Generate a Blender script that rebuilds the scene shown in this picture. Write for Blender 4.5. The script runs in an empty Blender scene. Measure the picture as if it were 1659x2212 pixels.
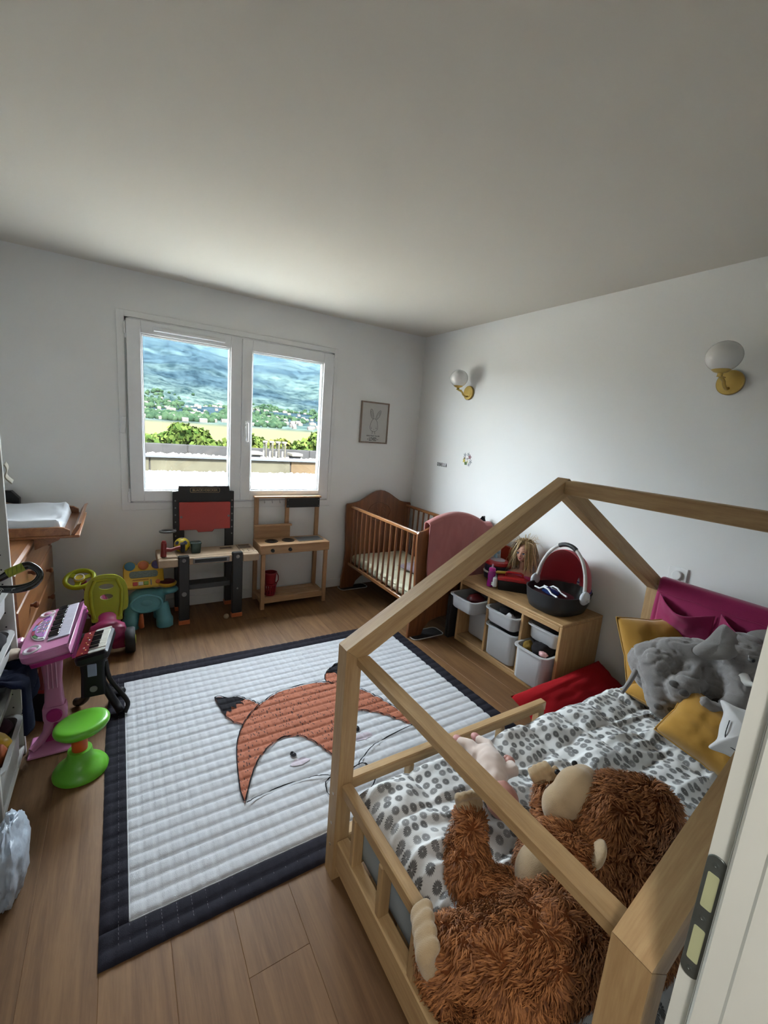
import bpy, bmesh, math, random
import numpy as np
from mathutils import Matrix, Vector, Euler, noise
from mathutils.geometry import delaunay_2d_cdt

random.seed(7)
S = bpy.context.scene
COL = S.collection
PI = math.pi

# ------------------------------------------------------------------ camera
F_PX = 925.47
RIGHT = Vector((0.85315668, -0.51567632, 0.07875032))
DOWN = Vector((-0.02879583, -0.19728766, -0.97992264))
FWD = Vector((0.52085937, 0.83375986, -0.18316661))
CAM = Vector((0, 0, 1.6))
cd = bpy.data.cameras.new('camera')
cd.sensor_fit = 'VERTICAL'
cd.sensor_height = 36.0
cd.lens = F_PX / 2212 * 36.0
cd.clip_start = 0.02
cd.clip_end = 20000
cam = bpy.data.objects.new('camera', cd)
COL.objects.link(cam)
m = Matrix.Identity(4)
for i in range(3):
    m[i][0] = RIGHT[i]; m[i][1] = -DOWN[i]; m[i][2] = -FWD[i]; m[i][3] = CAM[i]
cam.matrix_world = m
S.camera = cam

# ------------------------------------------------------------------ light and exposure
HALL_W = 4.5      # watts of the fill light added in the unseen hall
S.view_settings.view_transform = 'Standard'
S.view_settings.look = 'None'
S.view_settings.gamma = 1.0
S.view_settings.use_curve_mapping = False
S.view_settings.exposure = 2.35
W = bpy.data.worlds.new('sky')
S.world = W
W.use_nodes = True
wn = W.node_tree.nodes
wn.clear()
wo = wn.new('ShaderNodeOutputWorld'); wb = wn.new('ShaderNodeBackground')
wb.inputs[0].default_value = (0.82, 0.91, 1.0, 1)
wb.inputs[1].default_value = 8.8
W.node_tree.links.new(wb.outputs[0], wo.inputs[0])
sl = bpy.data.lights.new('sun', 'SUN')
sl.energy = 28.0
sl.angle = math.radians(0.6)
sl.color = (1.0, 0.95, 0.86)
sun = bpy.data.objects.new('sun', sl)
COL.objects.link(sun)
sun.rotation_euler = Vector((0.18, 0.93, -0.92)).to_track_quat('-Z', 'Y').to_euler()
pl = bpy.data.lights.new('window_portal', 'AREA')   # guides sky sampling through the window, gives no light itself
pl.shape = 'RECTANGLE'; pl.size = 1.66; pl.size_y = 1.36
pl.cycles.is_portal = True
po = bpy.data.objects.new('window_portal', pl)
COL.objects.link(po)
po.location = (0.875, 4.12, 1.59)
po.rotation_euler = Vector((0, -1, 0)).to_track_quat('-Z', 'Z').to_euler()
S.cycles.use_adaptive_sampling = True
S.cycles.adaptive_threshold = 1.0
S.cycles.adaptive_min_samples = 40
S.cycles.max_bounces = 8
S.cycles.diffuse_bounces = 3
S.cycles.glossy_bounces = 4
S.cycles.transmission_bounces = 6
S.cycles.transparent_max_bounces = 12
S.cycles.volume_bounces = 0
S.cycles.sample_clamp_indirect = 8
S.cycles.caustics_reflective = False
S.cycles.caustics_refractive = False

# ------------------------------------------------------------------ helpers
def wmat(o):
    mm = o.matrix_basis.copy()
    p = o.parent
    if p is None:
        return mm
    return wmat(p) @ o.matrix_parent_inverse @ mm

def tag(o, label=None, cat=None, group=None, kind=None):
    if label: o['label'] = label
    if cat: o['category'] = cat
    if group: o['group'] = group
    if kind: o['kind'] = kind
    return o

def thing(name, label, cat, loc=(0, 0, 0), rz=0, group=None, rot=None):
    o = bpy.data.objects.new(name, None)
    COL.objects.link(o)
    o.empty_display_size = 0.05
    o.location = loc
    o.rotation_euler = rot if rot else (0, 0, rz)
    return tag(o, label, cat, group)

def attach(o, parent):
    if parent is not None:
        o.parent = parent
        o.matrix_parent_inverse = wmat(parent).inverted()

def T(x, y, z): return Matrix.Translation((x, y, z))
def RX(a): return Matrix.Rotation(a, 4, 'X')
def RY(a): return Matrix.Rotation(a, 4, 'Y')
def RZ(a): return Matrix.Rotation(a, 4, 'Z')
def SC(x, y, z): return Matrix.Diagonal((x, y, z, 1))

def frame(p0, p1, up=(0, 0, 1)):
    """matrix whose X runs from p0 to p1 and whose Z is near up, origin at the middle"""
    p0 = Vector(p0); p1 = Vector(p1)
    x = (p1 - p0).normalized(); u = Vector(up)
    if abs(x.dot(u.normalized())) > 0.999: u = Vector((0, 1, 0))
    y = u.cross(x).normalized(); z = x.cross(y)
    mm = Matrix.Identity(4)
    c = (p0 + p1) / 2
    for i in range(3):
        mm[i][0] = x[i]; mm[i][1] = y[i]; mm[i][2] = z[i]; mm[i][3] = c[i]
    return mm

class MB:
    def __init__(s, M=None):
        s.v = []; s.f = []; s.M = M
    def add(s, vs, fs, M=None):
        b = len(s.v)
        if M is not None: vs = [M @ Vector(v) for v in vs]
        if s.M is not None: vs = [s.M @ Vector(v) for v in vs]
        s.v.extend([tuple(v) for v in vs])
        s.f.extend([tuple(i + b for i in f) for f in fs])
        return s
    def box(s, x0, x1, y0, y1, z0, z1, bev=0.0, M=None):
        if bev <= 0:
            vs = [(x, y, z) for x in (x0, x1) for y in (y0, y1) for z in (z0, z1)]
            fs = [(0, 1, 3, 2), (4, 6, 7, 5), (0, 4, 5, 1), (2, 3, 7, 6), (0, 2, 6, 4), (1, 5, 7, 3)]
            return s.add(vs, fs, M)
        b = min(bev, (x1 - x0) / 2.01, (y1 - y0) / 2.01, (z1 - z0) / 2.01)
        idx = {}; vs = []
        X = (x0, x1); Y = (y0, y1); Z = (z0, z1)
        for i in (0, 1):
            for j in (0, 1):
                for k in (0, 1):
                    sx = 1 - 2 * i; sy = 1 - 2 * j; sz = 1 - 2 * k
                    for a in range(3):
                        idx[(i, j, k, a)] = len(vs)
                        d = [b, b, b]; d[a] = 0
                        vs.append((X[i] + sx * d[0], Y[j] + sy * d[1], Z[k] + sz * d[2]))
        fs = []
        g = lambda i, j, k, a: idx[(i, j, k, a)]
        for q in (0, 1):
            fs.append((g(q, 0, 0, 0), g(q, 0, 1, 0), g(q, 1, 1, 0), g(q, 1, 0, 0)))
            fs.append((g(0, q, 0, 1), g(1, q, 0, 1), g(1, q, 1, 1), g(0, q, 1, 1)))
            fs.append((g(0, 0, q, 2), g(0, 1, q, 2), g(1, 1, q, 2), g(1, 0, q, 2)))
        for p in (0, 1):
            for q in (0, 1):
                fs.append((g(0, p, q, 1), g(1, p, q, 1), g(1, p, q, 2), g(0, p, q, 2)))
                fs.append((g(p, 0, q, 0), g(p, 1, q, 0), g(p, 1, q, 2), g(p, 0, q, 2)))
                fs.append((g(p, q, 0, 0), g(p, q, 1, 0), g(p, q, 1, 1), g(p, q, 0, 1)))
        for i in (0, 1):
            for j in (0, 1):
                for k in (0, 1):
                    fs.append((g(i, j, k, 0), g(i, j, k, 1), g(i, j, k, 2)))
        return s.add(vs, fs, M)
    def cbox(s, c, d, bev=0.0, M=None):
        return s.box(c[0] - d[0] / 2, c[0] + d[0] / 2, c[1] - d[1] / 2, c[1] + d[1] / 2, c[2] - d[2] / 2, c[2] + d[2] / 2, bev, M)
    def bar(s, p0, p1, w, h, bev=0.0, up=(0, 0, 1)):
        L = (Vector(p1) - Vector(p0)).length
        return s.box(-L / 2, L / 2, -w / 2, w / 2, -h / 2, h / 2, bev, frame(p0, p1, up))
    def rings(s, rings, closed=True, cap0=True, cap1=True, loop=False, M=None):
        n = len(rings[0]); vs = [v for r in rings for v in r]; fs = []
        R = len(rings)
        for i in range(R if loop else R - 1):
            a = i * n; b = ((i + 1) % R) * n
            for j in range(n if closed else n - 1):
                k = (j + 1) % n
                fs.append((a + j, a + k, b + k, b + j))
        if closed and not loop:
            if cap0: fs.append(tuple(range(n - 1, -1, -1)))
            if cap1: fs.append(tuple(range((R - 1) * n, R * n)))
        return s.add(vs, fs, M)
    def cyl(s, p0, p1, r0, r1=None, n=16, cap=True):
        if r1 is None: r1 = r0
        mm = frame(p0, p1); L = (Vector(p1) - Vector(p0)).length
        rs = [[(x, r * math.cos(2 * PI * i / n), r * math.sin(2 * PI * i / n)) for i in range(n)] for x, r in ((-L / 2, r0), (L / 2, r1))]
        return s.rings(rs, cap0=cap, cap1=cap, M=mm)
    def tube(s, pts, r, n=8, loop=False, cap=True, flat=1.0, up=None):
        pts = [Vector(p) for p in pts]; N = len(pts)
        rr = r if isinstance(r, (list, tuple)) else [r] * N
        rs = []; prev = None
        for i in range(N):
            if loop: t = pts[(i + 1) % N] - pts[i - 1]
            else: t = pts[min(i + 1, N - 1)] - pts[max(i - 1, 0)]
            t.normalize()
            if up is not None: u = Vector(up)
            else: u = prev if prev is not None else (Vector((0, 0, 1)) if abs(t.z) < 0.9 else Vector((1, 0, 0)))
            a = u - t * u.dot(t); a.normalize(); b = t.cross(a)
            prev = a
            rs.append([pts[i] + (a * math.cos(2 * PI * k / n) * flat + b * math.sin(2 * PI * k / n)) * rr[i] for k in range(n)])
        return s.rings(rs, cap0=cap, cap1=cap, loop=loop)
    def lathe(s, prof, n=24, M=None, cap0=True, cap1=True):
        rs = [[(r * math.cos(2 * PI * i / n), r * math.sin(2 * PI * i / n), z) for i in range(n)] for r, z in prof]
        return s.rings(rs, cap0=cap0, cap1=cap1, M=M)
    def ell(s, c, r, nu=20, nv=12, M=None):
        if not isinstance(r, (list, tuple)): r = (r, r, r)
        vs = [(c[0], c[1], c[2] - r[2])]; fs = []
        for j in range(1, nv):
            a = -PI / 2 + PI * j / nv
            for i in range(nu):
                b = 2 * PI * i / nu
                vs.append((c[0] + r[0] * math.cos(a) * math.cos(b), c[1] + r[1] * math.cos(a) * math.sin(b), c[2] + r[2] * math.sin(a)))
        vs.append((c[0], c[1], c[2] + r[2])); t = len(vs) - 1
        for i in range(nu):
            k = (i + 1) % nu
            fs.append((0, 1 + k, 1 + i)); fs.append((t, 1 + (nv - 2) * nu + i, 1 + (nv - 2) * nu + k))
            for j in range(nv - 2):
                a = 1 + j * nu; b = a + nu
                fs.append((a + i, a + k, b + k, b + i))
        return s.add(vs, fs, M)
    def prism(s, poly, h, M=None, bev=0.0):
        """polygon in XY extruded along +Z by h"""
        n = len(poly)
        if bev <= 0:
            vs = [(p[0], p[1], 0) for p in poly] + [(p[0], p[1], h) for p in poly]
            fs = [tuple(range(n - 1, -1, -1)), tuple(range(n, 2 * n))] + [(i, (i + 1) % n, n + (i + 1) % n, n + i) for i in range(n)]
            return s.add(vs, fs, M)
        ins = inset(poly, bev)
        vs = [(p[0], p[1], 0) for p in ins] + [(p[0], p[1], bev) for p in poly] + [(p[0], p[1], h - bev) for p in poly] + [(p[0], p[1], h) for p in ins]
        fs = [tuple(range(n - 1, -1, -1)), tuple(range(3 * n, 4 * n))]
        for q in range(3):
            fs += [(q * n + i, q * n + (i + 1) % n, (q + 1) * n + (i + 1) % n, (q + 1) * n + i) for i in range(n)]
        return s.add(vs, fs, M)
    def grid(s, fn, nu, nv, wrapu=False, M=None):
        vs = [fn(i / (nu if wrapu else nu - 1), j / (nv - 1)) for j in range(nv) for i in range(nu)]
        fs = []
        for j in range(nv - 1):
            for i in range(nu if wrapu else nu - 1):
                k = (i + 1) % nu
                fs.append((j * nu + i, j * nu + k, (j + 1) * nu + k, (j + 1) * nu + i))
        return s.add(vs, fs, M)
    def mesh(s, name):
        me = bpy.data.meshes.new(name)
        me.from_pydata(s.v, [], s.f)
        me.update()
        return me
    def build(s, name, mat, parent=None, smooth=35, label=None, M=None, fixn=True):
        """M: object matrix for a mesh kept in local coordinates; otherwise the mesh holds world coordinates"""
        me = s.mesh(name)
        return link(name, me, mat, parent, smooth, label, M, fixn)

def link(name, me, mat, parent=None, smooth=35, label=None, M=None, fixn=True):
    if fixn:
        bm = bmesh.new(); bm.from_mesh(me)
        bmesh.ops.recalc_face_normals(bm, faces=bm.faces)
        bm.to_mesh(me); bm.free()
    if smooth:
        me.shade_smooth()
        if smooth < 180: me.set_sharp_from_angle(angle=math.radians(smooth))
    if mat is not None: me.materials.append(mat)
    o = bpy.data.objects.new(name, me)
    COL.objects.link(o)
    if M is not None: o.matrix_basis = M
    attach(o, parent)
    if label: o['label'] = label
    return o

def inset(poly, d):
    n = len(poly); area = sum(poly[i][0] * poly[(i + 1) % n][1] - poly[(i + 1) % n][0] * poly[i][1] for i in range(n))
    sg = 1 if area > 0 else -1
    out = []
    for i in range(n):
        p = Vector(poly[i - 1]).to_2d(); c = Vector(poly[i]).to_2d(); q = Vector(poly[(i + 1) % n]).to_2d()
        a = (c - p).normalized(); b = (q - c).normalized()
        na = Vector((-a.y, a.x)) * sg; nb = Vector((-b.y, b.x)) * sg
        t = na + nb
        if t.length < 1e-6: t = na
        t.normalize()
        out.append(tuple(c + t * d / max(0.4, t.dot(na))))
    return out

def rrect(w, h, r, n=5, cx=0, cy=0):
    """rounded rectangle outline, counter-clockwise"""
    pts = []
    for (sx, sy, a0) in ((1, 1, 0), (-1, 1, 90), (-1, -1, 180), (1, -1, 270)):
        for k in range(n + 1):
            a = math.radians(a0 + 90 * k / n)
            pts.append((cx + sx * (w / 2 - r) + r * math.cos(a), cy + sy * (h / 2 - r) + r * math.sin(a)))
    return pts

def spline(pts, n=8, closed=False):
    P = [Vector(p) for p in pts]; N = len(P); out = []
    for i in range(N if closed else N - 1):
        a = P[(i - 1) % N] if closed or i > 0 else P[0] * 2 - P[1]
        b = P[i]; c = P[(i + 1) % N]
        d = P[(i + 2) % N] if closed or i + 2 < N else P[-1] * 2 - P[-2]
        for k in range(n):
            t = k / n
            out.append(0.5 * ((2 * b) + (c - a) * t + (2 * a - 5 * b + 4 * c - d) * t * t + (3 * b - a - 3 * c + d) * t ** 3))
    if not closed: out.append(P[-1])
    return out

def barobj(name, p0, p1, w, h, mat, parent, bev=0.004, up=(0, 0, 1), label=None):
    L = (Vector(p1) - Vector(p0)).length
    return MB().box(-L / 2, L / 2, -w / 2, w / 2, -h / 2, h / 2, bev).build(name, mat, parent, 0, label, frame(p0, p1, up))

def copy_tree(o, parent=None):
    c = o.copy(); COL.objects.link(c)
    if parent is not None: c.parent = parent
    for ch in list(o.children): copy_tree(ch, c)
    return c

def remesh(mb, voxel, smooth=8, disp=None, name='organic'):
    """one continuous skin around overlapping shapes"""
    me = mb.mesh(name)
    o = bpy.data.objects.new(name, me); COL.objects.link(o)
    r = o.modifiers.new('r', 'REMESH'); r.mode = 'VOXEL'; r.voxel_size = voxel
    if smooth:
        s = o.modifiers.new('s', 'SMOOTH'); s.factor = 0.5; s.iterations = smooth
    dg = bpy.context.evaluated_depsgraph_get()
    out = bpy.data.meshes.new_from_object(o.evaluated_get(dg))
    bpy.data.objects.remove(o)
    if disp:
        nr = [v.normal.copy() for v in out.vertices]
        for v, nn in zip(out.vertices, nr): v.co = v.co + nn * disp(v.co, nn)
        out.update()
    return out

def text_mesh(body, size, depth, name='lettering', align='CENTER', bold=0.0):
    c = bpy.data.curves.new(name, 'FONT')
    c.body = body; c.size = size; c.extrude = depth; c.align_x = align; c.align_y = 'CENTER'; c.offset = bold
    c.resolution_u = 3
    o = bpy.data.objects.new(name, c); COL.objects.link(o)
    dg = bpy.context.evaluated_depsgraph_get()
    me = bpy.data.meshes.new_from_object(o.evaluated_get(dg))
    bpy.data.objects.remove(o)
    return me

# ------------------------------------------------------------------ materials
MATS = {}
def nodes_of(name):
    mt = bpy.data.materials.new(name); mt.use_nodes = True
    nt = mt.node_tree
    b = nt.nodes['Principled BSDF']
    return mt, nt, b, nt.links

def nd(nt, typ, **kw):
    n = nt.nodes.new(typ)
    for k, v in kw.items():
        if k.startswith('_'): n.inputs[k[1:]].default_value = v
        else: setattr(n, k, v)
    return n

def lin(c):
    if isinstance(c, str):
        c = c.lstrip('#'); c = [int(c[i:i + 2], 16) / 255 for i in (0, 2, 4)]
        c = [x / 12.92 if x <= 0.04045 else ((x + 0.055) / 1.055) ** 2.4 for x in c]
    return (*c, 1.0)

def shade(c, k): return tuple(min(1, x * k) for x in c[:3]) + (1,)

def plain(name, col, rough=0.5, metal=0.0, var=0.06, scale=25.0, bump=0.0, bscale=200.0, sheen=0.0, trans=0.0, sub=0.0, coat=0.0, spec=None):
    """painted, plastic or metal surface with slight unevenness"""
    if name in MATS: return MATS[name]
    mt, nt, b, L = nodes_of(name)
    c = lin(col)
    tc = nd(nt, 'ShaderNodeTexCoord')
    if var > 0:
        n = nd(nt, 'ShaderNodeTexNoise', _Scale=scale, _Detail=1.0)
        r = nd(nt, 'ShaderNodeMix', data_type='RGBA')
        r.inputs[6].default_value = shade(c, 1 - var); r.inputs[7].default_value = shade(c, 1 + var)
        L.new(tc.outputs['Object'], n.inputs['Vector']); L.new(n.outputs[0], r.inputs[0]); L.new(r.outputs[2], b.inputs['Base Color'])
    else: b.inputs['Base Color'].default_value = c
    b.inputs['Roughness'].default_value = rough; b.inputs['Metallic'].default_value = metal
    if spec is not None: b.inputs['Specular IOR Level'].default_value = spec
    if sheen:
        b.inputs['Sheen Weight'].default_value = sheen; b.inputs['Sheen Roughness'].default_value = 0.5
    if trans: b.inputs['Transmission Weight'].default_value = trans
    if coat: b.inputs['Coat Weight'].default_value = coat
    if sub:
        b.inputs['Subsurface Weight'].default_value = sub; b.inputs['Subsurface Radius'].default_value = (0.02, 0.02, 0.02)
    if bump:
        n2 = nd(nt, 'ShaderNodeTexNoise', _Scale=bscale, _Detail=3.0)
        bp = nd(nt, 'ShaderNodeBump', _Strength=bump, _Distance=0.003)
        L.new(tc.outputs['Object'], n2.inputs['Vector']); L.new(n2.outputs[0], bp.inputs['Height']); L.new(bp.outputs[0], b.inputs['Normal'])
    MATS[name] = mt
    return mt

def wood(name, light, dark, axis='X', rough=0.45, knots=0.5, grain=1.0, coat=0.0, spec=None, flat_knots=False):
    """boards with stretched grain along one object axis and a few knots"""
    if name in MATS: return MATS[name]
    mt, nt, b, L = nodes_of(name)
    tc = nd(nt, 'ShaderNodeTexCoord'); oi = nd(nt, 'ShaderNodeObjectInfo')
    off = nd(nt, 'ShaderNodeVectorMath', operation='SCALE'); off.inputs[0].default_value = (7.3, 3.1, 5.7)
    L.new(oi.outputs['Random'], off.inputs['Scale'])
    ad = nd(nt, 'ShaderNodeVectorMath', operation='ADD')
    L.new(tc.outputs['Object'], ad.inputs[0]); L.new(off.outputs[0], ad.inputs[1])
    mp = nd(nt, 'ShaderNodeMapping')
    s = {'X': (1.2, 16, 16), 'Y': (16, 1.2, 16), 'Z': (16, 16, 1.2)}[axis]
    mp.inputs['Scale'].default_value = [q * grain for q in s]
    L.new(ad.outputs[0], mp.inputs['Vector'])
    n1 = nd(nt, 'ShaderNodeTexNoise', _Scale=2.2, _Detail=5.0, _Roughness=0.6, _Distortion=0.6)
    L.new(mp.outputs[0], n1.inputs['Vector'])
    n2 = nd(nt, 'ShaderNodeTexNoise', _Scale=14.0, _Detail=3.0)
    L.new(mp.outputs[0], n2.inputs['Vector'])
    a1 = nd(nt, 'ShaderNodeMath', operation='MULTIPLY_ADD'); a1.inputs[1].default_value = 0.35
    L.new(n2.outputs[0], a1.inputs[0]); L.new(n1.outputs[0], a1.inputs[2])
    rp = nd(nt, 'ShaderNodeValToRGB')
    e = rp.color_ramp.elements
    e[0].position = 0.48; e[0].color = lin(dark); e[1].position = 0.86; e[1].color = lin(light)
    L.new(a1.outputs[0], rp.inputs[0])
    last = rp.outputs[0]
    if knots > 0:
        mk = nd(nt, 'ShaderNodeMapping')
        ks = {'X': (2.2, 6, 6), 'Y': (6, 2.2, 6), 'Z': (6, 6, 2.2)}[axis]
        mk.inputs['Scale'].default_value = (2.7, 0.85, 0.0) if flat_knots else ks
        L.new(ad.outputs[0], mk.inputs['Vector'])
        vo = nd(nt, 'ShaderNodeTexVoronoi', _Scale=1.0)
        L.new(mk.outputs[0], vo.inputs['Vector'])
        mr = nd(nt, 'ShaderNodeMapRange'); mr.inputs[1].default_value = 0.015 if flat_knots else 0.03; mr.inputs[2].default_value = 0.06 if flat_knots else 0.16; mr.inputs[3].default_value = knots; mr.inputs[4].default_value = 0.0
        L.new(vo.outputs['Distance'], mr.inputs[0])
        mx = nd(nt, 'ShaderNodeMix', data_type='RGBA'); mx.inputs[7].default_value = shade(lin(dark), 0.35)
        L.new(mr.outputs[0], mx.inputs[0]); L.new(last, mx.inputs[6]); last = mx.outputs[2]
    hv = nd(nt, 'ShaderNodeHueSaturation')
    vr = nd(nt, 'ShaderNodeMapRange'); vr.inputs[3].default_value = 0.9; vr.inputs[4].default_value = 1.1
    L.new(oi.outputs['Random'], vr.inputs[0]); L.new(vr.outputs[0], hv.inputs['Value']); L.new(last, hv.inputs['Color'])
    L.new(hv.outputs[0], b.inputs['Base Color'])
    b.inputs['Roughness'].default_value = rough
    if spec is not None: b.inputs['Specular IOR Level'].default_value = spec
    if coat: b.inputs['Coat Weight'].default_value = coat; b.inputs['Coat Roughness'].default_value = 0.15
    bp = nd(nt, 'ShaderNodeBump', _Strength=0.12, _Distance=0.002)
    L.new(n2.outputs[0], bp.inputs['Height']); L.new(bp.outputs[0], b.inputs['Normal'])
    MATS[name] = mt
    return mt

def fabric(name, col, var=0.1, scale=6.0, weave=600.0, rough=0.9, bump=0.25, sheen=0.3):
    lum = sum(lin(col)[:3]) / 3
    return plain(name, col, rough, 0, var, scale, bump, weave, sheen if lum > 0.12 else 0.0, spec=0.5 if lum > 0.12 else 0.15)

def pane_mat(name, tint=(0.97, 0.985, 0.98), refl=0.035):
    if name in MATS: return MATS[name]
    mt, nt, b, L = nodes_of(name)
    nt.nodes.remove(b)
    out = nt.nodes['Material Output']
    tr = nd(nt, 'ShaderNodeBsdfTransparent'); tr.inputs[0].default_value = (*tint, 1)
    gl = nd(nt, 'ShaderNodeBsdfGlossy'); gl.inputs['Roughness'].default_value = 0.02
    ge = nd(nt, 'ShaderNodeNewGeometry'); io = nd(nt, 'ShaderNodeMapRange'); io.inputs[3].default_value = 1.5; io.inputs[4].default_value = 1 / 1.5
    L.new(ge.outputs['Backfacing'], io.inputs[0]); fr = nd(nt, 'ShaderNodeFresnel'); L.new(io.outputs[0], fr.inputs['IOR'])
    mx = nd(nt, 'ShaderNodeMixShader'); L.new(fr.outputs[0], mx.inputs[0])
    L.new(tr.outputs[0], mx.inputs[1]); L.new(gl.outputs[0], mx.inputs[2]); L.new(mx.outputs[0], out.inputs[0])
    MATS[name] = mt
    return mt

# ------------------------------------------------------------------ the room
XL, XR, YN, YF, H = -0.95, 2.71, 0.142, 3.8, 2.584
M_WALL = plain('wall_paint', (0.82, 0.82, 0.805), 0.85, var=0.012, scale=3, spec=0.0)
M_CEIL = plain('ceiling_paint', (0.70, 0.665, 0.60), 0.9, var=0.012, scale=2, spec=0.0)
M_TRIM = plain('white_gloss_trim', (0.80, 0.80, 0.79), 0.4, var=0.02)
M_PVC = plain('white_window_plastic', (0.80, 0.81, 0.82), 0.3, var=0.02)
M_DOOR = plain('door_frame_paint', (0.86, 0.87, 0.80), 0.45, var=0.03, scale=8)
M_RUBBER = plain('grey_rubber_seal', (0.16, 0.16, 0.16), 0.7)
M_PANE = pane_mat('window_glass')
M_OAK = wood('oak_floor', (0.185, 0.098, 0.042), (0.115, 0.056, 0.023), 'Y', 0.5, 0.85, 0.75, spec=0.28, flat_knots=True)
M_UNDER = plain('floor_underlay', (0.10, 0.06, 0.035), 0.9)

def struct(name, mb, mat, smooth=0, **kw):
    return tag(mb.build(name, mat, None, smooth, **kw), kind='structure')

# floor with its planks
fl = struct('floor', MB().box(XL - 0.1, XR + 0.1, -1.9, YF + 0.05, -0.12, -0.0165), M_UNDER)
PW = 0.1875
rnd = random.Random(3)
for k in range(-9, 13):
    xa = 0.465 + PW * k; xb = xa + PW
    if xb < XL - 0.02 or xa > XR + 0.02: continue
    y = -1.9 + (0.0 if k == -1 else rnd.uniform(-1.4, 0))
    cuts = [0.98 - 1.62, 0.98, 0.98 + 1.75] if k == -1 else None
    ys = [y]
    if cuts: ys = [-1.9] + cuts + [YF]
    else:
        while y < YF:
            y += rnd.choice((1.35, 1.6, 1.85, 2.1)); ys.append(min(y, YF))
    for a, b in zip(ys[:-1], ys[1:]):
        a = max(a, -1.9)
        if b - a < 0.05: continue
        MB().box(-PW / 2, PW / 2, -(b - a) / 2, (b - a) / 2, -0.016, 0, 0.0011).build('plank', M_OAK, fl, 0, M=T((xa + xb) / 2, (a + b) / 2, 0))

struct('ceiling', MB().box(XL - 0.3, XR + 0.3, -2.2, YF + 0.3, H, 3.15), M_CEIL)
WX0, WX1, WZ0, WZ1 = 0.045, 1.706, 0.905, 2.272
wb_ = MB()
wb_.box(XL - 0.3, WX0, YF, YF + 0.3, -0.3, H); wb_.box(WX1, XR + 0.3, YF, YF + 0.3, -0.3, H)
wb_.box(WX0, WX1, YF, YF + 0.3, -0.3, WZ0); wb_.box(WX0, WX1, YF, YF + 0.3, WZ1, H)
struct('wall_back', wb_, M_WALL)
struct('wall_right', MB().box(XR, XR + 0.3, YN - 0.14, YF, -0.3, H), M_WALL)
struct('wall_left', MB().box(XL - 0.3, XL, -0.02, YF, -0.3, H), M_WALL)
wf = MB()
wf.box(XL, -0.40, 0.0, YN, -0.3, H); wf.box(0.60, XR, 0.0, YN, -0.3, H); wf.box(-0.40, 0.60, 0.0, YN, 2.08, H)
struct('wall_front', wf, M_WALL)
wh = MB()
wh.box(XL - 0.3, -1.0, -2.2, -0.02, -0.3, H); wh.box(1.3, 1.6, -2.2, 0.0, -0.3, H); wh.box(-1.0, 1.3, -2.2, -1.9, -0.3, H)
struct('wall_hall', wh, M_WALL)
for nm, b in (('back', (XL, XR, YF - 0.012, YF - 0.0005, 0, 0.09)), ('right', (XR - 0.012, XR - 0.0005, YN, YF - 0.012, 0, 0.09)), ('left', (XL + 0.0005, XL + 0.012, YN, YF - 0.012, 0, 0.09))):
    struct('baseboard_' + nm, MB().box(*b, bev=0.003), M_TRIM)

# fill light added in the unseen hall, with a fixture, to brighten the jamb
hl = thing('hall_fill_lamp', 'round white fill light added on the unseen hall ceiling outside the room', 'fill light', (-0.45, -0.62, H))
MB().lathe([(0.17, 0.0), (0.17, -0.05), (0.15, -0.07)], 32, T(-0.45, -0.62, H - 0.0005)).build('housing', M_TRIM, hl, 40)
la = bpy.data.lights.new('hall_fill_light', 'AREA'); la.shape = 'DISK'; la.size = 0.28; la.energy = HALL_W; la.color = (1.0, 0.97, 0.92)
lo = bpy.data.objects.new('hall_fill_light', la); COL.objects.link(lo); lo.location = (-0.45, -0.62, H - 0.075); attach(lo, hl)

# ------------------------------------------------------------------ window
win = tag(thing('window_1', None, None, (0.875, YF, WZ0)), kind='structure')
fy0, fy1 = 3.772, 3.85
tr = MB()
tx0, tx1, tz0, tz1 = -0.002, 1.735, 0.850, 2.312
tr.box(tx0, WX0 + 0.004, YF - 0.010, YF - 0.0005, tz0, tz1, 0.003); tr.box(WX1 - 0.004, tx1, YF - 0.010, YF - 0.0005, tz0, tz1, 0.003)
tr.box(WX0, WX1, YF - 0.010, YF - 0.0005, tz0, WZ0 + 0.004, 0.003); tr.box(WX0, WX1, YF - 0.010, YF - 0.0005, WZ1 - 0.004, tz1, 0.003)
tr.build('casing', M_TRIM, win, 0)
fr = MB()
for a in ((WX0, WX0 + 0.03, WZ0, WZ1), (WX1 - 0.03, WX1, WZ0, WZ1), (WX0, WX1, WZ0, WZ0 + 0.03), (WX0, WX1, WZ1 - 0.03, WZ1)):
    fr.box(a[0] + .0005, a[1] - .0005, 3.795, 3.86, a[2] + .0005, a[3] - .0005, 0.002)
fr.build('frame', M_PVC, win, 0)
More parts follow.
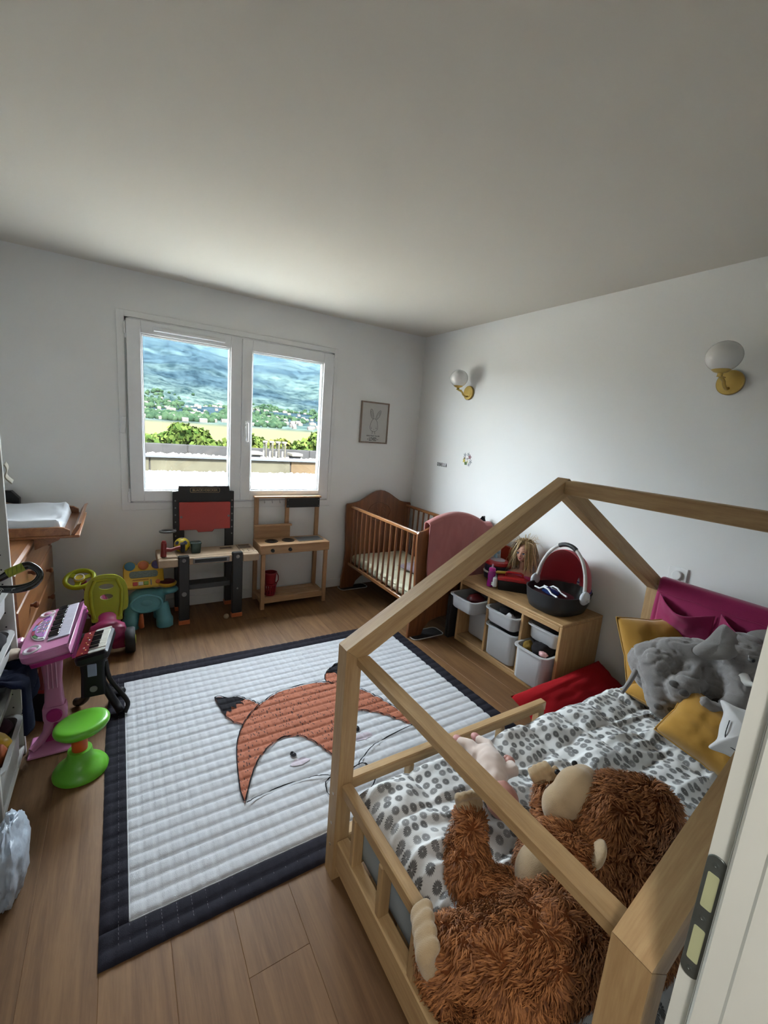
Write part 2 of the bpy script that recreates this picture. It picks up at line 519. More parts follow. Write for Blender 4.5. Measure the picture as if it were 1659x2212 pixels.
for i, (x0, x1, gx0, gx1) in enumerate(((0.058, 0.8725, 0.150, 0.786), (0.8765, 1.692, 0.958, 1.598))):
    sb = MB(); z0, z1, g0, g1 = 0.922, 2.256, 1.004, 2.168
    for a in ((x0, gx0, z0, z1), (gx1, x1, z0, z1), (gx0, gx1, z0, g0), (gx0, gx1, g1, z1)):
        sb.box(a[0], a[1], fy0, fy1, a[2], a[3], 0.003)
    # glazing bead sloping to the pane
    bd = 0.012
    for a in ((gx0, gx0 + bd, g0, g1), (gx1 - bd, gx1, g0, g1), (gx0 + bd, gx1 - bd, g0, g0 + bd), (gx0 + bd, gx1 - bd, g1 - bd, g1)):
        sb.box(a[0], a[1], 3.792, 3.835, a[2], a[3], 0.003)
    so = sb.build('sash', M_PVC, win, 0)
    MB().box(gx0 + bd - 0.004, gx1 - bd + 0.004, 3.81, 3.814, g0 + bd - 0.004, g1 - bd + 0.004).build('pane', M_PANE, so, 0)
    gs = MB()
    for a in ((gx0 + bd - .001, gx0 + bd + 0.003, g0 + bd, g1 - bd), (gx1 - bd - 0.003, gx1 - bd + .001, g0 + bd, g1 - bd), (gx0 + bd, gx1 - bd, g0 + bd - .001, g0 + bd + 0.003), (gx0 + bd, gx1 - bd, g1 - bd - 0.003, g1 - bd + .001)):
        gs.box(a[0], a[1], 3.806, 3.8095, a[2], a[3])
    gs.build('seal', M_RUBBER, so, 0)
    if i == 0:
        vp = [(0, 0), (0.024, 0.004), (0.024, 0.012), (0.014, 0.030), (0, 0.030)]
        vb = MB().prism(vp, 0.50, Matrix(((0, 0, 1, 0.235), (-1, 0, 0, 3.7725), (0, 1, 0, 2.192), (0, 0, 0, 1))))
        vb.build('air_vent', M_PVC, so, 0)
    else:
        h = MB().box(0.900, 0.932, 3.760, 3.7722, 1.46, 1.60, 0.004).cyl((0.916, 3.772, 1.565), (0.916, 3.735, 1.565), 0.011, n=12)
        h.box(0.906, 0.926, 3.722, 3.740, 1.425, 1.585, 0.006)
        h.build('handle', M_TRIM, so, 40)
for hx, hz in ((0.050, 2.19), (0.050, 0.955), (1.698, 2.19), (1.698, 0.955)):
    MB().cyl((hx, 3.785, hz - 0.04), (hx, 3.785, hz + 0.04), 0.008, n=10).build('hinge', M_TRIM, win, 40)
MB().box(0.046, 0.057, 3.778, 3.797, 1.02, 2.12, 0.002).build('seal_strip', plain('grey_strip', (0.33, 0.34, 0.33), 0.6), win, 0)
rc = thing('shutter_remote', 'small white shutter remote fixed beside the left edge of the window', 'remote', (0.024, 3.79, 1.50))
MB().cbox((0, 0, 0), (0.034, 0.016, 0.125), 0.005).build('body', M_PVC, rc, 0, M=T(0.022, 3.7805, 1.50) @ RY(0.1))
for k in range(3):
    MB().cyl((0.022 - 0.003 * (k - 1), 3.7725, 1.50 + 0.03 * (1 - k)), (0.022 - 0.003 * (k - 1), 3.7705, 1.50 + 0.03 * (1 - k)), 0.006, n=10).build('button', M_TRIM, rc, 40)

# ------------------------------------------------------------------ door frame beside the camera
dr = tag(thing('door_1', None, None, (0.57, 0.07, 0)), kind='structure')
jp = [(0.605, 0.1415), (0.566, 0.1415), (0.566, 0.1195), (0.555, 0.1195), (0.552, 0.1165), (0.552, 0.094), (0.549, 0.091), (0.549, -0.05), (0.605, -0.05)]
MB().prism(jp, 2.11, bev=0.0).build('jamb', M_DOOR, dr, 0)
MB().box(0.5565, 0.5665, 0.1196, 0.1213, 0.0, 2.05, 0.0006).build('door_seal', plain('pale_seal', (0.50, 0.51, 0.47), 0.7), dr, 0)
MB().box(-0.405, -0.375, -0.05, 0.1415, 0, 2.08).box(-0.375, 0.549, -0.05, 0.1415, 2.05, 2.11).build('lining', M_DOOR, dr, 0)
# strike plate
pz0, pz1 = 0.988, 1.158
M_ZINC = plain('grey_zinc', (0.17, 0.19, 0.18), 0.45, 0.75, var=0.15, scale=60)
M_CREAM = plain('cream_plastic', (0.60, 0.62, 0.36), 0.45)
oyz = rrect(0.0195, pz1 - pz0, 0.0095, 6, 0.1315, (pz0 + pz1) / 2)
def yzM(x): return Matrix(((0, 0, -1, x), (1, 0, 0, 0), (0, 1, 0, 0), (0, 0, 0, 1)))
sp = MB().prism(oyz, 0.0022, yzM(0.566), 0.0006).build('strike_plate', M_ZINC, dr, 0)
for z0, z1 in ((1.087, 1.135), (1.011, 1.059)):
    MB().prism(rrect(0.0115, z1 - z0, 0.002, 3, 0.1315, (z0 + z1) / 2), 0.0024, yzM(0.566), 0.0).build('keep_pocket', M_CREAM, sp, 0)
for z in (1.1465, 1.073, 0.9995):
    MB().lathe([(0.0032, 0), (0.0032, 0.0010), (0.0015, 0.0012), (0.001, 0.0004)], 12, yzM(0.5638) @ T(0.1315, z, 0)).build('screw', M_ZINC, sp, 30)

# ------------------------------------------------------------------ outside the window
M_CONC = plain('roof_concrete', (0.0155, 0.0148, 0.0112), 0.9, var=0.3, scale=4, bump=0.3, bscale=40, spec=0.0)
M_CONC2 = plain('rusty_concrete', (0.019, 0.014, 0.009), 0.9, var=0.35, scale=5, bump=0.3, bscale=40, spec=0.0)
M_CONC3 = plain('grey_concrete', (0.0085, 0.0085, 0.009), 0.9, var=0.3, scale=3, bump=0.3, bscale=40, spec=0.0)
M_ALU = plain('pale_metal_cap', (0.022, 0.024, 0.028), 0.5, 0.3, var=0.1, spec=0.0)
M_PEB = plain('pale_gravel', (0.235, 0.212, 0.178), 0.9, var=0.5, scale=9, spec=0.0)
struct('roof_deck', MB().box(-14, 26, 4.1, 12.9, 0.2, 0.585), M_PEB)
rs = np.random.RandomState(5)
def pebbles(n, x0, x1, y0, y1, z, r0, r1):
    ico = bmesh.new(); bmesh.ops.create_icosphere(ico, subdivisions=1, radius=1)
    v = np.array([q.co[:] for q in ico.verts]); f = np.array([[q.index for q in p.verts] for p in ico.faces]); ico.free()
    f = f[:, :]
    nv = len(v)
    P = np.stack([rs.uniform(x0, x1, n), rs.uniform(y0, y1, n), z + rs.uniform(-0.008, 0.012, n)], 1)
    R = rs.uniform(r0, r1, (n, 1, 1)) * rs.uniform(0.6, 1.2, (n, 1, 3)) * np.array([1, 1, 0.75])
    a = rs.uniform(0, 6.28, n); ca, sa = np.cos(a), np.sin(a)
    V = v[None] * R
    V = np.stack([V[:, :, 0] * ca[:, None] - V[:, :, 1] * sa[:, None], V[:, :, 0] * sa[:, None] + V[:, :, 1] * ca[:, None], V[:, :, 2]], 2) + P[:, None]
    Fs = (f[None] + (np.arange(n) * nv)[:, None, None]).reshape(-1, 3)
    return V.reshape(-1, 3), Fs
def raw_mesh(name, V, Fs):
    me = bpy.data.meshes.new(name)
    k = Fs.shape[1]
    me.vertices.add(len(V)); me.vertices.foreach_set('co', np.ascontiguousarray(V, dtype=np.float32).ravel())
    me.loops.add(Fs.size); me.loops.foreach_set('vertex_index', np.ascontiguousarray(Fs, dtype=np.int32).ravel())
    me.polygons.add(len(Fs)); me.polygons.foreach_set('loop_start', np.arange(0, Fs.size, k, dtype=np.int32))
    me.update(calc_edges=True); me.validate()
    return me
V1, F1 = pebbles(6500, -0.8, 4.6, 5.9, 8.6, 0.59, 0.016, 0.034)
V2, F2 = pebbles(1500, -0.5, 6.0, 9.05, 12.5, 0.60, 0.03, 0.055)
for V_, F_, lb in ((V1, F1, 'sunlit pale gravel spread over the flat roof right below the window'), (V2, F2, 'pale gravel strip between the two roof parapets')):
    tag(link('roof_gravel', raw_mesh('roof_gravel', V_, F_), M_PEB, None, 180, fixn=False), lb, 'gravel', kind='stuff')
pw = thing('parapet_wall', 'low concrete parapet with metal capping just beyond the roof gravel', 'wall', (2, 8.8, 0.585))
for i, x in enumerate((-4.2, -1.25, 0.45, 2.02, 3.05, 4.7, 6.4)):
    x1 = (-4.2, -1.25, 0.45, 2.02, 3.05, 4.7, 6.4, 9.5)[i + 1]
    MB().box(x, x1 - 0.02, 8.69, 8.93, 0.585, 0.835, 0.01).build('concrete_panel', M_CONC2 if i in (4, 5) else M_CONC, pw, 0)
MB().box(-4.15, 9.4, 8.72, 8.90, 0.586, 0.834).build('core', M_CONC3, pw, 0)
MB().box(-4.2, 9.5, 8.63, 8.99, 0.836, 0.878, 0.006).build('metal_capping', M_ALU, pw, 0)
p2 = thing('parapet_wall', 'grey concrete parapet at the outer edge of the flat roof', 'wall', (3, 12.7, 0.585))
for i, x in enumerate((-6, -2.0, 1.55, 5.0, 8.4)):
    MB().box(x, (-2.0, 1.55, 5.0, 8.4, 14)[i] - 0.02, 12.6, 12.85, 0.585, 0.845, 0.012).build('concrete_panel', M_CONC3, p2, 0)

MB().box(-5.95, 13.9, 12.63, 12.82, 0.586, 0.84).build('core', M_CONC3, p2, 0)
# folded slatted stand on the roof
M_WHITEW = plain('sun_bleached_wood', (0.038, 0.036, 0.031), 0.8, var=0.12, spec=0.0)
st = thing('slatted_stand', 'bleached folding slatted stand with crossed legs on the flat roof outside', 'stand', (3.1, 10, 0.6))
for k in range(4):
    x = 2.83 + k * 0.15
    MB().bar((x, 9.85, 1.17), (x + 0.10, 10.25, 1.15), 0.10, 0.045, 0.004).build('slat', M_WHITEW, st, 0)
    MB().bar((x + 0.02, 9.86, 1.14), (x + 0.13, 10.2, 0.60), 0.035, 0.05, 0.003).build('leg', M_WHITEW, st, 0)
    MB().bar((x + 0.08, 10.22, 1.13), (x - 0.06, 9.82, 0.60), 0.035, 0.05, 0.003).build('leg', M_WHITEW, st, 0)
for nm, x0, x1, lb in (('concrete_block', 2.52, 2.76, 'pale concrete block lying beside the slatted stand, towards the window handle'), ('concrete_block', 3.46, 3.72, 'pale concrete block lying beyond the slatted stand, towards the right reveal')):
    o = thing(nm, lb, 'block', ((x0 + x1) / 2, 10, 0.6))
    MB().box(x0, x1, 9.8, 10.2, 0.86, 0.93, 0.01).build('slab', M_WHITEW, o, 0)
    MB().box(x0 + 0.03, x1 - 0.03, 9.85, 10.15, 0.59, 0.859, 0.01).build('foot_block', M_CONC3, o, 0)

# valley and mountain
def leafmat(name, c1, c2):
    mt, nt, b, L = nodes_of(name)
    g = nd(nt, 'ShaderNodeNewGeometry')
    r = nd(nt, 'ShaderNodeMix', data_type='RGBA'); r.inputs[6].default_value = lin(c1); r.inputs[7].default_value = lin(c2)
    b.inputs['Specular IOR Level'].default_value = 0.0; L.new(g.outputs['Random Per Island'], r.inputs[0]); L.new(r.outputs[2], b.inputs['Base Color']); b.inputs['Roughness'].default_value = 0.8
    MATS[name] = mt
    return mt
M_LEAF = leafmat('sunny_leaves', (0.004, 0.0085, 0.002), (0.016, 0.0215, 0.0055))
M_LEAF2 = leafmat('yellow_leaves', (0.009, 0.0125, 0.0025), (0.024, 0.0245, 0.0065))
M_BARK = plain('bark', (0.07, 0.05, 0.035), 0.95, var=0.3, spec=0.0)
def crown_mesh(seed, n=3000, R=(3.4, 3.4, 3.2)):
    r = np.random.RandomState(seed)
    lobes = r.normal(size=(14, 3)); lobes /= np.linalg.norm(lobes, axis=1)[:, None]; lobes *= r.uniform(0.45, 0.75, (14, 1))
    d = r.normal(size=(n, 3)); d /= np.linalg.norm(d, axis=1)[:, None]
    c = (lobes[r.randint(0, 14, n)] + d * r.uniform(0.25, 0.38, (n, 1))) * np.array(R)
    u = r.normal(size=(n, 3)); u /= np.linalg.norm(u, axis=1)[:, None]
    w = np.cross(d, u); w /= np.linalg.norm(w, axis=1)[:, None]; u = np.cross(w, d)
    s = r.uniform(0.14, 0.30, (n, 1))
    q_ = r.normal(size=(n, 3)) * 0.9 + d; q_ /= np.linalg.norm(q_, axis=1)[:, None]; w = np.cross(q_, u); w /= np.linalg.norm(w, axis=1)[:, None]; u = np.cross(w, q_)
    V = np.stack([c + (u + w) * s, c + (u - w) * s, c - (u + w) * s * 1.0, c + (w - u) * s], 1).reshape(-1, 3)
    Fs = np.arange(n * 4).reshape(n, 4)
    return raw_mesh('crown', V, Fs)
crowns = [crown_mesh(s) for s in (1, 2, 3)]
for c in crowns[:2]: c.materials.append(M_LEAF)
crowns[2].materials.append(M_LEAF2)
trunk_me = MB().tube([(0, 0, 0), (0.1, 0, 3), (0, 0.1, 6.5)], [0.28, 0.22, 0.12], 8).mesh('trunk'); trunk_me.materials.append(M_BARK)
tspots = [(-3, 50, -1.6, 1.1, 0), (1.6, 56, -1.1, 1.15, 1), (4.6, 62, -0.5, 1.2, 0), (7.6, 58, 0.35, 1.25, 1), (10.6, 66, 0.1, 1.3, 0), (8.8, 44, -1.9, .8, 2), (12.8, 56, -0.6, 1.1, 2), (14.8, 60, 0.2, 1.15, 0), (18.4, 64, -0.9, 1.05, 1), (20.8, 62, 0.2, 1.15, 2), (23.8, 58, 1.0, 1.25, 0), (26.8, 60, 2.2, 1.35, 2), (31, 62, 2.6, 1.4, 0), (-7, 58, -0.6, 1.2, 0)]
plc = ['past the left pane edge', 'low at the left, before the pale field', 'left of the bare gap in the tree line', 'tallest in the left pane', 'beside the middle mullion', 'yellow-green and low above the outer parapet', 'hidden by the mullion', 'behind the window handle', 'behind the slatted stand', 'yellow-green, right of the slatted stand', 'dark green, near the right reveal', 'yellow-green and tall at the right reveal', 'hidden past the right reveal', 'beyond the left reveal']
for (x, y, z, s, c), pl_ in zip(tspots, plc):
    t = thing('garden_tree', 'leafy garden tree outside, ' + pl_, 'tree', (x, y, -9.0), 0, 'trees below the flat roof')
    co = bpy.data.objects.new('crown', crowns[c]); COL.objects.link(co); co.matrix_basis = T(x, y, z - 3.0 * s) @ RZ(x * 1.7) @ SC(s, s, s); attach(co, t)
    hh = z - 3.0 * s + 9.0
    to = bpy.data.objects.new('trunk', trunk_me); COL.objects.link(to); to.matrix_basis = T(x, y, -9.0) @ SC(1, 1, hh / 6.5); attach(to, t)

def zterr(x, y):
    if y < 520: z = -9.0 - 1.0 * max(0, (y - 80) / 440)
    elif y < 1250: z = -10 + 46 * ((y - 520) / 730) ** 1.25
    else: z = 36 + (y - 1250) * 0.262 + 60 * max(0, (y - 2600) / 1500) ** 1.5
    amp = min(1, max(0, (y - 600) / 1500))
    n = noise.fractal(Vector((x * 0.0016 + 3, y * 0.0016, 0)), 1.0, 2.0, 6)
    n2 = noise.fractal(Vector((x * 0.012, y * 0.012, 4)), 0.9, 2.0, 4)
    return z + amp * (85 * n + 9 * n2)
nx, ny = 150, 190
def tfn(u, v):
    y = 25 + 5200 * v ** 1.7
    w = 300 + y * 0.75
    x = y * 0.24 + (u - 0.5) * 2 * w
    return (x, y, zterr(x, y))
tb = MB().grid(tfn, nx, ny)
mt, nt, b, L = nodes_of('wooded_mountain')
tc = nd(nt, 'ShaderNodeTexCoord')
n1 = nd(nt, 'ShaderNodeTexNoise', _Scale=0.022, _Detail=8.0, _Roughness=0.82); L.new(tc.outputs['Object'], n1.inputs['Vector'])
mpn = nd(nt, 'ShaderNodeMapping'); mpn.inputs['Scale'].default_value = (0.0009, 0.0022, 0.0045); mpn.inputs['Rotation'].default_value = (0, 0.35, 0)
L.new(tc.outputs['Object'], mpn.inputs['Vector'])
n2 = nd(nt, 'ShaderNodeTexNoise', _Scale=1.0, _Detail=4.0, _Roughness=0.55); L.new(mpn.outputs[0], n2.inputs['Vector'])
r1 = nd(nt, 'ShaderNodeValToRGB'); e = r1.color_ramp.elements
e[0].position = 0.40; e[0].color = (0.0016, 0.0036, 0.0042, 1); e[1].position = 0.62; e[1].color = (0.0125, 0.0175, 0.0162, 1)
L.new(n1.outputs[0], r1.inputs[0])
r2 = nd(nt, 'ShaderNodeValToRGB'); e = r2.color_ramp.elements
e[0].position = 0.44; e[0].color = (0.42, 0.52, 0.72, 1); e[1].position = 0.58; e[1].color = (1.25, 1.25, 1.2, 1)  # bluish dark bands paint cloud shadows into the mountain's colour
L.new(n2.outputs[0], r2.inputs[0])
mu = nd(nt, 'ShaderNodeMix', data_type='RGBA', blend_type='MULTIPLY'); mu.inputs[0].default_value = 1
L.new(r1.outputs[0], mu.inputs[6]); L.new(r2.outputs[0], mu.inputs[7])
# open fields on the flat valley floor
sx = nd(nt, 'ShaderNodeSeparateXYZ'); L.new(tc.outputs['Object'], sx.inputs[0])
mr = nd(nt, 'ShaderNodeMapRange'); mr.inputs[1].default_value = 560; mr.inputs[2].default_value = 640; mr.inputs[3].default_value = 0; mr.inputs[4].default_value = 1
L.new(sx.outputs['Y'], mr.inputs[0])
fx = nd(nt, 'ShaderNodeMix', data_type='RGBA'); fx.inputs[6].default_value = (0.018, 0.0175, 0.0105, 1)
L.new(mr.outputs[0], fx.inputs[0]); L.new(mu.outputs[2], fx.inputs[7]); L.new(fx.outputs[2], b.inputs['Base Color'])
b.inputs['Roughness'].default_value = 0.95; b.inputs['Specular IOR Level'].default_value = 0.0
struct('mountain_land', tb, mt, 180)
# woods and village in the valley
def blobs(n, x0, x1, y0, y1, r0, r1, bias=1.0):
    ico = bmesh.new(); bmesh.ops.create_icosphere(ico, subdivisions=1, radius=1)
    v = np.array([q.co[:] for q in ico.verts]); f = np.array([[q.index for q in p.verts] for p in ico.faces]); ico.free()
    Vs, Fs = [], []
    for i in range(n):
        y = y0 + (y1 - y0) * rs.uniform() ** bias; x = y * rs.uniform(x0, x1)
        if noise.noise(Vector((x * 0.01, y * 0.006, 9))) < -0.12: continue
        r = rs.uniform(r0, r1)
        Vs.append(v * np.array([r, r, r * 0.9]) * rs.uniform(0.8, 1.2, (len(v), 1)) + np.array([x, y, zterr(x, y) + r * 0.35])); Fs.append(f + 12 * (len(Vs) - 1))
    return np.concatenate(Vs), np.concatenate(Fs)
Vw, Fw = blobs(2600, -0.06, 0.6, 640, 1330, 3, 7, 1.0)
fo = link('valley_woods', raw_mesh('valley_woods', Vw, Fw), leafmat('far_woods', (0.0030, 0.0064, 0.0038), (0.0068, 0.0115, 0.0064)), None, 180, fixn=False)
tag(fo, 'dark woods scattered across the valley below the mountain', 'woods', kind='stuff')
vb = MB()
for i in range(260):
    y = 640 + 620 * rs.uniform() ** 1.4; x = y * rs.uniform(-0.05, 0.55)
    w = rs.uniform(5, 10); d = rs.uniform(5, 8); h = rs.uniform(2.5, 4); z = zterr(x, y)
    vb.box(x - w / 2, x + w / 2, y - d / 2, y + d / 2, z - 3, z + h)
    vb.add([(x - w / 2, y - d / 2, z + h), (x + w / 2, y - d / 2, z + h), (x + w / 2, y + d / 2, z + h), (x - w / 2, y + d / 2, z + h), (x - w / 2, y, z + h + 1.8), (x + w / 2, y, z + h + 1.8)], [(0, 1, 5, 4), (2, 3, 4, 5), (0, 4, 3), (1, 2, 5)])
vo = vb.build('valley_village', plain('pale_render', (0.022, 0.021, 0.020), 0.9, spec=0.0), None, 0)
tag(vo, 'pale houses of the far village sprinkled over the valley', 'village', kind='stuff')
# summer haze over the valley
hz = MB().box(-3000, 6000, 1340, 5600, -60, 2500).build('valley_haze', None, None, 0)
mt = bpy.data.materials.new('summer_haze'); mt.use_nodes = True; nt = mt.node_tree; nt.nodes.remove(nt.nodes['Principled BSDF'])
vs_ = nd(nt, 'ShaderNodeVolumeScatter'); vs_.inputs['Color'].default_value = (0.42, 0.72, 1.0, 1); vs_.inputs['Density'].default_value = 1.6e-5
nt.links.new(vs_.outputs[0], nt.nodes['Material Output'].inputs['Volume'])
hz.data.materials.append(mt)
tag(hz, 'blue summer haze hanging over the valley', 'haze', kind='stuff')

# ------------------------------------------------------------------ house bed
M_PINE = wood('pale_pine', (0.50, 0.335, 0.165), (0.37, 0.225, 0.10), 'X', 0.5, 0.25, 1.3)
BX0, BX1, BY0, BY1 = 0.604, 2.60, 0.176, 1.182
PWd, PD = 0.058, 0.058      # post width along X, depth along Y
bed = thing('house_bed', 'pine house-frame bed with a roof ridge, low rails and patterned bedding', 'bed', ((BX0 + BX1) / 2, (BY0 + BY1) / 2, 0))
ZE = 0.862                    # top of posts under the rafters
AX, AZ = 1.605, 1.468         # roof ridge
for (y0, y1) in ((BY1 - PD, BY1), (BY0, BY0 + PD)):
    yc = (y0 + y1) / 2
    for (xa, sgn) in ((BX0, 1), (BX1, -1)):
        # post with a mitred top
        ca = math.atan2(AZ - ZE - 0.03, AX - BX0)
        pz = MB().box(-0.0, 0.0001, 0, 0.0001, 0, 0.0001)
        pz = MB()
        xo, xi = xa, xa + sgn * PWd
        vs = [(xo, y0, 0), (xi, y0, 0), (xi, y1, 0), (xo, y1, 0), (xo, y0, ZE + 0.035), (xi, y0, ZE - 0.0105), (xi, y1, ZE - 0.0105), (xo, y1, ZE + 0.035)]
        Mf = Matrix(((0, 0, 1, 0), (0, 1, 0, 0), (-1, 0, 0, 0), (0, 0, 0, 1)))
        inv = Mf.inverted()
        pz.add([inv @ Vector(v) for v in vs], [(0, 1, 2, 3), (4, 5, 6, 7), (0, 1, 5, 4), (1, 2, 6, 5), (2, 3, 7, 6), (3, 0, 4, 7)])
        pz.build('post', M_PINE, bed, 0, M=Mf)
        # rafter from the post top to the ridge, mitred at both ends
        p_o = Vector((xo, 0, ZE + 0.036)); p_i = Vector((xi, 0, ZE - 0.010))
        a_o = Vector((AX, 0, AZ)); a_i = Vector((AX, 0, AZ - 0.076))
        fm = frame((xo, yc, ZE), (AX, yc, AZ))
        inv = fm.inverted()
        r = MB()
        vs = []
        for y in (y0 + 0.0005, y1 - 0.0005):
            for p in (p_o, a_o, a_i, p_i): vs.append(inv @ Vector((p.x, y, p.z)))
        r.add(vs, [(0, 1, 2, 3), (7, 6, 5, 4), (0, 4, 5, 1), (1, 5, 6, 2), (2, 6, 7, 3), (3, 7, 4, 0)])
        r.build('rafter', M_PINE, bed, 0, M=fm)
    for z in (0.13, 0.22, 0.34):
        MB().cyl((BX0 - 0.001, yc, z), (BX0 + 0.004, yc, z), 0.005, n=10).build('screw', plain('screw_steel', (0.5, 0.45, 0.4), 0.3, 0.9), bed, 40)
yi0, yi1 = BY0 + PD + .0005, BY1 - PD - .0005
barobj('ridge_beam', (AX, yi0, AZ - 0.036), (AX, yi1, AZ - 0.036), 0.056, 0.058, M_PINE, bed)
for x, sg_ in ((BX0, 1), (BX1, -1)):
    ze_ = ZE - 0.010 if x < 1 else ZE + 0.040
    barobj('eave_beam', (x + 0.0625 * sg_, yi0, ze_), (x + 0.0625 * sg_, yi1, ze_), 0.047, 0.030, M_PINE, bed)
    x += 0.034 * sg_
    barobj('side_rail', (x, yi0, 0.370), (x, yi1, 0.370), 0.036, 0.044, M_PINE, bed)
    barobj('base_rail', (x, yi0, 0.105), (x, yi1, 0.105), 0.045, 0.115, M_PINE, bed)
    for k in range(5):
        y = yi0 + 0.10 + k * (yi1 - yi0 - 0.20) / 4
        barobj('baluster', (x, y, 0.163), (x, y, 0.3475), 0.040, 0.024, M_PINE, bed)
for y in (BY1 - 0.029, BY0 + 0.029):
    barobj('long_rail', (BX0 + PWd, y, 0.105), (BX1 - PWd, y, 0.105), 0.045, 0.115, M_PINE, bed)
yg = BY1 - 0.03
barobj('guard_rail', (BX0 + PWd, yg, 0.368), (1.715, yg, 0.368), 0.036, 0.046, M_PINE, bed)
barobj('guard_post', (1.69, yg, 0.1635), (1.69, yg, 0.3445), 0.04, 0.036, M_PINE, bed)
for x in (0.93, 1.18, 1.43):
    barobj('baluster', (x, yg, 0.163), (x, yg, 0.3445), 0.024, 0.036, M_PINE, bed)
barobj('guard_rail', (BX0 + PWd, BY0 + 0.03, 0.368), (BX1 - PWd, BY0 + 0.03, 0.368), 0.036, 0.046, M_PINE, bed)
for k in range(6):
    y = BY0 + 0.06 + k * 0.165
    MB().box(BX0 + 0.082, BX1 - 0.082, y, y + 0.10, 0.1, 0.12).build('bed_slat', M_PINE, bed, 0)

# mattress with its blue-grey sheet
MX0, MX1, MY0, MY1 = BX0 + 0.072, BX1 - 0.072, BY0 + 0.062, BY1 - 0.062
mm_ = thing('mattress', 'mattress in a blue-grey fitted sheet inside the house bed', 'mattress', ((MX0 + MX1) / 2, (MY0 + MY1) / 2, 0.12))
rr = []
W_, D_ = MX1 - MX0, MY1 - MY0
for z, s in ((0.123, -0.02), (0.14, 0), (0.29, 0.0), (0.318, -0.01), (0.332, -0.04)):
    rr.append([(x, y, z) for x, y in rrect(W_ + 2 * s, D_ + 2 * s, 0.06 + s, 6, (MX0 + MX1) / 2, (MY0 + MY1) / 2)])
MB().rings(rr).build('fitted_sheet', fabric('blue_grey_sheet', (0.21, 0.29, 0.35)), mm_, 60)

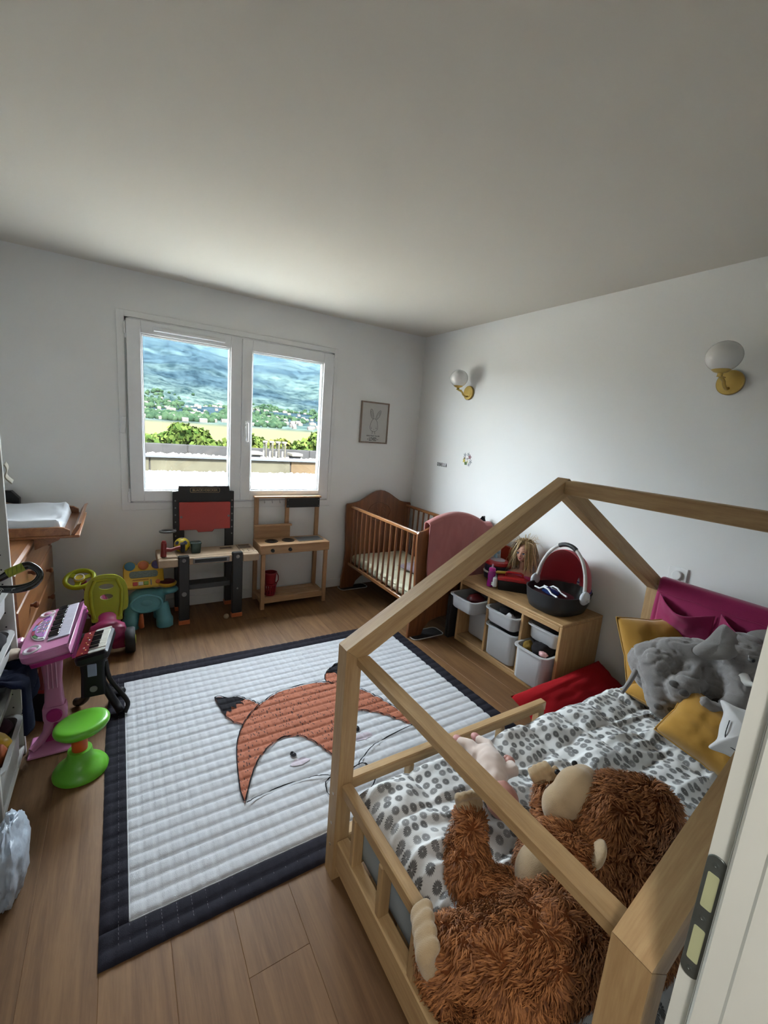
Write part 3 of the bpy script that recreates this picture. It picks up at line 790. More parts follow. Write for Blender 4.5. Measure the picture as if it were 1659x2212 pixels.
# duvet
def dotted(name):
    mt, nt, b, L = nodes_of(name)
    uv = nd(nt, 'ShaderNodeUVMap')
    dn = nd(nt, 'ShaderNodeTexNoise', _Scale=40.0, _Detail=1.0); L.new(uv.outputs[0], dn.inputs['Vector'])
    vo = nd(nt, 'ShaderNodeTexVoronoi', voronoi_dimensions='2D', _Scale=28.0, _Randomness=0.55)
    L.new(uv.outputs[0], vo.inputs['Vector'])
    sc = nd(nt, 'ShaderNodeVectorMath', operation='SCALE'); sc.inputs['Scale'].default_value = 28.0; L.new(uv.outputs[0], sc.inputs[0])
    # offset from the motif's centre gives the angle for its fine radiating strokes
    sc2 = nd(nt, 'ShaderNodeVectorMath', operation='SCALE'); sc2.inputs['Scale'].default_value = 28.0; L.new(vo.outputs['Position'], sc2.inputs[0])
    sub = nd(nt, 'ShaderNodeVectorMath', operation='SUBTRACT'); L.new(sc.outputs[0], sub.inputs[0]); L.new(sc2.outputs[0], sub.inputs[1])
    xy = nd(nt, 'ShaderNodeSeparateXYZ'); L.new(sub.outputs[0], xy.inputs[0])
    at = nd(nt, 'ShaderNodeMath', operation='ARCTAN2'); L.new(xy.outputs[1], at.inputs[0]); L.new(xy.outputs[0], at.inputs[1])
    m1 = nd(nt, 'ShaderNodeMath', operation='MULTIPLY'); m1.inputs[1].default_value = 17.0; L.new(at.outputs[0], m1.inputs[0])
    sn = nd(nt, 'ShaderNodeMath', operation='SINE'); L.new(m1.outputs[0], sn.inputs[0])
    ra = nd(nt, 'ShaderNodeMath', operation='MULTIPLY_ADD'); ra.inputs[1].default_value = 0.03; L.new(sn.outputs[0], ra.inputs[0]); L.new(vo.outputs['Distance'], ra.inputs[2])
    disc = nd(nt, 'ShaderNodeMapRange'); disc.inputs[1].default_value = 0.31; disc.inputs[2].default_value = 0.40; disc.inputs[3].default_value = 1; disc.inputs[4].default_value = 0
    L.new(ra.outputs[0], disc.inputs[0])
    cen = nd(nt, 'ShaderNodeMapRange'); cen.inputs[1].default_value = 0.0; cen.inputs[2].default_value = 0.05; cen.inputs[3].default_value = 1; cen.inputs[4].default_value = 0
    L.new(ra.outputs[0], cen.inputs[0])
    tone = nd(nt, 'ShaderNodeMapRange'); tone.inputs[1].default_value = -1; tone.inputs[2].default_value = 1; tone.inputs[3].default_value = 0.05; tone.inputs[4].default_value = 0.30
    L.new(sn.outputs[0], tone.inputs[0])
    tv = nd(nt, 'ShaderNodeCombineColor')
    for q in range(3): L.new(tone.outputs[0], tv.inputs[q])
    vr = nd(nt, 'ShaderNodeMix', data_type='RGBA', blend_type='MULTIPLY'); vr.inputs[0].default_value = 0.6
    L.new(tv.outputs[0], vr.inputs[6]); 
    hs = nd(nt, 'ShaderNodeSeparateColor'); L.new(vo.outputs['Color'], hs.inputs[0])
    cc = nd(nt, 'ShaderNodeCombineColor')
    mr = nd(nt, 'ShaderNodeMapRange'); mr.inputs[3].default_value = 0.5; mr.inputs[4].default_value = 1.9; L.new(hs.outputs[0], mr.inputs[0])
    for q in range(3): L.new(mr.outputs[0], cc.inputs[q])
    L.new(cc.outputs[0], vr.inputs[7])
    mx = nd(nt, 'ShaderNodeMix', data_type='RGBA'); mx.inputs[6].default_value = (0.64, 0.645, 0.64, 1)
    L.new(disc.outputs[0], mx.inputs[0]); L.new(vr.outputs[2], mx.inputs[7])
    mx2 = nd(nt, 'ShaderNodeMix', data_type='RGBA'); mx2.inputs[7].default_value = (0.74, 0.74, 0.74, 1)
    L.new(cen.outputs[0], mx2.inputs[0]); L.new(mx.outputs[2], mx2.inputs[6])
    L.new(mx2.outputs[2], b.inputs['Base Color']); b.inputs['Roughness'].default_value = 0.9
    tc = nd(nt, 'ShaderNodeTexCoord'); nb = nd(nt, 'ShaderNodeTexNoise', _Scale=28.0, _Detail=4.0); L.new(tc.outputs['Object'], nb.inputs['Vector'])
    bp = nd(nt, 'ShaderNodeBump', _Strength=0.35, _Distance=0.01); L.new(nb.outputs[0], bp.inputs['Height']); L.new(bp.outputs[0], b.inputs['Normal'])
    MATS[name] = mt
    return mt
M_DUVET = dotted('flower_print_cotton')
DX0, DX1, DY0, DY1 = MX0 - 0.004, 2.26, MY0 - 0.005, MY1 - 0.003
def duvet_z(x, y):
    # quilted pockets, soft wrinkles and rolled-over edges
    ux = (x - DX0) / (DX1 - DX0); uy = (y - DY0) / (DY1 - DY0)
    px = abs(math.sin(PI * (x - DX0) / 0.21)) ** 0.45; py = abs(math.sin(PI * (y - DY0) / 0.23)) ** 0.45
    z = 0.338 + 0.034 * px * py + 0.012
    w = noise.fractal(Vector((x * 3.2 + y * 1.1, y * 4.4 - x * 1.6, 1.7)), 1.0, 2.1, 3)
    fo = noise.noise(Vector((x * 2.6 + 4 * y, y * 9.0, 5.2)))
    z += 0.018 * w + 0.014 * max(0, 1 - abs(fo) * 5)
    z += 0.008 * noise.noise(Vector((x * 17, y * 17, 0)))
    ed = min(ux * (DX1 - DX0), uy * (DY1 - DY0), (1 - uy) * (DY1 - DY0))
    k = max(0, 1 - ed / 0.065)
    z -= 0.055 * k ** 2.2
    z += 0.018 * max(0, 1 - (x - DX0) / 0.5)
    if ux > 0.93: z -= 0.035 * ((ux - 0.93) / 0.07) ** 2
    return max(z, 0.336 - (0.05 if ed < 0.02 else 0) * (1 - ed / 0.02 if ed < 0.02 else 0))
gnx, gny = 230, 130
bm = bmesh.new(); uvl = bm.loops.layers.uv.new('UVMap')
gv_ = [[bm.verts.new((DX0 + (DX1 - DX0) * i / gnx, DY0 + (DY1 - DY0) * j / gny, duvet_z(DX0 + (DX1 - DX0) * i / gnx, DY0 + (DY1 - DY0) * j / gny))) for i in range(gnx + 1)] for j in range(gny + 1)]
for j in range(gny):
    for i in range(gnx):
        f = bm.faces.new((gv_[j][i], gv_[j][i + 1], gv_[j + 1][i + 1], gv_[j + 1][i]))
        for l in f.loops: l[uvl].uv = (l.vert.co.x + 0.012 * noise.noise(l.vert.co * 5), l.vert.co.y + 0.012 * noise.noise(l.vert.co * 5 + Vector((3, 3, 3))))
me = bpy.data.meshes.new('duvet'); bm.to_mesh(me); bm.free()
du = link('duvet', me, M_DUVET, None, 180, fixn=False)
so = du.modifiers.new('thickness', 'SOLIDIFY'); so.thickness = 0.012; so.offset = -1
tag(du, 'puffy white duvet printed with grey dandelion dots on the house bed', 'duvet')

# ------------------------------------------------------------------ quilted fox rug
RX0, RX1, RY0, RY1 = -0.10, 1.90, 1.192, 2.845
IX0, IX1, IY0, IY1 = -0.018, 1.805, 1.30, 2.735
QX, QY = 0.0447, 0.0574
def rug_z(x, y):
    ax = abs(math.sin(PI * (x - IX0) / QX)); ay = abs(math.sin(PI * (y - IY0) / QY))
    q = (0.45 + 0.55 * min(1, ax * 2.2) ** 0.7) * min(1, ay * 1.35) ** 0.7
    z = 0.004 + 0.0095 * q + 0.0015 * noise.noise(Vector((x * 22, y * 22, 2))) + 0.004 * max(0, noise.noise(Vector((x * 1.6, y * 1.6, 8))))
    e = min(x - RX0, RX1 - x, y - RY0, RY1 - y)
    return max(0.002, z * min(1, 0.35 + e / 0.02))
def rim(t, s): return 0.008 * noise.noise(Vector((t * 1.7, s, 3)))
rug = thing('fox_rug', 'white quilted play rug with a fox face and a black border', 'rug', ((RX0 + RX1) / 2, (RY0 + RY1) / 2, 0))
def rug_patch(name, x0, x1, y0, y1, mat, step=0.0075, wob=False):
    nx_ = max(2, int((x1 - x0) / step)); ny_ = max(2, int((y1 - y0) / step))
    X = np.linspace(x0, x1, nx_ + 1); Y = np.linspace(y0, y1, ny_ + 1)
    V = np.array([(x, y, rug_z(x, y)) for y in Y for x in X])
    if wob:
        for v in V:
            d = rim(v[0] + v[1], 1)
            if abs(v[0] - RX0) < 0.02 or abs(v[0] - RX1) < 0.02: v[0] += d
            if abs(v[1] - RY0) < 0.02 or abs(v[1] - RY1) < 0.02: v[1] += d
    a = (np.arange(ny_)[:, None] * (nx_ + 1) + np.arange(nx_)[None]).ravel()
    Fs = np.stack([a, a + 1, a + nx_ + 2, a + nx_ + 1], 1)
    return V, Fs
V, Fs = rug_patch('white_field', IX0, IX1, IY0, IY1, None)
M_RUGW = fabric('white_quilt', (0.44, 0.45, 0.475), 0.05, 14, 350, bump=0.4)
M_RUGB = fabric('black_quilt', (0.016, 0.015, 0.022), 0.25, 30, 350, bump=0.4, sheen=0.15)
link('white_field', raw_mesh('white_field', V, Fs), M_RUGW, rug, 180, fixn=False)
VV, FF, nb = [], [], 0
for b_ in ((RX0, RX1, RY0, IY0), (RX0, RX1, IY1, RY1), (RX0, IX0, IY0, IY1), (IX1, RX1, IY0, IY1)):
    V, Fs = rug_patch('border', *b_, None, 0.009, True)
    VV.append(V); FF.append(Fs + nb); nb += len(V)
link('border', raw_mesh('border', np.concatenate(VV), np.concatenate(FF)), M_RUGB, rug, 180, label='black quilted border', fixn=False)
# white piping between field and border, pale stitching on the border
pip = MB()
def on_rug(pts, lift): return [(p[0], p[1], rug_z(p[0], p[1]) + lift) for p in pts]
cor = [(IX0, IY0), (IX1, IY0), (IX1, IY1), (IX0, IY1), (IX0, IY0)]
for a, b_ in zip(cor[:-1], cor[1:]):
    n_ = 160
    pip.tube(on_rug([(a[0] + (b_[0] - a[0]) * i / n_, a[1] + (b_[1] - a[1]) * i / n_) for i in range(n_ + 1)], 0.001), 0.0022, 5)
pip.build('piping', M_RUGW, rug, 180)
def drape(name, poly, mat, lift, step=0.0062):
    """print on the quilt: outline filled and laid over the rug's relief"""
    P = [Vector((p[0], p[1])) for p in poly]
    xs = [p.x for p in P]; ys = [p.y for p in P]
    pts = list(P); n = len(P)
    x = min(xs)
    def inside(px, py):
        c = False; j = n - 1
        for i in range(n):
            if (P[i].y > py) != (P[j].y > py) and px < (P[j].x - P[i].x) * (py - P[i].y) / (P[j].y - P[i].y) + P[i].x: c = not c
            j = i
        return c
    while x < max(xs):
        y = min(ys)
        while y < max(ys):
            if inside(x, y): pts.append(Vector((x, y)))
            y += step
        x += step
    r = delaunay_2d_cdt(pts, [], [list(range(n))], 1, 1e-5)
    me = bpy.data.meshes.new(name)
    me.from_pydata([(v.x, v.y, rug_z(v.x, v.y) + lift) for v in r[0]], [], [f for f in r[2]])
    me.update()
    return link(name, me, mat, rug, 180, fixn=False)
def ribbon(mb, pts, w, lift):
    pts = spline([(p[0], p[1], 0) for p in pts], 8)
    vs, fs = [], []
    for i, p in enumerate(pts):
        t = (pts[min(i + 1, len(pts) - 1)] - pts[max(0, i - 1)]).normalized(); nrm = Vector((-t.y, t.x, 0))
        for s in (-1, 0, 1):
            q = p + nrm * s * w / 2; vs.append((q.x, q.y, rug_z(q.x, q.y) + lift))
    for i in range(len(pts) - 1):
        for s in (0, 1): fs.append((3 * i + s, 3 * i + s + 1, 3 * i + 4 + s, 3 * i + 3 + s))
    mb.add(vs, fs)
outer = [(0.407, 1.572), (0.403, 1.63), (0.415, 1.733), (0.435, 1.851), (0.461, 1.951), (0.512, 2.058), (0.577, 2.139), (0.635, 2.189), (0.711, 2.236), (0.806, 2.268), (0.929, 2.276), (1.056, 2.243), (1.149, 2.184), (1.232, 2.088), (1.286, 1.99), (1.33, 1.866), (1.348, 1.76), (1.351, 1.665)]
inner = [(1.351, 1.665), (1.315, 1.72), (1.275, 1.778), (1.21, 1.853), (1.137, 1.905), (1.06, 1.905), (0.985, 1.86), (0.93, 1.77), (0.895, 1.66), (0.868, 1.60), (0.852, 1.65), (0.83, 1.716), (0.807, 1.774), (0.766, 1.839), (0.703, 1.877), (0.643, 1.875), (0.573, 1.833), (0.516, 1.778), (0.471, 1.706), (0.428, 1.617), (0.407, 1.572)]
P2 = lambda l: [(p.x, p.y) for p in spline([(a, b_, 0) for a, b_ in l], 6)]
mt, nt, b, L = nodes_of('fox_orange_print')
tc = nd(nt, 'ShaderNodeTexCoord'); mp = nd(nt, 'ShaderNodeMapping'); mp.inputs['Scale'].default_value = (95, 38, 10); mp.inputs['Rotation'].default_value = (0, 0, 0.35)
L.new(tc.outputs['Object'], mp.inputs['Vector'])
n_ = nd(nt, 'ShaderNodeTexVoronoi', _Scale=1.0); L.new(mp.outputs[0], n_.inputs['Vector'])
n3 = nd(nt, 'ShaderNodeTexNoise', _Scale=7.0, _Detail=2.0); L.new(tc.outputs['Object'], n3.inputs['Vector'])
sb_ = nd(nt, 'ShaderNodeMath', operation='MULTIPLY_ADD'); sb_.inputs[1].default_value = -0.42; L.new(n3.outputs[0], sb_.inputs[0]); L.new(n_.outputs['Distance'], sb_.inputs[2])
rp = nd(nt, 'ShaderNodeValToRGB'); e = rp.color_ramp.elements
e[0].position = 0.0; e[0].color = (0.07, 0.025, 0.018, 1); e[1].position = 0.075; e[1].color = (0.33, 0.105, 0.055, 1)
L.new(sb_.outputs[0], rp.inputs[0]); L.new(rp.outputs[0], b.inputs['Base Color']); b.inputs['Roughness'].default_value = 0.9
M_FOX = mt
M_INK = fabric('black_print', (0.012, 0.011, 0.014), 0.2, 60)
M_BLUSH = fabric('pink_print', (0.45, 0.395, 0.45), 0.03, 20)
LF = 0.003
drape('fox_face', P2(outer)[:-1] + P2(inner)[:-1], M_FOX, LF)
earL = [(0.512, 2.058), (0.478, 2.099), (0.45, 2.154), (0.434, 2.25), (0.426, 2.357), (0.495, 2.325), (0.54, 2.314), (0.588, 2.268), (0.62, 2.225), (0.635, 2.189)]
earR = [(1.07, 2.243), (1.078, 2.28), (1.102, 2.325), (1.154, 2.373), (1.215, 2.41), (1.285, 2.425), (1.285, 2.33), (1.265, 2.25), (1.24, 2.18), (1.20, 2.125)]
drape('fox_ear', P2(earL) + [(0.577, 2.139)], M_FOX, LF)
drape('fox_ear', P2(earR) + [(1.149, 2.184)], M_FOX, LF)
drape('ear_tip', [(0.436, 2.235), (0.426, 2.357), (0.495, 2.325), (0.54, 2.314), (0.575, 2.28), (0.545, 2.262), (0.56, 2.235), (0.52, 2.25), (0.515, 2.212), (0.49, 2.235), (0.483, 2.19), (0.462, 2.212), (0.45, 2.175)], M_INK, LF * 2)
drape('ear_tip', [(1.118, 2.34), (1.154, 2.373), (1.215, 2.41), (1.285, 2.425), (1.285, 2.33), (1.27, 2.27), (1.245, 2.30), (1.22, 2.265), (1.205, 2.31), (1.175, 2.285), (1.16, 2.33)], M_INK, LF * 2)
for (x, y) in ((0.68, 1.747), (1.048, 1.781)):
    drape('fox_eye', [(x + 0.015 * math.cos(a * PI / 8), y + 0.021 * math.sin(a * PI / 8)) for a in range(16)], M_INK, LF * 2, 0.006)
    drape('eye_glint', [(x + 0.003 + 0.003 * math.cos(a * PI / 4), y + 0.003 + 0.004 * math.sin(a * PI / 4)) for a in range(8)], M_RUGW, LF * 3, 0.004)
for (x, y) in ((0.695, 1.690), (1.055, 1.712)):
    drape('blush', [(x + 0.05 * math.cos(a * PI / 12), y + 0.022 * math.sin(a * PI / 12)) for a in range(24)], M_BLUSH, LF)
ob = MB()
ribbon(ob, outer, 0.0055, LF * 3); ribbon(ob, inner, 0.0055, LF * 3); ribbon(ob, earL, 0.0055, LF * 3); ribbon(ob, earR, 0.0055, LF * 3)
ribbon(ob, [(0.412, 1.564), (0.462, 1.578), (0.518, 1.586), (0.582, 1.588), (0.66, 1.583), (0.732, 1.568), (0.792, 1.543)], 0.005, LF * 3)
ribbon(ob, [(1.347, 1.667), (1.225, 1.656), (1.119, 1.642), (1.037, 1.613), (0.954, 1.562), (0.935, 1.54)], 0.005, LF * 3)
nose = [(0.792, 1.541), (0.756, 1.522), (0.742, 1.485), (0.743, 1.441), (0.80, 1.405), (0.865, 1.38), (0.93, 1.405), (0.978, 1.45), (0.985, 1.50), (0.971, 1.538), (0.93, 1.545), (0.865, 1.53), (0.792, 1.541)]
ribbon(ob, nose, 0.005, LF * 3)
ribbon(ob, [(0.792, 1.541), (0.783, 1.50), (0.765, 1.47), (0.743, 1.441)], 0.005, LF * 3)
ribbon(ob, [(0.971, 1.538), (0.965, 1.50), (0.985, 1.47)], 0.005, LF * 3)
ob.build('fox_outline', M_INK, rug, 180)
stb = MB()
for xs_ in (RX0 + 0.052,):
    y = IY0 - 0.06
    while y < IY1 + 0.06:
        stb.box(xs_ - 0.0004, xs_ + 0.0004, y, y + 0.008, rug_z(xs_, y), rug_z(xs_, y) + 0.0014); y += 0.0135
k = 0
while IX0 + k * QX * 1 < IX1:
    x = IX0 + k * QX; y = RY0 + 0.03
    while y < IY0 - 0.01:
        stb.box(x - 0.0005, x + 0.0005, y, y + 0.007, rug_z(x, y), rug_z(x, y) + 0.0014); y += 0.0125
    k += 1
stb.build('stitching', fabric('grey_thread', (0.13, 0.13, 0.15)), rug, 0)['kind'] = 'stuff'

# ------------------------------------------------------------------ crib
M_HONEY = wood('honey_pine_z', (0.235, 0.088, 0.030), (0.135, 0.045, 0.016), 'Z', 0.35, 0.8, 0.8, coat=0.3)
M_HONEYY = wood('honey_pine_y', (0.265, 0.108, 0.040), (0.16, 0.058, 0.021), 'Y', 0.3, 0.4, 0.8, coat=0.4)
crib = thing('wooden_crib', 'honey-stained pine baby crib with barred sides in the corner', 'crib', (2.26, 3.15, 0))
def board_poly(xa, xb, zs, za, wt=0.74, ex=0.8):
    xm = (xa + xb) / 2; w = (xb - xa) / 2
    half = [(1.0, 0.0), (0.72, 0.0), (0.66, 0.07), (0.55, 0.115), (0.3, 0.13)]
    pts = [(xm - w * 1.03, 0.0), (xm - w * 0.66, 0.0), (xm - w * 0.60, 0.06), (xm - w * 0.45, 0.11), (xm - w * 0.2, 0.13), (xm + w * 0.2, 0.13), (xm + w * 0.45, 0.11), (xm + w * 0.60, 0.06), (xm + w * 0.66, 0.0), (xm + w * 1.03, 0.0)]
    rs_ = [(xm + w * 1.02, 0.12), (xm + w * 0.97, 0.24), (xm + w * 0.95, 0.4), (xm + w, 0.75), (xm + w, zs - 0.015), (xm + w * 0.97, zs), (xm + w * 0.86, zs + 0.004)]
    top = []
    for i in range(13):
        t = -1 + 2 * i / 12
        top.append((xm - w * wt * t, zs + 0.012 + (za - zs - 0.012) * (0.5 + 0.5 * math.cos(PI * t)) ** ex))
    ls = [(2 * xm - x, z) for x, z in reversed(rs_)]
    return pts + rs_ + top + ls
XZ = lambda y: Matrix(((1, 0, 0, 0), (0, 0, -1, y), (0, 1, 0, 0), (0, 0, 0, 1)))
hb = MB().prism(board_poly(1.885, 2.655, 0.878, 1.012), 0.03, XZ(3.745), 0.005).build('headboard', M_HONEY, crib, 0)
MB().prism(board_poly(1.925, 2.655, 0.868, 0.980, 0.80, 0.5), 0.03, XZ(2.59), 0.005).build('footboard', M_HONEY, crib, 0)
ov = MB()
ov.tube([(2.265 + 0.13 * math.cos(a * PI / 16), 3.7135, 0.79 + 0.095 * math.sin(a * PI / 16)) for a in range(32)], 0.0035, 6, loop=True)
for (cx_, s_) in ((2.225, 1), (2.305, -1)):
    ov.tube([(cx_ + 0.032 * math.cos(a * PI / 8), 3.7135, 0.765 + 0.035 * math.sin(a * PI / 8)) for a in range(16)], 0.003, 5, loop=True)
    ov.tube([(cx_ + 0.020 * math.cos(a * PI / 8), 3.7135, 0.817 + 0.02 * math.sin(a * PI / 8)) for a in range(16)], 0.003, 5, loop=True)
ov.build('carving', M_HONEY, hb, 60)
for x in (1.945, 2.60):
    barobj('top_rail', (x, 2.592, 0.848), (x, 3.713, 0.848), 0.026, 0.03, wood('honey_pine_x', (0.30, 0.135, 0.052), (0.19, 0.075, 0.027), 'X', 0.22, 0.3, 0.8, coat=0.5), crib, 0.006)
    barobj('bottom_rail', (x, 2.592, 0.262), (x, 3.713, 0.262), 0.024, 0.035, MATS['honey_pine_x'], crib, 0.005)
    n_ = 13
    for k in range(n_):
        y = 2.635 + k * (3.66 - 2.635) / (n_ - 1)
        MB().cyl((x, y, 0.28), (x, y, 0.833), 0.0095, n=10, cap=False).build('bar', M_HONEY, crib, 60)
for y in (2.75, 3.15, 3.55):
    MB().box(1.958, 2.587, y - 0.03, y + 0.03, 0.25, 0.268).build('base_slat', M_HONEYY, crib, 0)
cm = thing('crib_mattress', 'crib mattress in a cream sheet with a faint nursery print', 'mattress', (2.27, 3.15, 0.27))
mt, nt, b, L = nodes_of('cream_nursery_sheet')
tc = nd(nt, 'ShaderNodeTexCoord'); vo_ = nd(nt, 'ShaderNodeTexVoronoi', _Scale=6.0); L.new(tc.outputs['Object'], vo_.inputs['Vector'])
wv = nd(nt, 'ShaderNodeTexNoise', _Scale=9.0, _Detail=3.0); L.new(tc.outputs['Object'], wv.inputs['Vector'])
rp = nd(nt, 'ShaderNodeValToRGB'); e = rp.color_ramp.elements
e[0].position = 0.28; e[0].color = (0.36, 0.31, 0.30, 1); e[1].position = 0.34; e[1].color = (0.62, 0.60, 0.44, 1)
e2 = rp.color_ramp.elements.new(0.22); e2.color = (0.60, 0.58, 0.45, 1)
L.new(wv.outputs[0], rp.inputs[0]); L.new(rp.outputs[0], b.inputs['Base Color']); b.inputs['Roughness'].default_value = 0.9
def mz(u, v):
    x = 1.965 + 0.617 * u; y = 2.60 + 1.105 * v
    e_ = min(u, 1 - u, v, 1 - v)
    return (x, y, 0.365 - 0.03 * max(0, 1 - e_ / 0.04) ** 2 + 0.008 * noise.noise(Vector((x * 9, y * 9, 0))))
mbm = MB().grid(mz, 40, 70)
mbm.box(1.966, 2.581, 2.601, 3.704, 0.27, 0.335, 0.02)
mbm.build('sheet', mt, cm, 60)
# cushion and blanket lying in the crib
def pillow(name, mat, parent, M, w, h, t, sag=0.0, seed=0, n=26, corner=0.5):
    """soft cushion: two bulged faces meeting in a seam with drawn-out corners"""
    def side(sg):
        def fn(u, v):
            a = 2 * u - 1; c = 2 * v - 1
            k = max(0.0, (1 - abs(a) ** 3.0) * (1 - abs(c) ** 3.0)) ** 0.55
            px = a * w / 2 * (1 - 0.07 * (1 - abs(c) ** corner)); py = c * h / 2 * (1 - 0.07 * (1 - abs(a) ** corner))
            wr = 0.010 * noise.noise(Vector((a * 3 + seed, c * 3, sg + seed))) + 0.006 * noise.noise(Vector((a * 7 + seed, c * 7, sg)))
            return (px, py, sg * (t / 2 * k) + wr * k - sag * (a * a) * 0.5)
        return fn
    mb = MB().grid(side(1), n, n).grid(side(-1), n, n)
    me = mb.mesh(name); bm = bmesh.new(); bm.from_mesh(me); bmesh.ops.remove_doubles(bm, verts=bm.verts, dist=0.0008); bm.to_mesh(me); bm.free()
    return link(name, me, mat, parent, 80, M=M)
M_MAUVE = fabric('mauve_grey_cotton', (0.30, 0.26, 0.30), 0.2, 10)
o = thing('crib_cushion', 'mauve grey cushion lying on the crib mattress', 'cushion', (2.36, 2.95, 0.37))
pillow('cover', M_MAUVE, o, T(2.37, 2.93, 0.402) @ RZ(0.2), 0.36, 0.5, 0.075, seed=3)
pk = o
# cleaning pads under the feet
M_PADR = fabric('pale_piping', (0.42, 0.41, 0.40)); M_PADB = fabric('dark_pad', (0.035, 0.034, 0.036), 0.5, 40)
for (cx_, cy_, lb) in ((2.09, 2.565, 'dark felt pad with pale rim under the near crib foot by the toy shelf'), (2.01, 3.715, 'dark felt pad with pale rim under the far crib foot by the window wall')):
    o = thing('floor_pad', lb, 'pad', (cx_, cy_, 0), 0, 'pads under the crib feet')
    Mx = T(cx_, cy_, 0)
    MB(Mx).prism(rrect(0.30, 0.115 if cy_ > 3 else 0.135, 0.035, 5), 0.0035, bev=0.001).build('felt', M_PADB, o, 0)
    MB(Mx).tube([(x, y, 0.0045) for x, y in rrect(0.305, 0.12 if cy_ > 3 else 0.14, 0.037, 5)], 0.0045, 6, loop=True).build('rim', M_PADR, o, 60)

# pink blanket over the footboard
def archz(x):
    t = (x - 2.29) / (0.365 * 0.86); t = max(-1, min(1, t))
    return 0.890 + (0.985 - 0.890) * (0.5 + 0.5 * math.cos(PI * t)) ** 0.42
def blanket(u, v):
    x = 2.015 + 0.66 * u
    x -= 0.02 * (1 - u) * v
    top = archz(x) + 0.016
    L1, L0 = 0.52 + 0.03 * math.sin(u * 5) , 0.16
    s = -L0 + (L0 + 0.09 + L1) * v
    wr = 0.014 * noise.noise(Vector((x * 7, s * 2.2, 4))) + 0.008 * noise.noise(Vector((x * 18, s * 5, 9)))
    if s < 0: return (x, 2.605 + 0.004 + wr * 0.3, top + s)
    if s < 0.09:
        a = PI * s / 0.09
        return (x, 2.575 + 0.034 * math.cos(a), top + 0.016 * math.sin(a))
    d = s - 0.09
    fl = 0.045 * max(0, (d - 0.2) / 0.32) ** 1.5
    return (x + 0.02 * d, 2.541 - 0.012 - abs(wr) * min(1, d * 8) - fl, top - d)
M_PINK = fabric('dusty_pink_cotton', (0.43, 0.145, 0.135), 0.12, 8, 700)
bl = MB().grid(blanket, 60, 90).build('pink_blanket', M_PINK, None, 180, fixn=False)
so = bl.modifiers.new('thickness', 'SOLIDIFY'); so.thickness = 0.008; so.offset = 1
tag(bl, 'dusty pink blanket draped over the near end of the crib', 'blanket')
hem = MB().tube([Vector(blanket(i / 60, 1.0)) + Vector((0, -0.004, 0)) for i in range(61)], 0.005, 6).build('hem', fabric('magenta_hem', (0.35, 0.05, 0.13)), bl, 60)
o = thing('black_bag', 'black bag hanging behind the pink blanket on the crib corner', 'bag', (2.64, 2.63, 0.78))
rr = [[(2.645 + 0.05 * k * math.cos(a * PI / 8), 2.628 + 0.018 * k * math.sin(a * PI / 8), z) for a in range(16)] for z, k in ((0.74, 0.5), (0.76, 0.9), (0.83, 1.0), (0.905, 0.85), (0.94, 0.5), (0.95, 0.2))]
MB().rings(rr).build('pouch', fabric('black_nylon', (0.012, 0.012, 0.016)), o, 60)
MB().tube([(2.62, 2.628, 0.93), (2.63, 2.62, 0.955), (2.66, 2.62, 0.955), (2.67, 2.628, 0.93)], 0.004, 6).build('strap', MATS['black_nylon'], o, 60)

# black folded panel between crib and toy shelf
o = thing('folded_panel', 'black folded panel standing between the crib and the toy shelf', 'panel', (2.45, 2.46, 0))
for y in (2.436, 2.462):
    MB().box(2.225, 2.66, y, y + 0.022, 0, 0.36, 0.004).build('leaf', plain('black_board', (0.010, 0.010, 0.011), 0.6), o, 0)

# ------------------------------------------------------------------ toy shelf
M_TROF = wood('knotty_pine_y', (0.50, 0.315, 0.145), (0.36, 0.205, 0.085), 'Y', 0.5, 0.75, 1.0)
M_TROFZ = wood('knotty_pine_z', (0.50, 0.315, 0.145), (0.36, 0.205, 0.085), 'Z', 0.5, 0.85, 1.0)
TX0, TX1, TY0, TY1, TH = 2.272, 2.706, 1.478, 2.412, 0.526
tf = thing('toy_shelf', 'low knotty pine toy storage unit with grey plastic bins', 'storage unit', ((TX0 + TX1) / 2, (TY0 + TY1) / 2, 0))
MB().box(TX0, TX1 - .012, TY0, TY1, TH - 0.018, TH, 0.004).box(TX0, TX0 + 0.02, TY0 + 0.022, TY1 - 0.022, TH - 0.052, TH - 0.0182, 0.003).build('top', M_TROF, tf, 0)
for y in (TY0, TY1 - 0.022): MB().box(TX0 + .001, TX1 - .013, y + .0004, y + 0.0216, 0, TH - 0.0185, 0.003).build('side_panel', M_TROFZ, tf, 0)
DV = (1.782, 2.098)
for y in DV:
    MB().box(TX0 + .001, TX1 - .013, y - 0.011, y + 0.011, 0.05, TH - 0.0525, 0.003).build('divider', M_TROFZ, tf, 0)
MB().box(TX0, TX1 - .013, TY0 + 0.0222, TY1 - 0.0222, 0.03, 0.0495, 0.002).box(TX0 + 0.002, TX0 + 0.022, TY0 + 0.0222, TY1 - 0.0222, 0.0, 0.029, 0.002).build('base', M_TROF, tf, 0)
MB().box(TX1 - 0.019, TX1 - 0.0135, TY0 + 0.0225, TY1 - 0.0225, 0.051, TH - 0.02).build('back_panel', M_TROF, tf, 0)
bays = ((TY0 + 0.022, DV[0] - 0.011), (DV[0] + 0.011, DV[1] - 0.011), (DV[1] + 0.011, TY1 - 0.022))
for a, b_ in bays:
    for z in (0.285, 0.415):
        for y, d in ((a, 1), (b_, -1)):
            if d == 1: MB().box(TX0 + 0.02, TX1 - 0.02, y + .0003, y + 0.009, z - 0.006, z + 0.004).build('runner', M_TROF, tf, 0)
            else: MB().box(TX0 + 0.02, TX1 - 0.02, y - 0.009, y - .0003, z - 0.006, z + 0.004).build('runner', M_TROF, tf, 0)
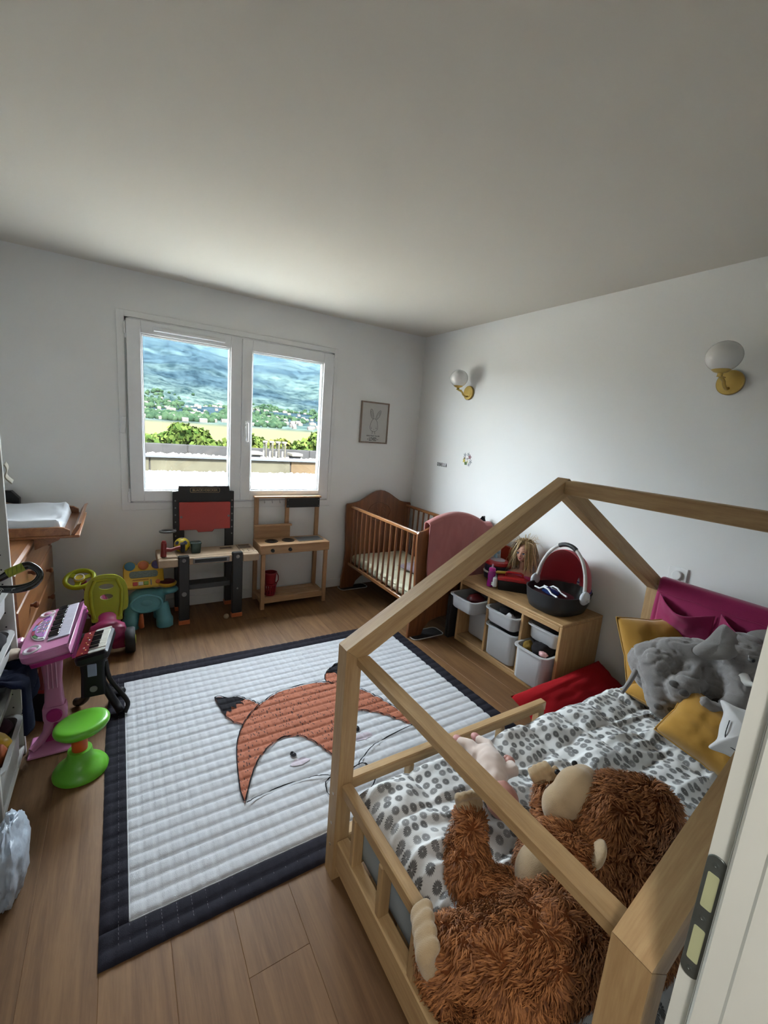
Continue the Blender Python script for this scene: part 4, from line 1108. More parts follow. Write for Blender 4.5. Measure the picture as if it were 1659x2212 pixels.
M_BIN = plain('translucent_white_plastic', (0.42, 0.43, 0.445), 0.4, var=0.04, scale=12, sub=0.0)
def bin_(label, x0, x1, y0, y1, zt, depth, mat, axis='X', group='bins of the toy shelf'):
    """open storage bin with flared rim, tapered walls and inner floor"""
    o = thing('storage_bin', label, 'bin', ((x0 + x1) / 2, (y0 + y1) / 2, zt - depth), 0, group)
    w, d = x1 - x0, y1 - y0; cx_, cy_ = (x0 + x1) / 2, (y0 + y1) / 2
    R = lambda ins, z: [(x, y, z) for x, y in rrect(w - 2 * ins, d - 2 * ins, max(0.012, 0.045 - ins * 0.3), 4, cx_, cy_)]
    rs_ = [R(0.030, zt - depth), R(0.020, zt - depth + 0.012), R(0.015, zt - 0.012), R(0.0, zt - 0.010), R(0.0, zt), R(0.017, zt), R(0.0185, zt - 0.012), R(0.025, zt - depth + 0.015)]
    mb = MB(); mb.rings(rs_, cap0=True, cap1=True)
    mb.build('tub', mat, o, 40)
    return o
def junk(owner_label, cat, name, mb, mat, label, group=None):
    o = mb.build(name, mat, None, 50)
    return tag(o, label, cat, group)
B3, B2, B1 = bays
xb0 = 2.262
bin_('shallow bin pulled far out of the shelf at its crib end', 2.135, 2.55, B1[0] + .004, B1[1] - .004, 0.428, 0.105, M_BIN)
bin_('deep bin pushed back below the pulled-out shallow bin at the crib end', 2.335, 2.66, B1[0] + .004, B1[1] - .004, 0.297, 0.235, M_BIN)
bin_('shallow bin in the middle bay holding dark clutter', 2.215, 2.64, B2[0] + .003, B2[1] - .003, 0.428, 0.105, M_BIN)
bin_('deep bin in the middle bay under the shallow one', 2.235, 2.65, B2[0] + .003, B2[1] - .003, 0.297, 0.235, M_BIN)
bin_('shallow bin flush in the bay nearest the bed', 2.292, 2.68, B3[0] + .004, B3[1] - .004, 0.428, 0.105, M_BIN)
bin_('deep bin overfilled with toys in the bay nearest the bed', 2.185, 2.62, B3[0] + .004, B3[1] - .004, 0.297, 0.235, M_BIN)
# things lying in the bins
def lump(name, c, r, mat, label, cat, seed, rz=0, group='clutter in the toy bins'):
    mb = MB().ell((0, 0, 0), 1.0, 18, 12)
    vs = []
    for v in mb.v:
        k = 1 + 0.28 * noise.noise(Vector(v) * 1.7 + Vector((seed, 0, seed)))
        vs.append((v[0] * r[0] * k, v[1] * r[1] * k, v[2] * r[2] * k))
    mb.v = vs
    return tag(mb.build(name, mat, None, 60, M=T(*c) @ RZ(rz)), label, cat, group)
M_DARK = fabric('dark_toy_cloth', (0.02, 0.018, 0.02), 0.5, 20); M_DKRED = plain('dark_red_toy', (0.10, 0.010, 0.014), 0.4)
lump('toy_car', (2.30, 2.25, 0.400), (0.07, 0.065, 0.035), M_DKRED, 'dark red toy in the pulled-out shallow bin', 'toy', 1)
lump('cloth_bundle', (2.33, 1.97, 0.400), (0.06, 0.06, 0.035), M_DARK, 'dark cloth bundle in the middle shallow bin', 'cloth', 2)
lump('toy_wrapper', (2.27, 1.88, 0.40), (0.035, 0.035, 0.035), plain('silver_wrap', (0.55, 0.56, 0.6), 0.3, 0.3), 'silvery crumpled wrapper in the middle shallow bin', 'wrapper', 3)
lump('cloth_bundle', (2.32, 1.63, 0.285), (0.075, 0.07, 0.05), M_DARK, 'black cloth bundle spilling over the deep bin nearest the bed', 'cloth', 4)
lump('striped_sock', (2.27, 1.70, 0.280), (0.035, 0.035, 0.045), fabric('mustard_stripe', (0.16, 0.10, 0.02), 0.5, 60), 'mustard brown sock on top of the deep bin nearest the bed', 'sock', 5)
lump('toy_pony', (2.25, 1.565, 0.296), (0.022, 0.03, 0.018), plain('pale_pink_toy', (0.5, 0.27, 0.28), 0.5), 'pale pink toy sticking out of the deep bin nearest the bed', 'toy', 6)

# ------------------------------------------------------------------ toys on the shelf
ZT = TH
# pink baby bottle
M_MAG = plain('magenta_clear_plastic', (0.30, 0.012, 0.20), 0.15, var=0.05, trans=0.35)
o = thing('toy_bottle', 'magenta toy baby bottle standing at the crib end of the shelf', 'bottle', (2.345, 2.165, ZT))
Mx = T(2.345, 2.165, ZT)
MB(Mx).lathe([(0.024, 0), (0.029, 0.004), (0.029, 0.045), (0.025, 0.06), (0.029, 0.075), (0.028, 0.115), (0.022, 0.122)], 20).build('body', M_MAG, o, 40)
MB(Mx).lathe([(0.024, 0.1222), (0.025, 0.126), (0.024, 0.142), (0.014, 0.148)], 20).build('cap', plain('pink_cap', (0.42, 0.02, 0.22), 0.35), o, 40)
MB(Mx).lathe([(0.010, 0.1482), (0.007, 0.158), (0.0075, 0.168), (0.003, 0.174)], 14).build('teat', plain('clear_pink_teat', (0.45, 0.25, 0.35), 0.3), o, 40)
# toy steam iron and the orange panel behind it
M_RED = plain('bright_red_plastic', (0.42, 0.012, 0.016), 0.3); M_NAVY = plain('navy_plastic', (0.022, 0.032, 0.065), 0.35)
M_LBLUE = plain('pale_blue_plastic', (0.25, 0.42, 0.52), 0.35); M_WHITEP = plain('white_plastic', (0.62, 0.63, 0.65), 0.35)
o = thing('toy_vacuum', 'toy vacuum with navy dome, red rim and pale blue nozzle behind the bottle', 'toy', (2.52, 2.285, ZT))
Mx = T(2.52, 2.285, ZT) @ RZ(0.3)
def oval(mb, prof, ax=1.0, ay=1.0, n=28, M=None):
    rs_ = [[(r * ax * math.cos(2 * PI * i / n), r * ay * math.sin(2 * PI * i / n), z) for i in range(n)] for r, z in prof]
    return mb.rings(rs_, M=M)
oval(MB(Mx), [(0.06, 0), (0.085, 0.01), (0.09, 0.05), (0.088, 0.055)], 1.0, 1.1).build('base', M_NAVY, o, 40)
oval(MB(Mx), [(0.093, 0.0552), (0.095, 0.062), (0.09, 0.068)], 1.0, 1.1).build('bumper', M_WHITEP, o, 40)
oval(MB(Mx), [(0.084, 0.0682), (0.088, 0.09), (0.08, 0.118), (0.075, 0.121)], 1.0, 1.1).build('dome', M_NAVY, o, 40)
oval(MB(Mx), [(0.082, 0.1212), (0.086, 0.13), (0.08, 0.148), (0.062, 0.155)], 1.05, 1.15).build('rim', M_RED, o, 40)
oval(MB(Mx), [(0.055, 0.1552), (0.05, 0.162), (0.03, 0.168)], 1.0, 1.1).build('window', plain('milky_plastic', (0.42, 0.36, 0.40), 0.2), o, 40)
MB(Mx).cyl((0.0, 0.02, 0.165), (0.0, 0.025, 0.215), 0.014, 0.011, 12).cyl((0.0, -0.01, 0.213), (0.0, 0.065, 0.222), 0.013, 0.010, 12).box(-0.022, 0.022, 0.0, 0.05, 0.222, 0.230, 0.003).build('nozzle', M_LBLUE, o, 40)
o = thing('orange_toy_board', 'orange-red toy board leaning on the wall behind the toy vacuum', 'toy', (2.68, 2.30, ZT))
MB().prism(rrect(0.13, 0.24, 0.05, 5), 0.018, T(2.672, 2.335, ZT + 0.122) @ RZ(PI / 2) @ RX(PI / 2 - 0.08), 0.004).build('board', plain('orange_red_plastic', (0.40, 0.045, 0.018), 0.4), o, 30)
# toolbox
o = thing('toy_toolbox', 'open toy toolbox with red lid, black body and white latch end', 'toolbox', (2.45, 2.06, ZT))
Mx = T(2.47, 2.05, ZT) @ RZ(-0.80)
M_BLK = plain('black_plastic', (0.008, 0.008, 0.010), 0.42, spec=0.3)
MB(Mx).rings([[(x, y, z) for x, y in rrect(0.25 * s, 0.13 * s, 0.015, 3)] for z, s in ((0.0, 0.92), (0.07, 1.0), (0.072, 1.0))]).build('body', M_BLK, o, 30)
MB(Mx).box(-0.158, -0.1255, -0.06, 0.06, 0.012, 0.085, 0.008).build('end_panel', M_WHITEP, o, 0)
for y in (-0.035, 0.0, 0.035): MB(Mx).box(-0.166, -0.1585, y - 0.008, y + 0.008, 0.02, 0.045, 0.002).build('latch', M_WHITEP, o, 0)
lp = [(-0.12, 0.0725), (-0.125, 0.088), (-0.05, 0.098), (0.06, 0.098), (0.085, 0.085), (0.125, 0.080), (0.125, 0.0725)]
MB(Mx).prism(lp, 0.125, Matrix(((1, 0, 0, 0), (0, 0, -1, 0.0625), (0, 1, 0, 0), (0, 0, 0, 1))), 0.003).build('lid', M_RED, o, 0)
MB(Mx).tube([(-0.07, 0, 0.096), (-0.065, 0, 0.122), (-0.05, 0, 0.128), (0.035, 0, 0.128), (0.05, 0, 0.122), (0.055, 0, 0.096)], 0.009, 8, flat=0.8).build('handle', M_RED, o, 50)
for (a, c, l_) in ((-0.13, 0.02, 'wrench'), (-0.115, 0.045, 'screwdriver')):
    MB(Mx).cyl((a - 0.02, c, 0.105), (a + 0.06, c + 0.01, 0.108), 0.008, n=8).build(l_ + '_grip', plain('yellow_plastic', (0.55, 0.38, 0.02), 0.35), o, 40)
# pens standing behind
for i, (x, y, c, nm, w_) in enumerate(((2.60, 1.955, (0.03, 0.03, 0.22), 'blue', 'beside the doll bust'), (2.63, 1.86, (0.25, 0.015, 0.02), 'dark red', 'behind the doll carrier'))):
    o = thing('toy_screwdriver', '%s toy screwdriver standing upright %s' % (nm, w_), 'toy', (x, y, ZT))
    MB().cyl((x, y, ZT), (x + 0.006, y + 0.003, ZT + 0.10), 0.007, 0.005, 10).build('handle', plain(nm + '_pen', c, 0.35), o, 40)
    MB().cyl((x + 0.006, y + 0.003, ZT + 0.10), (x + 0.009, y + 0.004, ZT + 0.15), 0.004, 0.0015, 8).build('tip', plain(nm + '_pen', c, 0.35), o, 40)

# doll styling bust
M_SKIN = plain('doll_skin', (0.52, 0.285, 0.20), 0.45, var=0.03)
o = thing('doll_bust', 'doll styling bust with wild blond hair and a pink top', 'doll', (2.61, 2.065, ZT))
Mx = T(2.575, 2.085, ZT) @ RZ(PI + 0.28) @ SC(1.25, 1.25, 1.25)      # local +X looks out of the wall
oval(MB(Mx), [(0.085, 0.0), (0.10, 0.012), (0.098, 0.035), (0.085, 0.042)], 0.75, 1.15).build('base', M_BLK, o, 40)
bb = MB()
bb.ell((-0.005, 0, 0.07), (0.045, 0.085, 0.042), 20, 12); bb.cyl((0, 0, 0.09), (0.004, 0, 0.16), 0.021, 0.019, 14)
hd = MB()
hd.ell((0.008, 0, 0.215), (0.047, 0.041, 0.056), 22, 16); hd.ell((0.030, 0, 0.192), (0.027, 0.025, 0.030), 16, 12)
hd.ell((0.047, 0, 0.176), (0.010, 0.012, 0.009)); hd.ell((0.0565, 0, 0.204), (0.007, 0.0062, 0.008)); hd.ell((0.052, 0, 0.214), (0.006, 0.0045, 0.014))
for s in (1, -1):
    hd.ell((0.040, 0.019 * s, 0.200), (0.012, 0.013, 0.014)); hd.ell((0.047, 0.017 * s, 0.228), (0.008, 0.014, 0.006))
for v in hd.v: pass
bb.v += []; base_n = len(bb.v); bb.v.extend(hd.v); bb.f.extend([tuple(i + base_n for i in f) for f in hd.f])
me = remesh(bb, 0.0035, 5)
link('head_and_shoulders', me, M_SKIN, o, 180, M=Mx, fixn=False)
oval(MB(Mx), [(0.09, 0.0425), (0.092, 0.06), (0.083, 0.082)], 0.58, 1.04).build('top', plain('pink_doll_top', (0.42, 0.03, 0.14), 0.5), o, 40)
for s in (1, -1):
    MB(Mx).ell((0.0505, 0.017 * s, 0.2155), (0.0035, 0.0085, 0.0055), 12, 8).build('eye', plain('doll_eye_white', (0.6, 0.58, 0.56), 0.2), o, 60)
    MB(Mx).ell((0.0528, 0.0165 * s, 0.2155), (0.002, 0.0042, 0.0046), 10, 8).build('iris', plain('doll_iris', (0.05, 0.09, 0.16), 0.2), o, 60)
    MB(Mx).tube([(0.0535, 0.008 * s, 0.2195), (0.0545, 0.017 * s, 0.2225), (0.050, 0.0265 * s, 0.219)], 0.0011, 5).build('lash', plain('doll_lash', (0.05, 0.03, 0.02), 0.6), o, 60)
    MB(Mx).tube([(0.0555, 0.008 * s, 0.2315), (0.055, 0.018 * s, 0.234), (0.048, 0.028 * s, 0.229)], 0.0013, 5).build('brow', plain('doll_brow', (0.20, 0.11, 0.05), 0.7), o, 60)
MB(Mx).ell((0.0545, 0, 0.1895), (0.0045, 0.0105, 0.0028), 12, 8).ell((0.0538, 0, 0.1855), (0.0045, 0.0085, 0.0028), 12, 8).build('lips', plain('doll_lips', (0.45, 0.10, 0.11), 0.35), o, 60)
# hair: many flat strands starting on the scalp
M_BLOND = plain('blond_hair', (0.52, 0.375, 0.19), 0.45, var=0.35, scale=60)
hr = np.random.RandomState(11); hb_ = MB()
def strand(pts, w):
    pts = spline(pts, 5); vs, fs = [], []
    n_ = len(pts)
    for i, p in enumerate(pts):
        t = (pts[min(i + 1, n_ - 1)] - pts[max(0, i - 1)]).normalized()
        sd = t.cross(Vector((p.x, p.y, 0.0)) + Vector((0.001, 0, 0))).normalized(); nn = t.cross(sd)
        ww = w * (1 - (i / (n_ - 1)) ** 2.2 * 0.85)
        vs += [p - sd * ww, p + nn * ww * 0.5, p + sd * ww]
    for i in range(n_ - 1):
        for k in (0, 1): fs.append((3 * i + k, 3 * i + k + 1, 3 * i + 4 + k, 3 * i + 3 + k))
    hb_.add(vs, fs)
for i in range(300):
    a = hr.uniform(-PI, PI); up = hr.uniform(0.1, 1.0) ** 0.6
    fr = math.cos(a)
    if fr > 0.55 and up < 0.72: continue
    root = Vector((0.006 + 0.047 * math.cos(a) * math.cos(up * PI / 2), 0.043 * math.sin(a) * math.cos(up * PI / 2), 0.218 + 0.058 * math.sin(up * PI / 2)))
    out = Vector((math.cos(a), math.sin(a), 0))
    if fr > 0.3: out = (out + Vector((0, 0.9 if math.sin(a) > 0 else -0.9, 0))).normalized()
    L_ = hr.uniform(0.10, 0.20)
    if hr.uniform() < 0.16:    # fly-away strands
        d = (out + Vector((0, 0, hr.uniform(0.2, 1.2)))).normalized()
        pts = [root, root + d * 0.04, root + d * 0.075 + Vector((0, 0, hr.uniform(-0.02, 0.02))), root + d * 0.10 + Vector((0, 0, hr.uniform(-0.05, 0.0)))]
        strand(pts, 0.0016)
    else:
        b1 = root + out * hr.uniform(0.012, 0.03) + Vector((0, 0, hr.uniform(0.0, 0.022)))
        b2 = root + out * hr.uniform(0.03, 0.055) + Vector((0, 0, -L_ * 0.4))
        b3 = root + out * hr.uniform(0.03, 0.075) + Vector((hr.uniform(-.02, .02), hr.uniform(-.02, .02), -L_))
        if b3.z < 0.05: b3.z = 0.05
        strand([root, b1, b2, b3], hr.uniform(0.0035, 0.0065))
hb_.ell((-0.006, 0, 0.222), (0.047, 0.046, 0.058), 18, 12)
ho = hb_.build('hair', M_BLOND, o, 180, M=Mx, fixn=False); ho['kind'] = 'stuff'; ho['label'] = 'tousled blond hair'

# doll carrier
o = thing('doll_carrier', 'black doll carrier with a red hood and white carrying handle', 'doll carrier', (2.485, 1.70, ZT))
Mx = T(2.485, 1.69, ZT) @ SC(1, 1.08, 1.04)
M_CHAR = plain('charcoal_plastic', (0.020, 0.022, 0.025), 0.5, bump=0.1, bscale=120)
def sup(a_, b_, z, n=36, p=2.6, cx=0):
    r_ = []
    for i in range(n):
        t = 2 * PI * i / n; c, s = math.cos(t), math.sin(t)
        r_.append((cx + a_ * math.copysign(abs(c) ** (2 / p), c), b_ * math.copysign(abs(s) ** (2 / p), s), z))
    return r_
MB(Mx).rings([sup(0.155, 0.125, 0.0), sup(0.175, 0.145, 0.012), sup(0.195, 0.160, 0.06), sup(0.205, 0.168, 0.125), sup(0.208, 0.171, 0.132), sup(0.200, 0.163, 0.132), sup(0.185, 0.150, 0.06), sup(0.16, 0.13, 0.03)]).build('tub', M_CHAR, o, 50)
M_HOOD = fabric('coral_red_hood', (0.40, 0.030, 0.045), 0.08, 8); 
def hood(u, v):
    t = PI * u; k = v          # v: 0 at the handle arch, 1 at the wall end
    R = 0.165 * math.cos(k * PI / 2 * 0.96)
    Hh = 0.27 * math.cos(k * PI / 2 * 0.93) ** 0.7
    x = 0.02 + 0.185 * math.sin(k * PI / 2)
    return (x, R * math.cos(t) * (1.0), 0.125 + Hh * math.sin(t) ** 0.85 * 0.97)
hd_ = MB(Mx).grid(hood, 34, 20).build('hood', M_HOOD, o, 180, fixn=False)
so = hd_.modifiers.new('thickness', 'SOLIDIFY'); so.thickness = 0.004
M_PHANDLE = plain('off_white_handle', (0.52, 0.50, 0.48), 0.45)
arch = [(-0.005 + 0.03 * math.sin(PI * i / 24), 0.172 * math.cos(PI * i / 24) * (1 - 0.12 * math.sin(PI * i / 24)), 0.135 + 0.285 * math.sin(PI * i / 24) ** 0.8) for i in range(25)]
MB(Mx).tube(arch[:10], 0.0105, 10).tube(arch[15:], 0.0105, 10).build('handle_tube', M_PHANDLE, o, 60)
MB(Mx).tube(arch[9:16], 0.0145, 10).build('handle_grip', plain('black_grip', (0.02, 0.02, 0.022), 0.5), o, 60)
for s in (1, -1):
    hub = MB(Mx).ell((-0.005, 0.178 * s, 0.135), (0.043, 0.022, 0.043), 20, 12).build('hub', plain('grey_white_hub', (0.50, 0.53, 0.57), 0.35), o, 60)
    MB(Mx).cyl((-0.005, 0.198 * s, 0.13), (-0.005, 0.206 * s, 0.13), 0.014, 0.012, 14).build('hub_cap', MATS['grey_white_hub'], hub, 40)
MB(Mx).tube([(0.02 + 0.188 * math.sin(i * PI / 20) - 0.0, 0.169 * math.cos(i * PI / 20), 0.150) for i in range(21)], 0.004, 6).build('piping', plain('blue_piping', (0.05, 0.05, 0.30), 0.5), o, 60)
MB(Mx).rings([sup(0.11, 0.10, 0.035, 24, 2.6, -0.06), sup(0.125, 0.115, 0.10, 24, 2.6, -0.06)]).build('seat_pad', plain('dark_wine_lining', (0.05, 0.008, 0.014), 0.6), o, 50)
o2 = thing('toy_sledge', 'toy sledge with white frame and blue glassy shell inside the doll carrier', 'toy', (2.40, 1.70, ZT + 0.1))
My = T(2.40, 1.69, ZT + 0.108) @ RZ(1.35) @ SC(0.85, 0.85, 0.85)
MB(My).rings([[(x, y, z) for x, y in rrect(0.13 * s, 0.085 * s, 0.02, 4)] for z, s in ((0.0, 0.7), (0.015, 1.0), (0.035, 1.0), (0.046, 0.6))]).build('shell', plain('blue_glassy_plastic', (0.012, 0.035, 0.15), 0.1, trans=0.2), o2, 50)
for s in (1, -1):
    MB(My).tube([(-0.125, 0.045 * s, 0.025), (-0.06, 0.045 * s, 0.03), (-0.02, 0.045 * s, 0.052), (0.03, 0.045 * s, 0.052), (0.075, 0.045 * s, 0.022), (0.13, 0.045 * s, 0.02)], 0.007, 8).build('runner', M_WHITEP, o2, 60)

# ------------------------------------------------------------------ toy workbench
M_BENCHBLK = plain('bench_black_plastic', (0.014, 0.015, 0.016), 0.45, bump=0.15, bscale=150)
M_TAN = plain('tan_plastic', (0.44, 0.32, 0.215), 0.5, var=0.08, scale=30)
M_ORNG = plain('orange_plastic', (0.52, 0.13, 0.045), 0.45)
M_BRED = plain('tomato_red_plastic', (0.40, 0.045, 0.035), 0.4)
M_GREYP = plain('grey_plastic', (0.20, 0.20, 0.20), 0.45)
wbk = thing('toy_workbench', 'black and tan toy workbench with a red tool panel under the window', 'workbench', (0.59, 3.57, 0))
bp_ = [(0.345, 0.475), (0.345, 1.005), (0.385, 1.010), (0.388, 1.050), (0.776, 1.050), (0.780, 1.010), (0.815, 1.005), (0.815, 0.475), (0.745, 0.475), (0.745, 0.70), (0.425, 0.70), (0.425, 0.475)]
MB().prism(bp_, 0.035, XZ(3.762), 0.004).build('back_panel', M_BENCHBLK, wbk, 0)
rp_ = [(0.388, 0.690), (0.388, 0.915), (0.395, 0.920), (0.775, 0.920), (0.782, 0.915), (0.782, 0.690), (0.655, 0.688), (0.64, 0.668), (0.53, 0.668), (0.515, 0.688)]
MB().prism(rp_, 0.022, XZ(3.7265), 0.004).build('red_panel', M_BRED, wbk, 0)
for x, z in ((0.402, 0.80), (0.768, 0.80)): MB().cyl((x, 3.704, z), (x, 3.699, z), 0.009, n=12).build('bolt', M_GREYP, wbk, 40)
for k in range(6):
    for x in (0.362, 0.799): MB().cyl((x, 3.7265, 0.64 + k * 0.058), (x, 3.7225, 0.64 + k * 0.058), 0.006, n=10).build('rivet', M_GREYP, wbk, 40)
# brand plate
bf = MB().tube([(0.585 + x, 3.7255, 1.016 + z) for x, z in rrect(0.225, 0.036, 0.008, 3)], 0.002, 5, loop=True)
M_GOLDP = plain('gold_print', (0.30, 0.22, 0.12), 0.5)
bf.build('badge_frame', M_GOLDP, wbk, 60)
tm = text_mesh('BLACK+DECKER', 0.0262, 0.0008, bold=0.0006)
link('badge_lettering', tm, M_GOLDP, wbk, 0, M=T(0.585, 3.7262, 1.015) @ RX(PI / 2))
def leg(x0, x1, y0, y1, zt, nm='leg'):
    MB().box(x0, x1, y0, y1, 0.034, zt, 0.006).build(nm, M_BENCHBLK, wbk, 0)
    MB().box(x0 - 0.002, x1 + 0.002, y0 - 0.003, y1 + 0.003, 0, 0.0338, 0.003).build('foot', M_ORNG, wbk, 0)
leg(0.350, 0.426, 3.425, 3.462, 0.556); leg(0.744, 0.826, 3.425, 3.462, 0.556)
leg(0.350, 0.426, 3.705, 3.760, 0.474); leg(0.744, 0.806, 3.705, 3.760, 0.474)
for x in (0.388, 0.785):
    for z, r_ in ((0.52, 0.015), (0.25, 0.019 if x < 0.5 else 0.008)):
        MB().cyl((x, 3.4248, z), (x, 3.419, z), r_, r_ * 0.8, 16).build('screw_head', M_GREYP, wbk, 40)
# table top with tool wells
tt = MB(); tt.box(0.215, 0.350 - .0005, 3.46, 3.72, 0.472, 0.540, 0.006); tt.box(0.350, 0.826, 3.4625, 3.7045, 0.472, 0.540, 0.004)
tt.box(0.8265, 0.958, 3.46, 3.72, 0.472, 0.540, 0.006); tt.box(0.4265, 0.7435, 3.432, 3.4622, 0.480, 0.536, 0.004)
tt.box(0.215, 0.349, 3.425, 3.4595, 0.472, 0.536, 0.006); tt.box(0.827, 0.958, 3.425, 3.4595, 0.472, 0.536, 0.006)
top_ = tt.build('tabletop', M_TAN, wbk, 0)
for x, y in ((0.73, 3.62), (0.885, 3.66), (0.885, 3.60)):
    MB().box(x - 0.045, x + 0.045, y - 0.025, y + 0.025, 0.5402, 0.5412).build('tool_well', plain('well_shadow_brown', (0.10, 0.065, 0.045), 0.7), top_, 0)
    MB().tube([(x + a, y + c, 0.5425) for a, c in rrect(0.10, 0.06, 0.008, 3)], 0.004, 5, loop=True).build('well_rim', M_TAN, top_, 60)
for k in range(6):
    x = 0.85 + (k % 3) * 0.04; y = 3.50 + (k // 3) * 0.035
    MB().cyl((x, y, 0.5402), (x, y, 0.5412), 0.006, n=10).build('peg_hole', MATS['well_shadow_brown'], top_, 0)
MB().box(0.452, 0.722, 3.424, 3.4315, 0.488, 0.530, 0.003).build('gauge_strip', M_GREYP, wbk, 0)
MB().box(0.465, 0.70, 3.421, 3.4238, 0.496, 0.522, 0.002).build('gauge_window', M_BENCHBLK, wbk, 0)
MB().box(0.426, 0.744, 3.52, 3.70, 0.25, 0.264, 0.003).box(0.426, 0.744, 3.51, 3.5198, 0.25, 0.292, 0.003).build('lower_shelf', plain('dark_grey_plastic', (0.045, 0.048, 0.05), 0.5), wbk, 0)
MB().tube([(0.30 + 0.052 * math.cos(a * PI / 10), 3.66 + 0.04 * math.sin(a * PI / 10), 0.70) for a in range(20)], 0.011, 8, loop=True, flat=0.9).build('tool_ring', plain('ring_grey_plastic', (0.12, 0.12, 0.12), 0.5), wbk, 60)

# things on the workbench
ZB = 0.5405
o = thing('toy_drill', 'dark red toy cordless drill lying on the workbench', 'drill', (0.31, 3.49, ZB))
M_DRILL = plain('dark_red_plastic', (0.20, 0.016, 0.018), 0.35)
Mx = T(0.255, 3.492, ZB + 0.052)
MB(Mx).cyl((0.0, 0, -0.046), (0.004, 0, 0.058), 0.021, 0.019, 14).cyl((0.004, 0, 0.0585), (0.005, 0, 0.075), 0.019, 0.012, 14).build('motor_housing', M_DRILL, o, 40)
MB(Mx).cyl((-0.001, 0, -0.052), (-0.001, 0, -0.0462), 0.014, 0.012, 12).build('chuck', M_BLK, o, 40)
MB(Mx).tube([(0.015, 0, 0.005), (0.05, 0, 0.0), (0.09, 0, 0.012), (0.118, 0, 0.015)], [0.017, 0.013, 0.0135, 0.017], 10).build('grip', M_DRILL, o, 60)
MB(Mx).box(0.116, 0.148, -0.028, 0.028, -0.018, 0.050, 0.006).build('battery', M_BLK, o, 0)
o = thing('toy_football', 'yellow toy football with navy patches on the workbench', 'ball', (0.395, 3.60, ZB))
Mx = T(0.395, 3.60, ZB + 0.058)
MB(Mx).ell((0, 0, 0), 0.058, 28, 18).build('shell', plain('yellow_ball', (0.55, 0.42, 0.015), 0.35), o, 180)
phi = (1 + 5 ** .5) / 2
for i, d in enumerate([Vector(v).normalized() for v in ((0, 1, phi), (0, -1, phi), (0, -1, -phi), (0, 1, -phi), (1, phi, 0), (-1, phi, 0), (1, -phi, 0), (-1, -phi, 0), (phi, 0, 1), (-phi, 0, 1), (phi, 0, -1), (-phi, 0, -1))]):
    q = d.to_track_quat('Z', 'Y').to_matrix().to_4x4()
    pv = [(0.019 * math.cos(2 * PI * k / 5), 0.019 * math.sin(2 * PI * k / 5)) for k in range(5)]
    vs = []
    for rr_ in (0.0, 0.5, 1.0):
        for k in range(20):
            a = pv[k // 4]; c = pv[(k // 4 + 1) % 5]; t = (k % 4) / 4
            p = Vector((a[0] + (c[0] - a[0]) * t, a[1] + (c[1] - a[1]) * t, 0)) * rr_
            p.z = 0.058; vs.append(p.normalized() * 0.0586)
    fs = [(r_ * 20 + k, r_ * 20 + (k + 1) % 20, (r_ + 1) * 20 + (k + 1) % 20, (r_ + 1) * 20 + k) for r_ in (0, 1) for k in range(20)]
    MB(Mx @ RZ(0.4) @ RX(0.5)).add(vs, fs, q).build('patch', plain('navy_patch', (0.02, 0.03, 0.09), 0.4), o, 180, fixn=False)
o = thing('toy_bin', 'dark green plastic toy box beside the football on the workbench', 'box', (0.485, 3.56, ZB))
MB().rings([[(0.49 + x, 3.56 + y, ZB + z) for x, y in rrect(0.075 * s, 0.06 * s, 0.012, 3)] for z, s in ((0, 0.85), (0.06, 1.0), (0.075, 1.0))]).build('body', plain('dark_green_plastic', (0.015, 0.045, 0.035), 0.4), o, 30)
MB().rings([[(0.49 + x, 3.56 + y, ZB + z) for x, y in rrect(0.082 * s, 0.067 * s, 0.012, 3)] for z, s in ((0.0752, 1), (0.083, 1.0), (0.088, 0.85))]).build('lid', MATS['dark_green_plastic'], o, 30)
o = tag(MB().ell((0, 0, 0), 0.021, 18, 12).build('small_ball', plain('tan_ball', (0.35, 0.26, 0.16), 0.5), None, 180, M=T(0.70, 3.42, 0.021)), 'small tan ball on the floor between the workbench legs', 'ball')

# ------------------------------------------------------------------ play kitchen
M_KIT = wood('kitchen_pine_x', (0.50, 0.30, 0.155), (0.36, 0.20, 0.095), 'X', 0.5, 0.6, 1.0)
M_KITZ = wood('kitchen_pine_z', (0.44, 0.255, 0.13), (0.32, 0.175, 0.08), 'Z', 0.5, 0.3, 1.0)
kt = thing('play_kitchen', 'wooden play kitchen with two hob rings, sink and upper rack', 'play kitchen', (1.295, 3.62, 0))
KX0, KX1, KY0, KY1 = 0.982, 1.612, 3.475, 3.765
for x in (KX0 + 0.012, KX1 - 0.045): MB().box(x, x + 0.034, KY0 + 0.004, KY0 + 0.034, 0, 0.4985, 0.003).build('leg', M_KITZ, kt, 0)
for x, zt in ((KX0 + 0.012, 0.945), (KX1 - 0.045, 0.945)): MB().box(x, x + 0.036, KY1 - 0.032, KY1, 0, zt, 0.003).build('post', M_KITZ, kt, 0)
MB().box(1.275, 1.309, KY1 - 0.032, KY1 - .001, 0.5795, 0.945, 0.003).build('post', M_KITZ, kt, 0)
MB().box(KX0, KX1, KY0, KY1 - 0.033, 0.563, 0.579, 0.003).build('worktop', M_KIT, kt, 0)
MB().box(KX0 + .001, KX1 - .001, KY0 + .001, KY0 + 0.014, 0.499, 0.5628, 0.003).build('front_board', M_KIT, kt, 0)
for x in (KX0 + .001, KX1 - 0.0145): MB().box(x, x + 0.0135, KY0 + 0.0145, KY1 - 0.034, 0.499, 0.5628, 0.002).build('side_board', M_KIT, kt, 0)
for x in (1.085, 1.24): 
    kb = MB().cyl((x, KY0 + .0008, 0.532), (x, KY0 - 0.014, 0.532), 0.0165, 0.014, 16).build('knob', M_BLK, kt, 40)
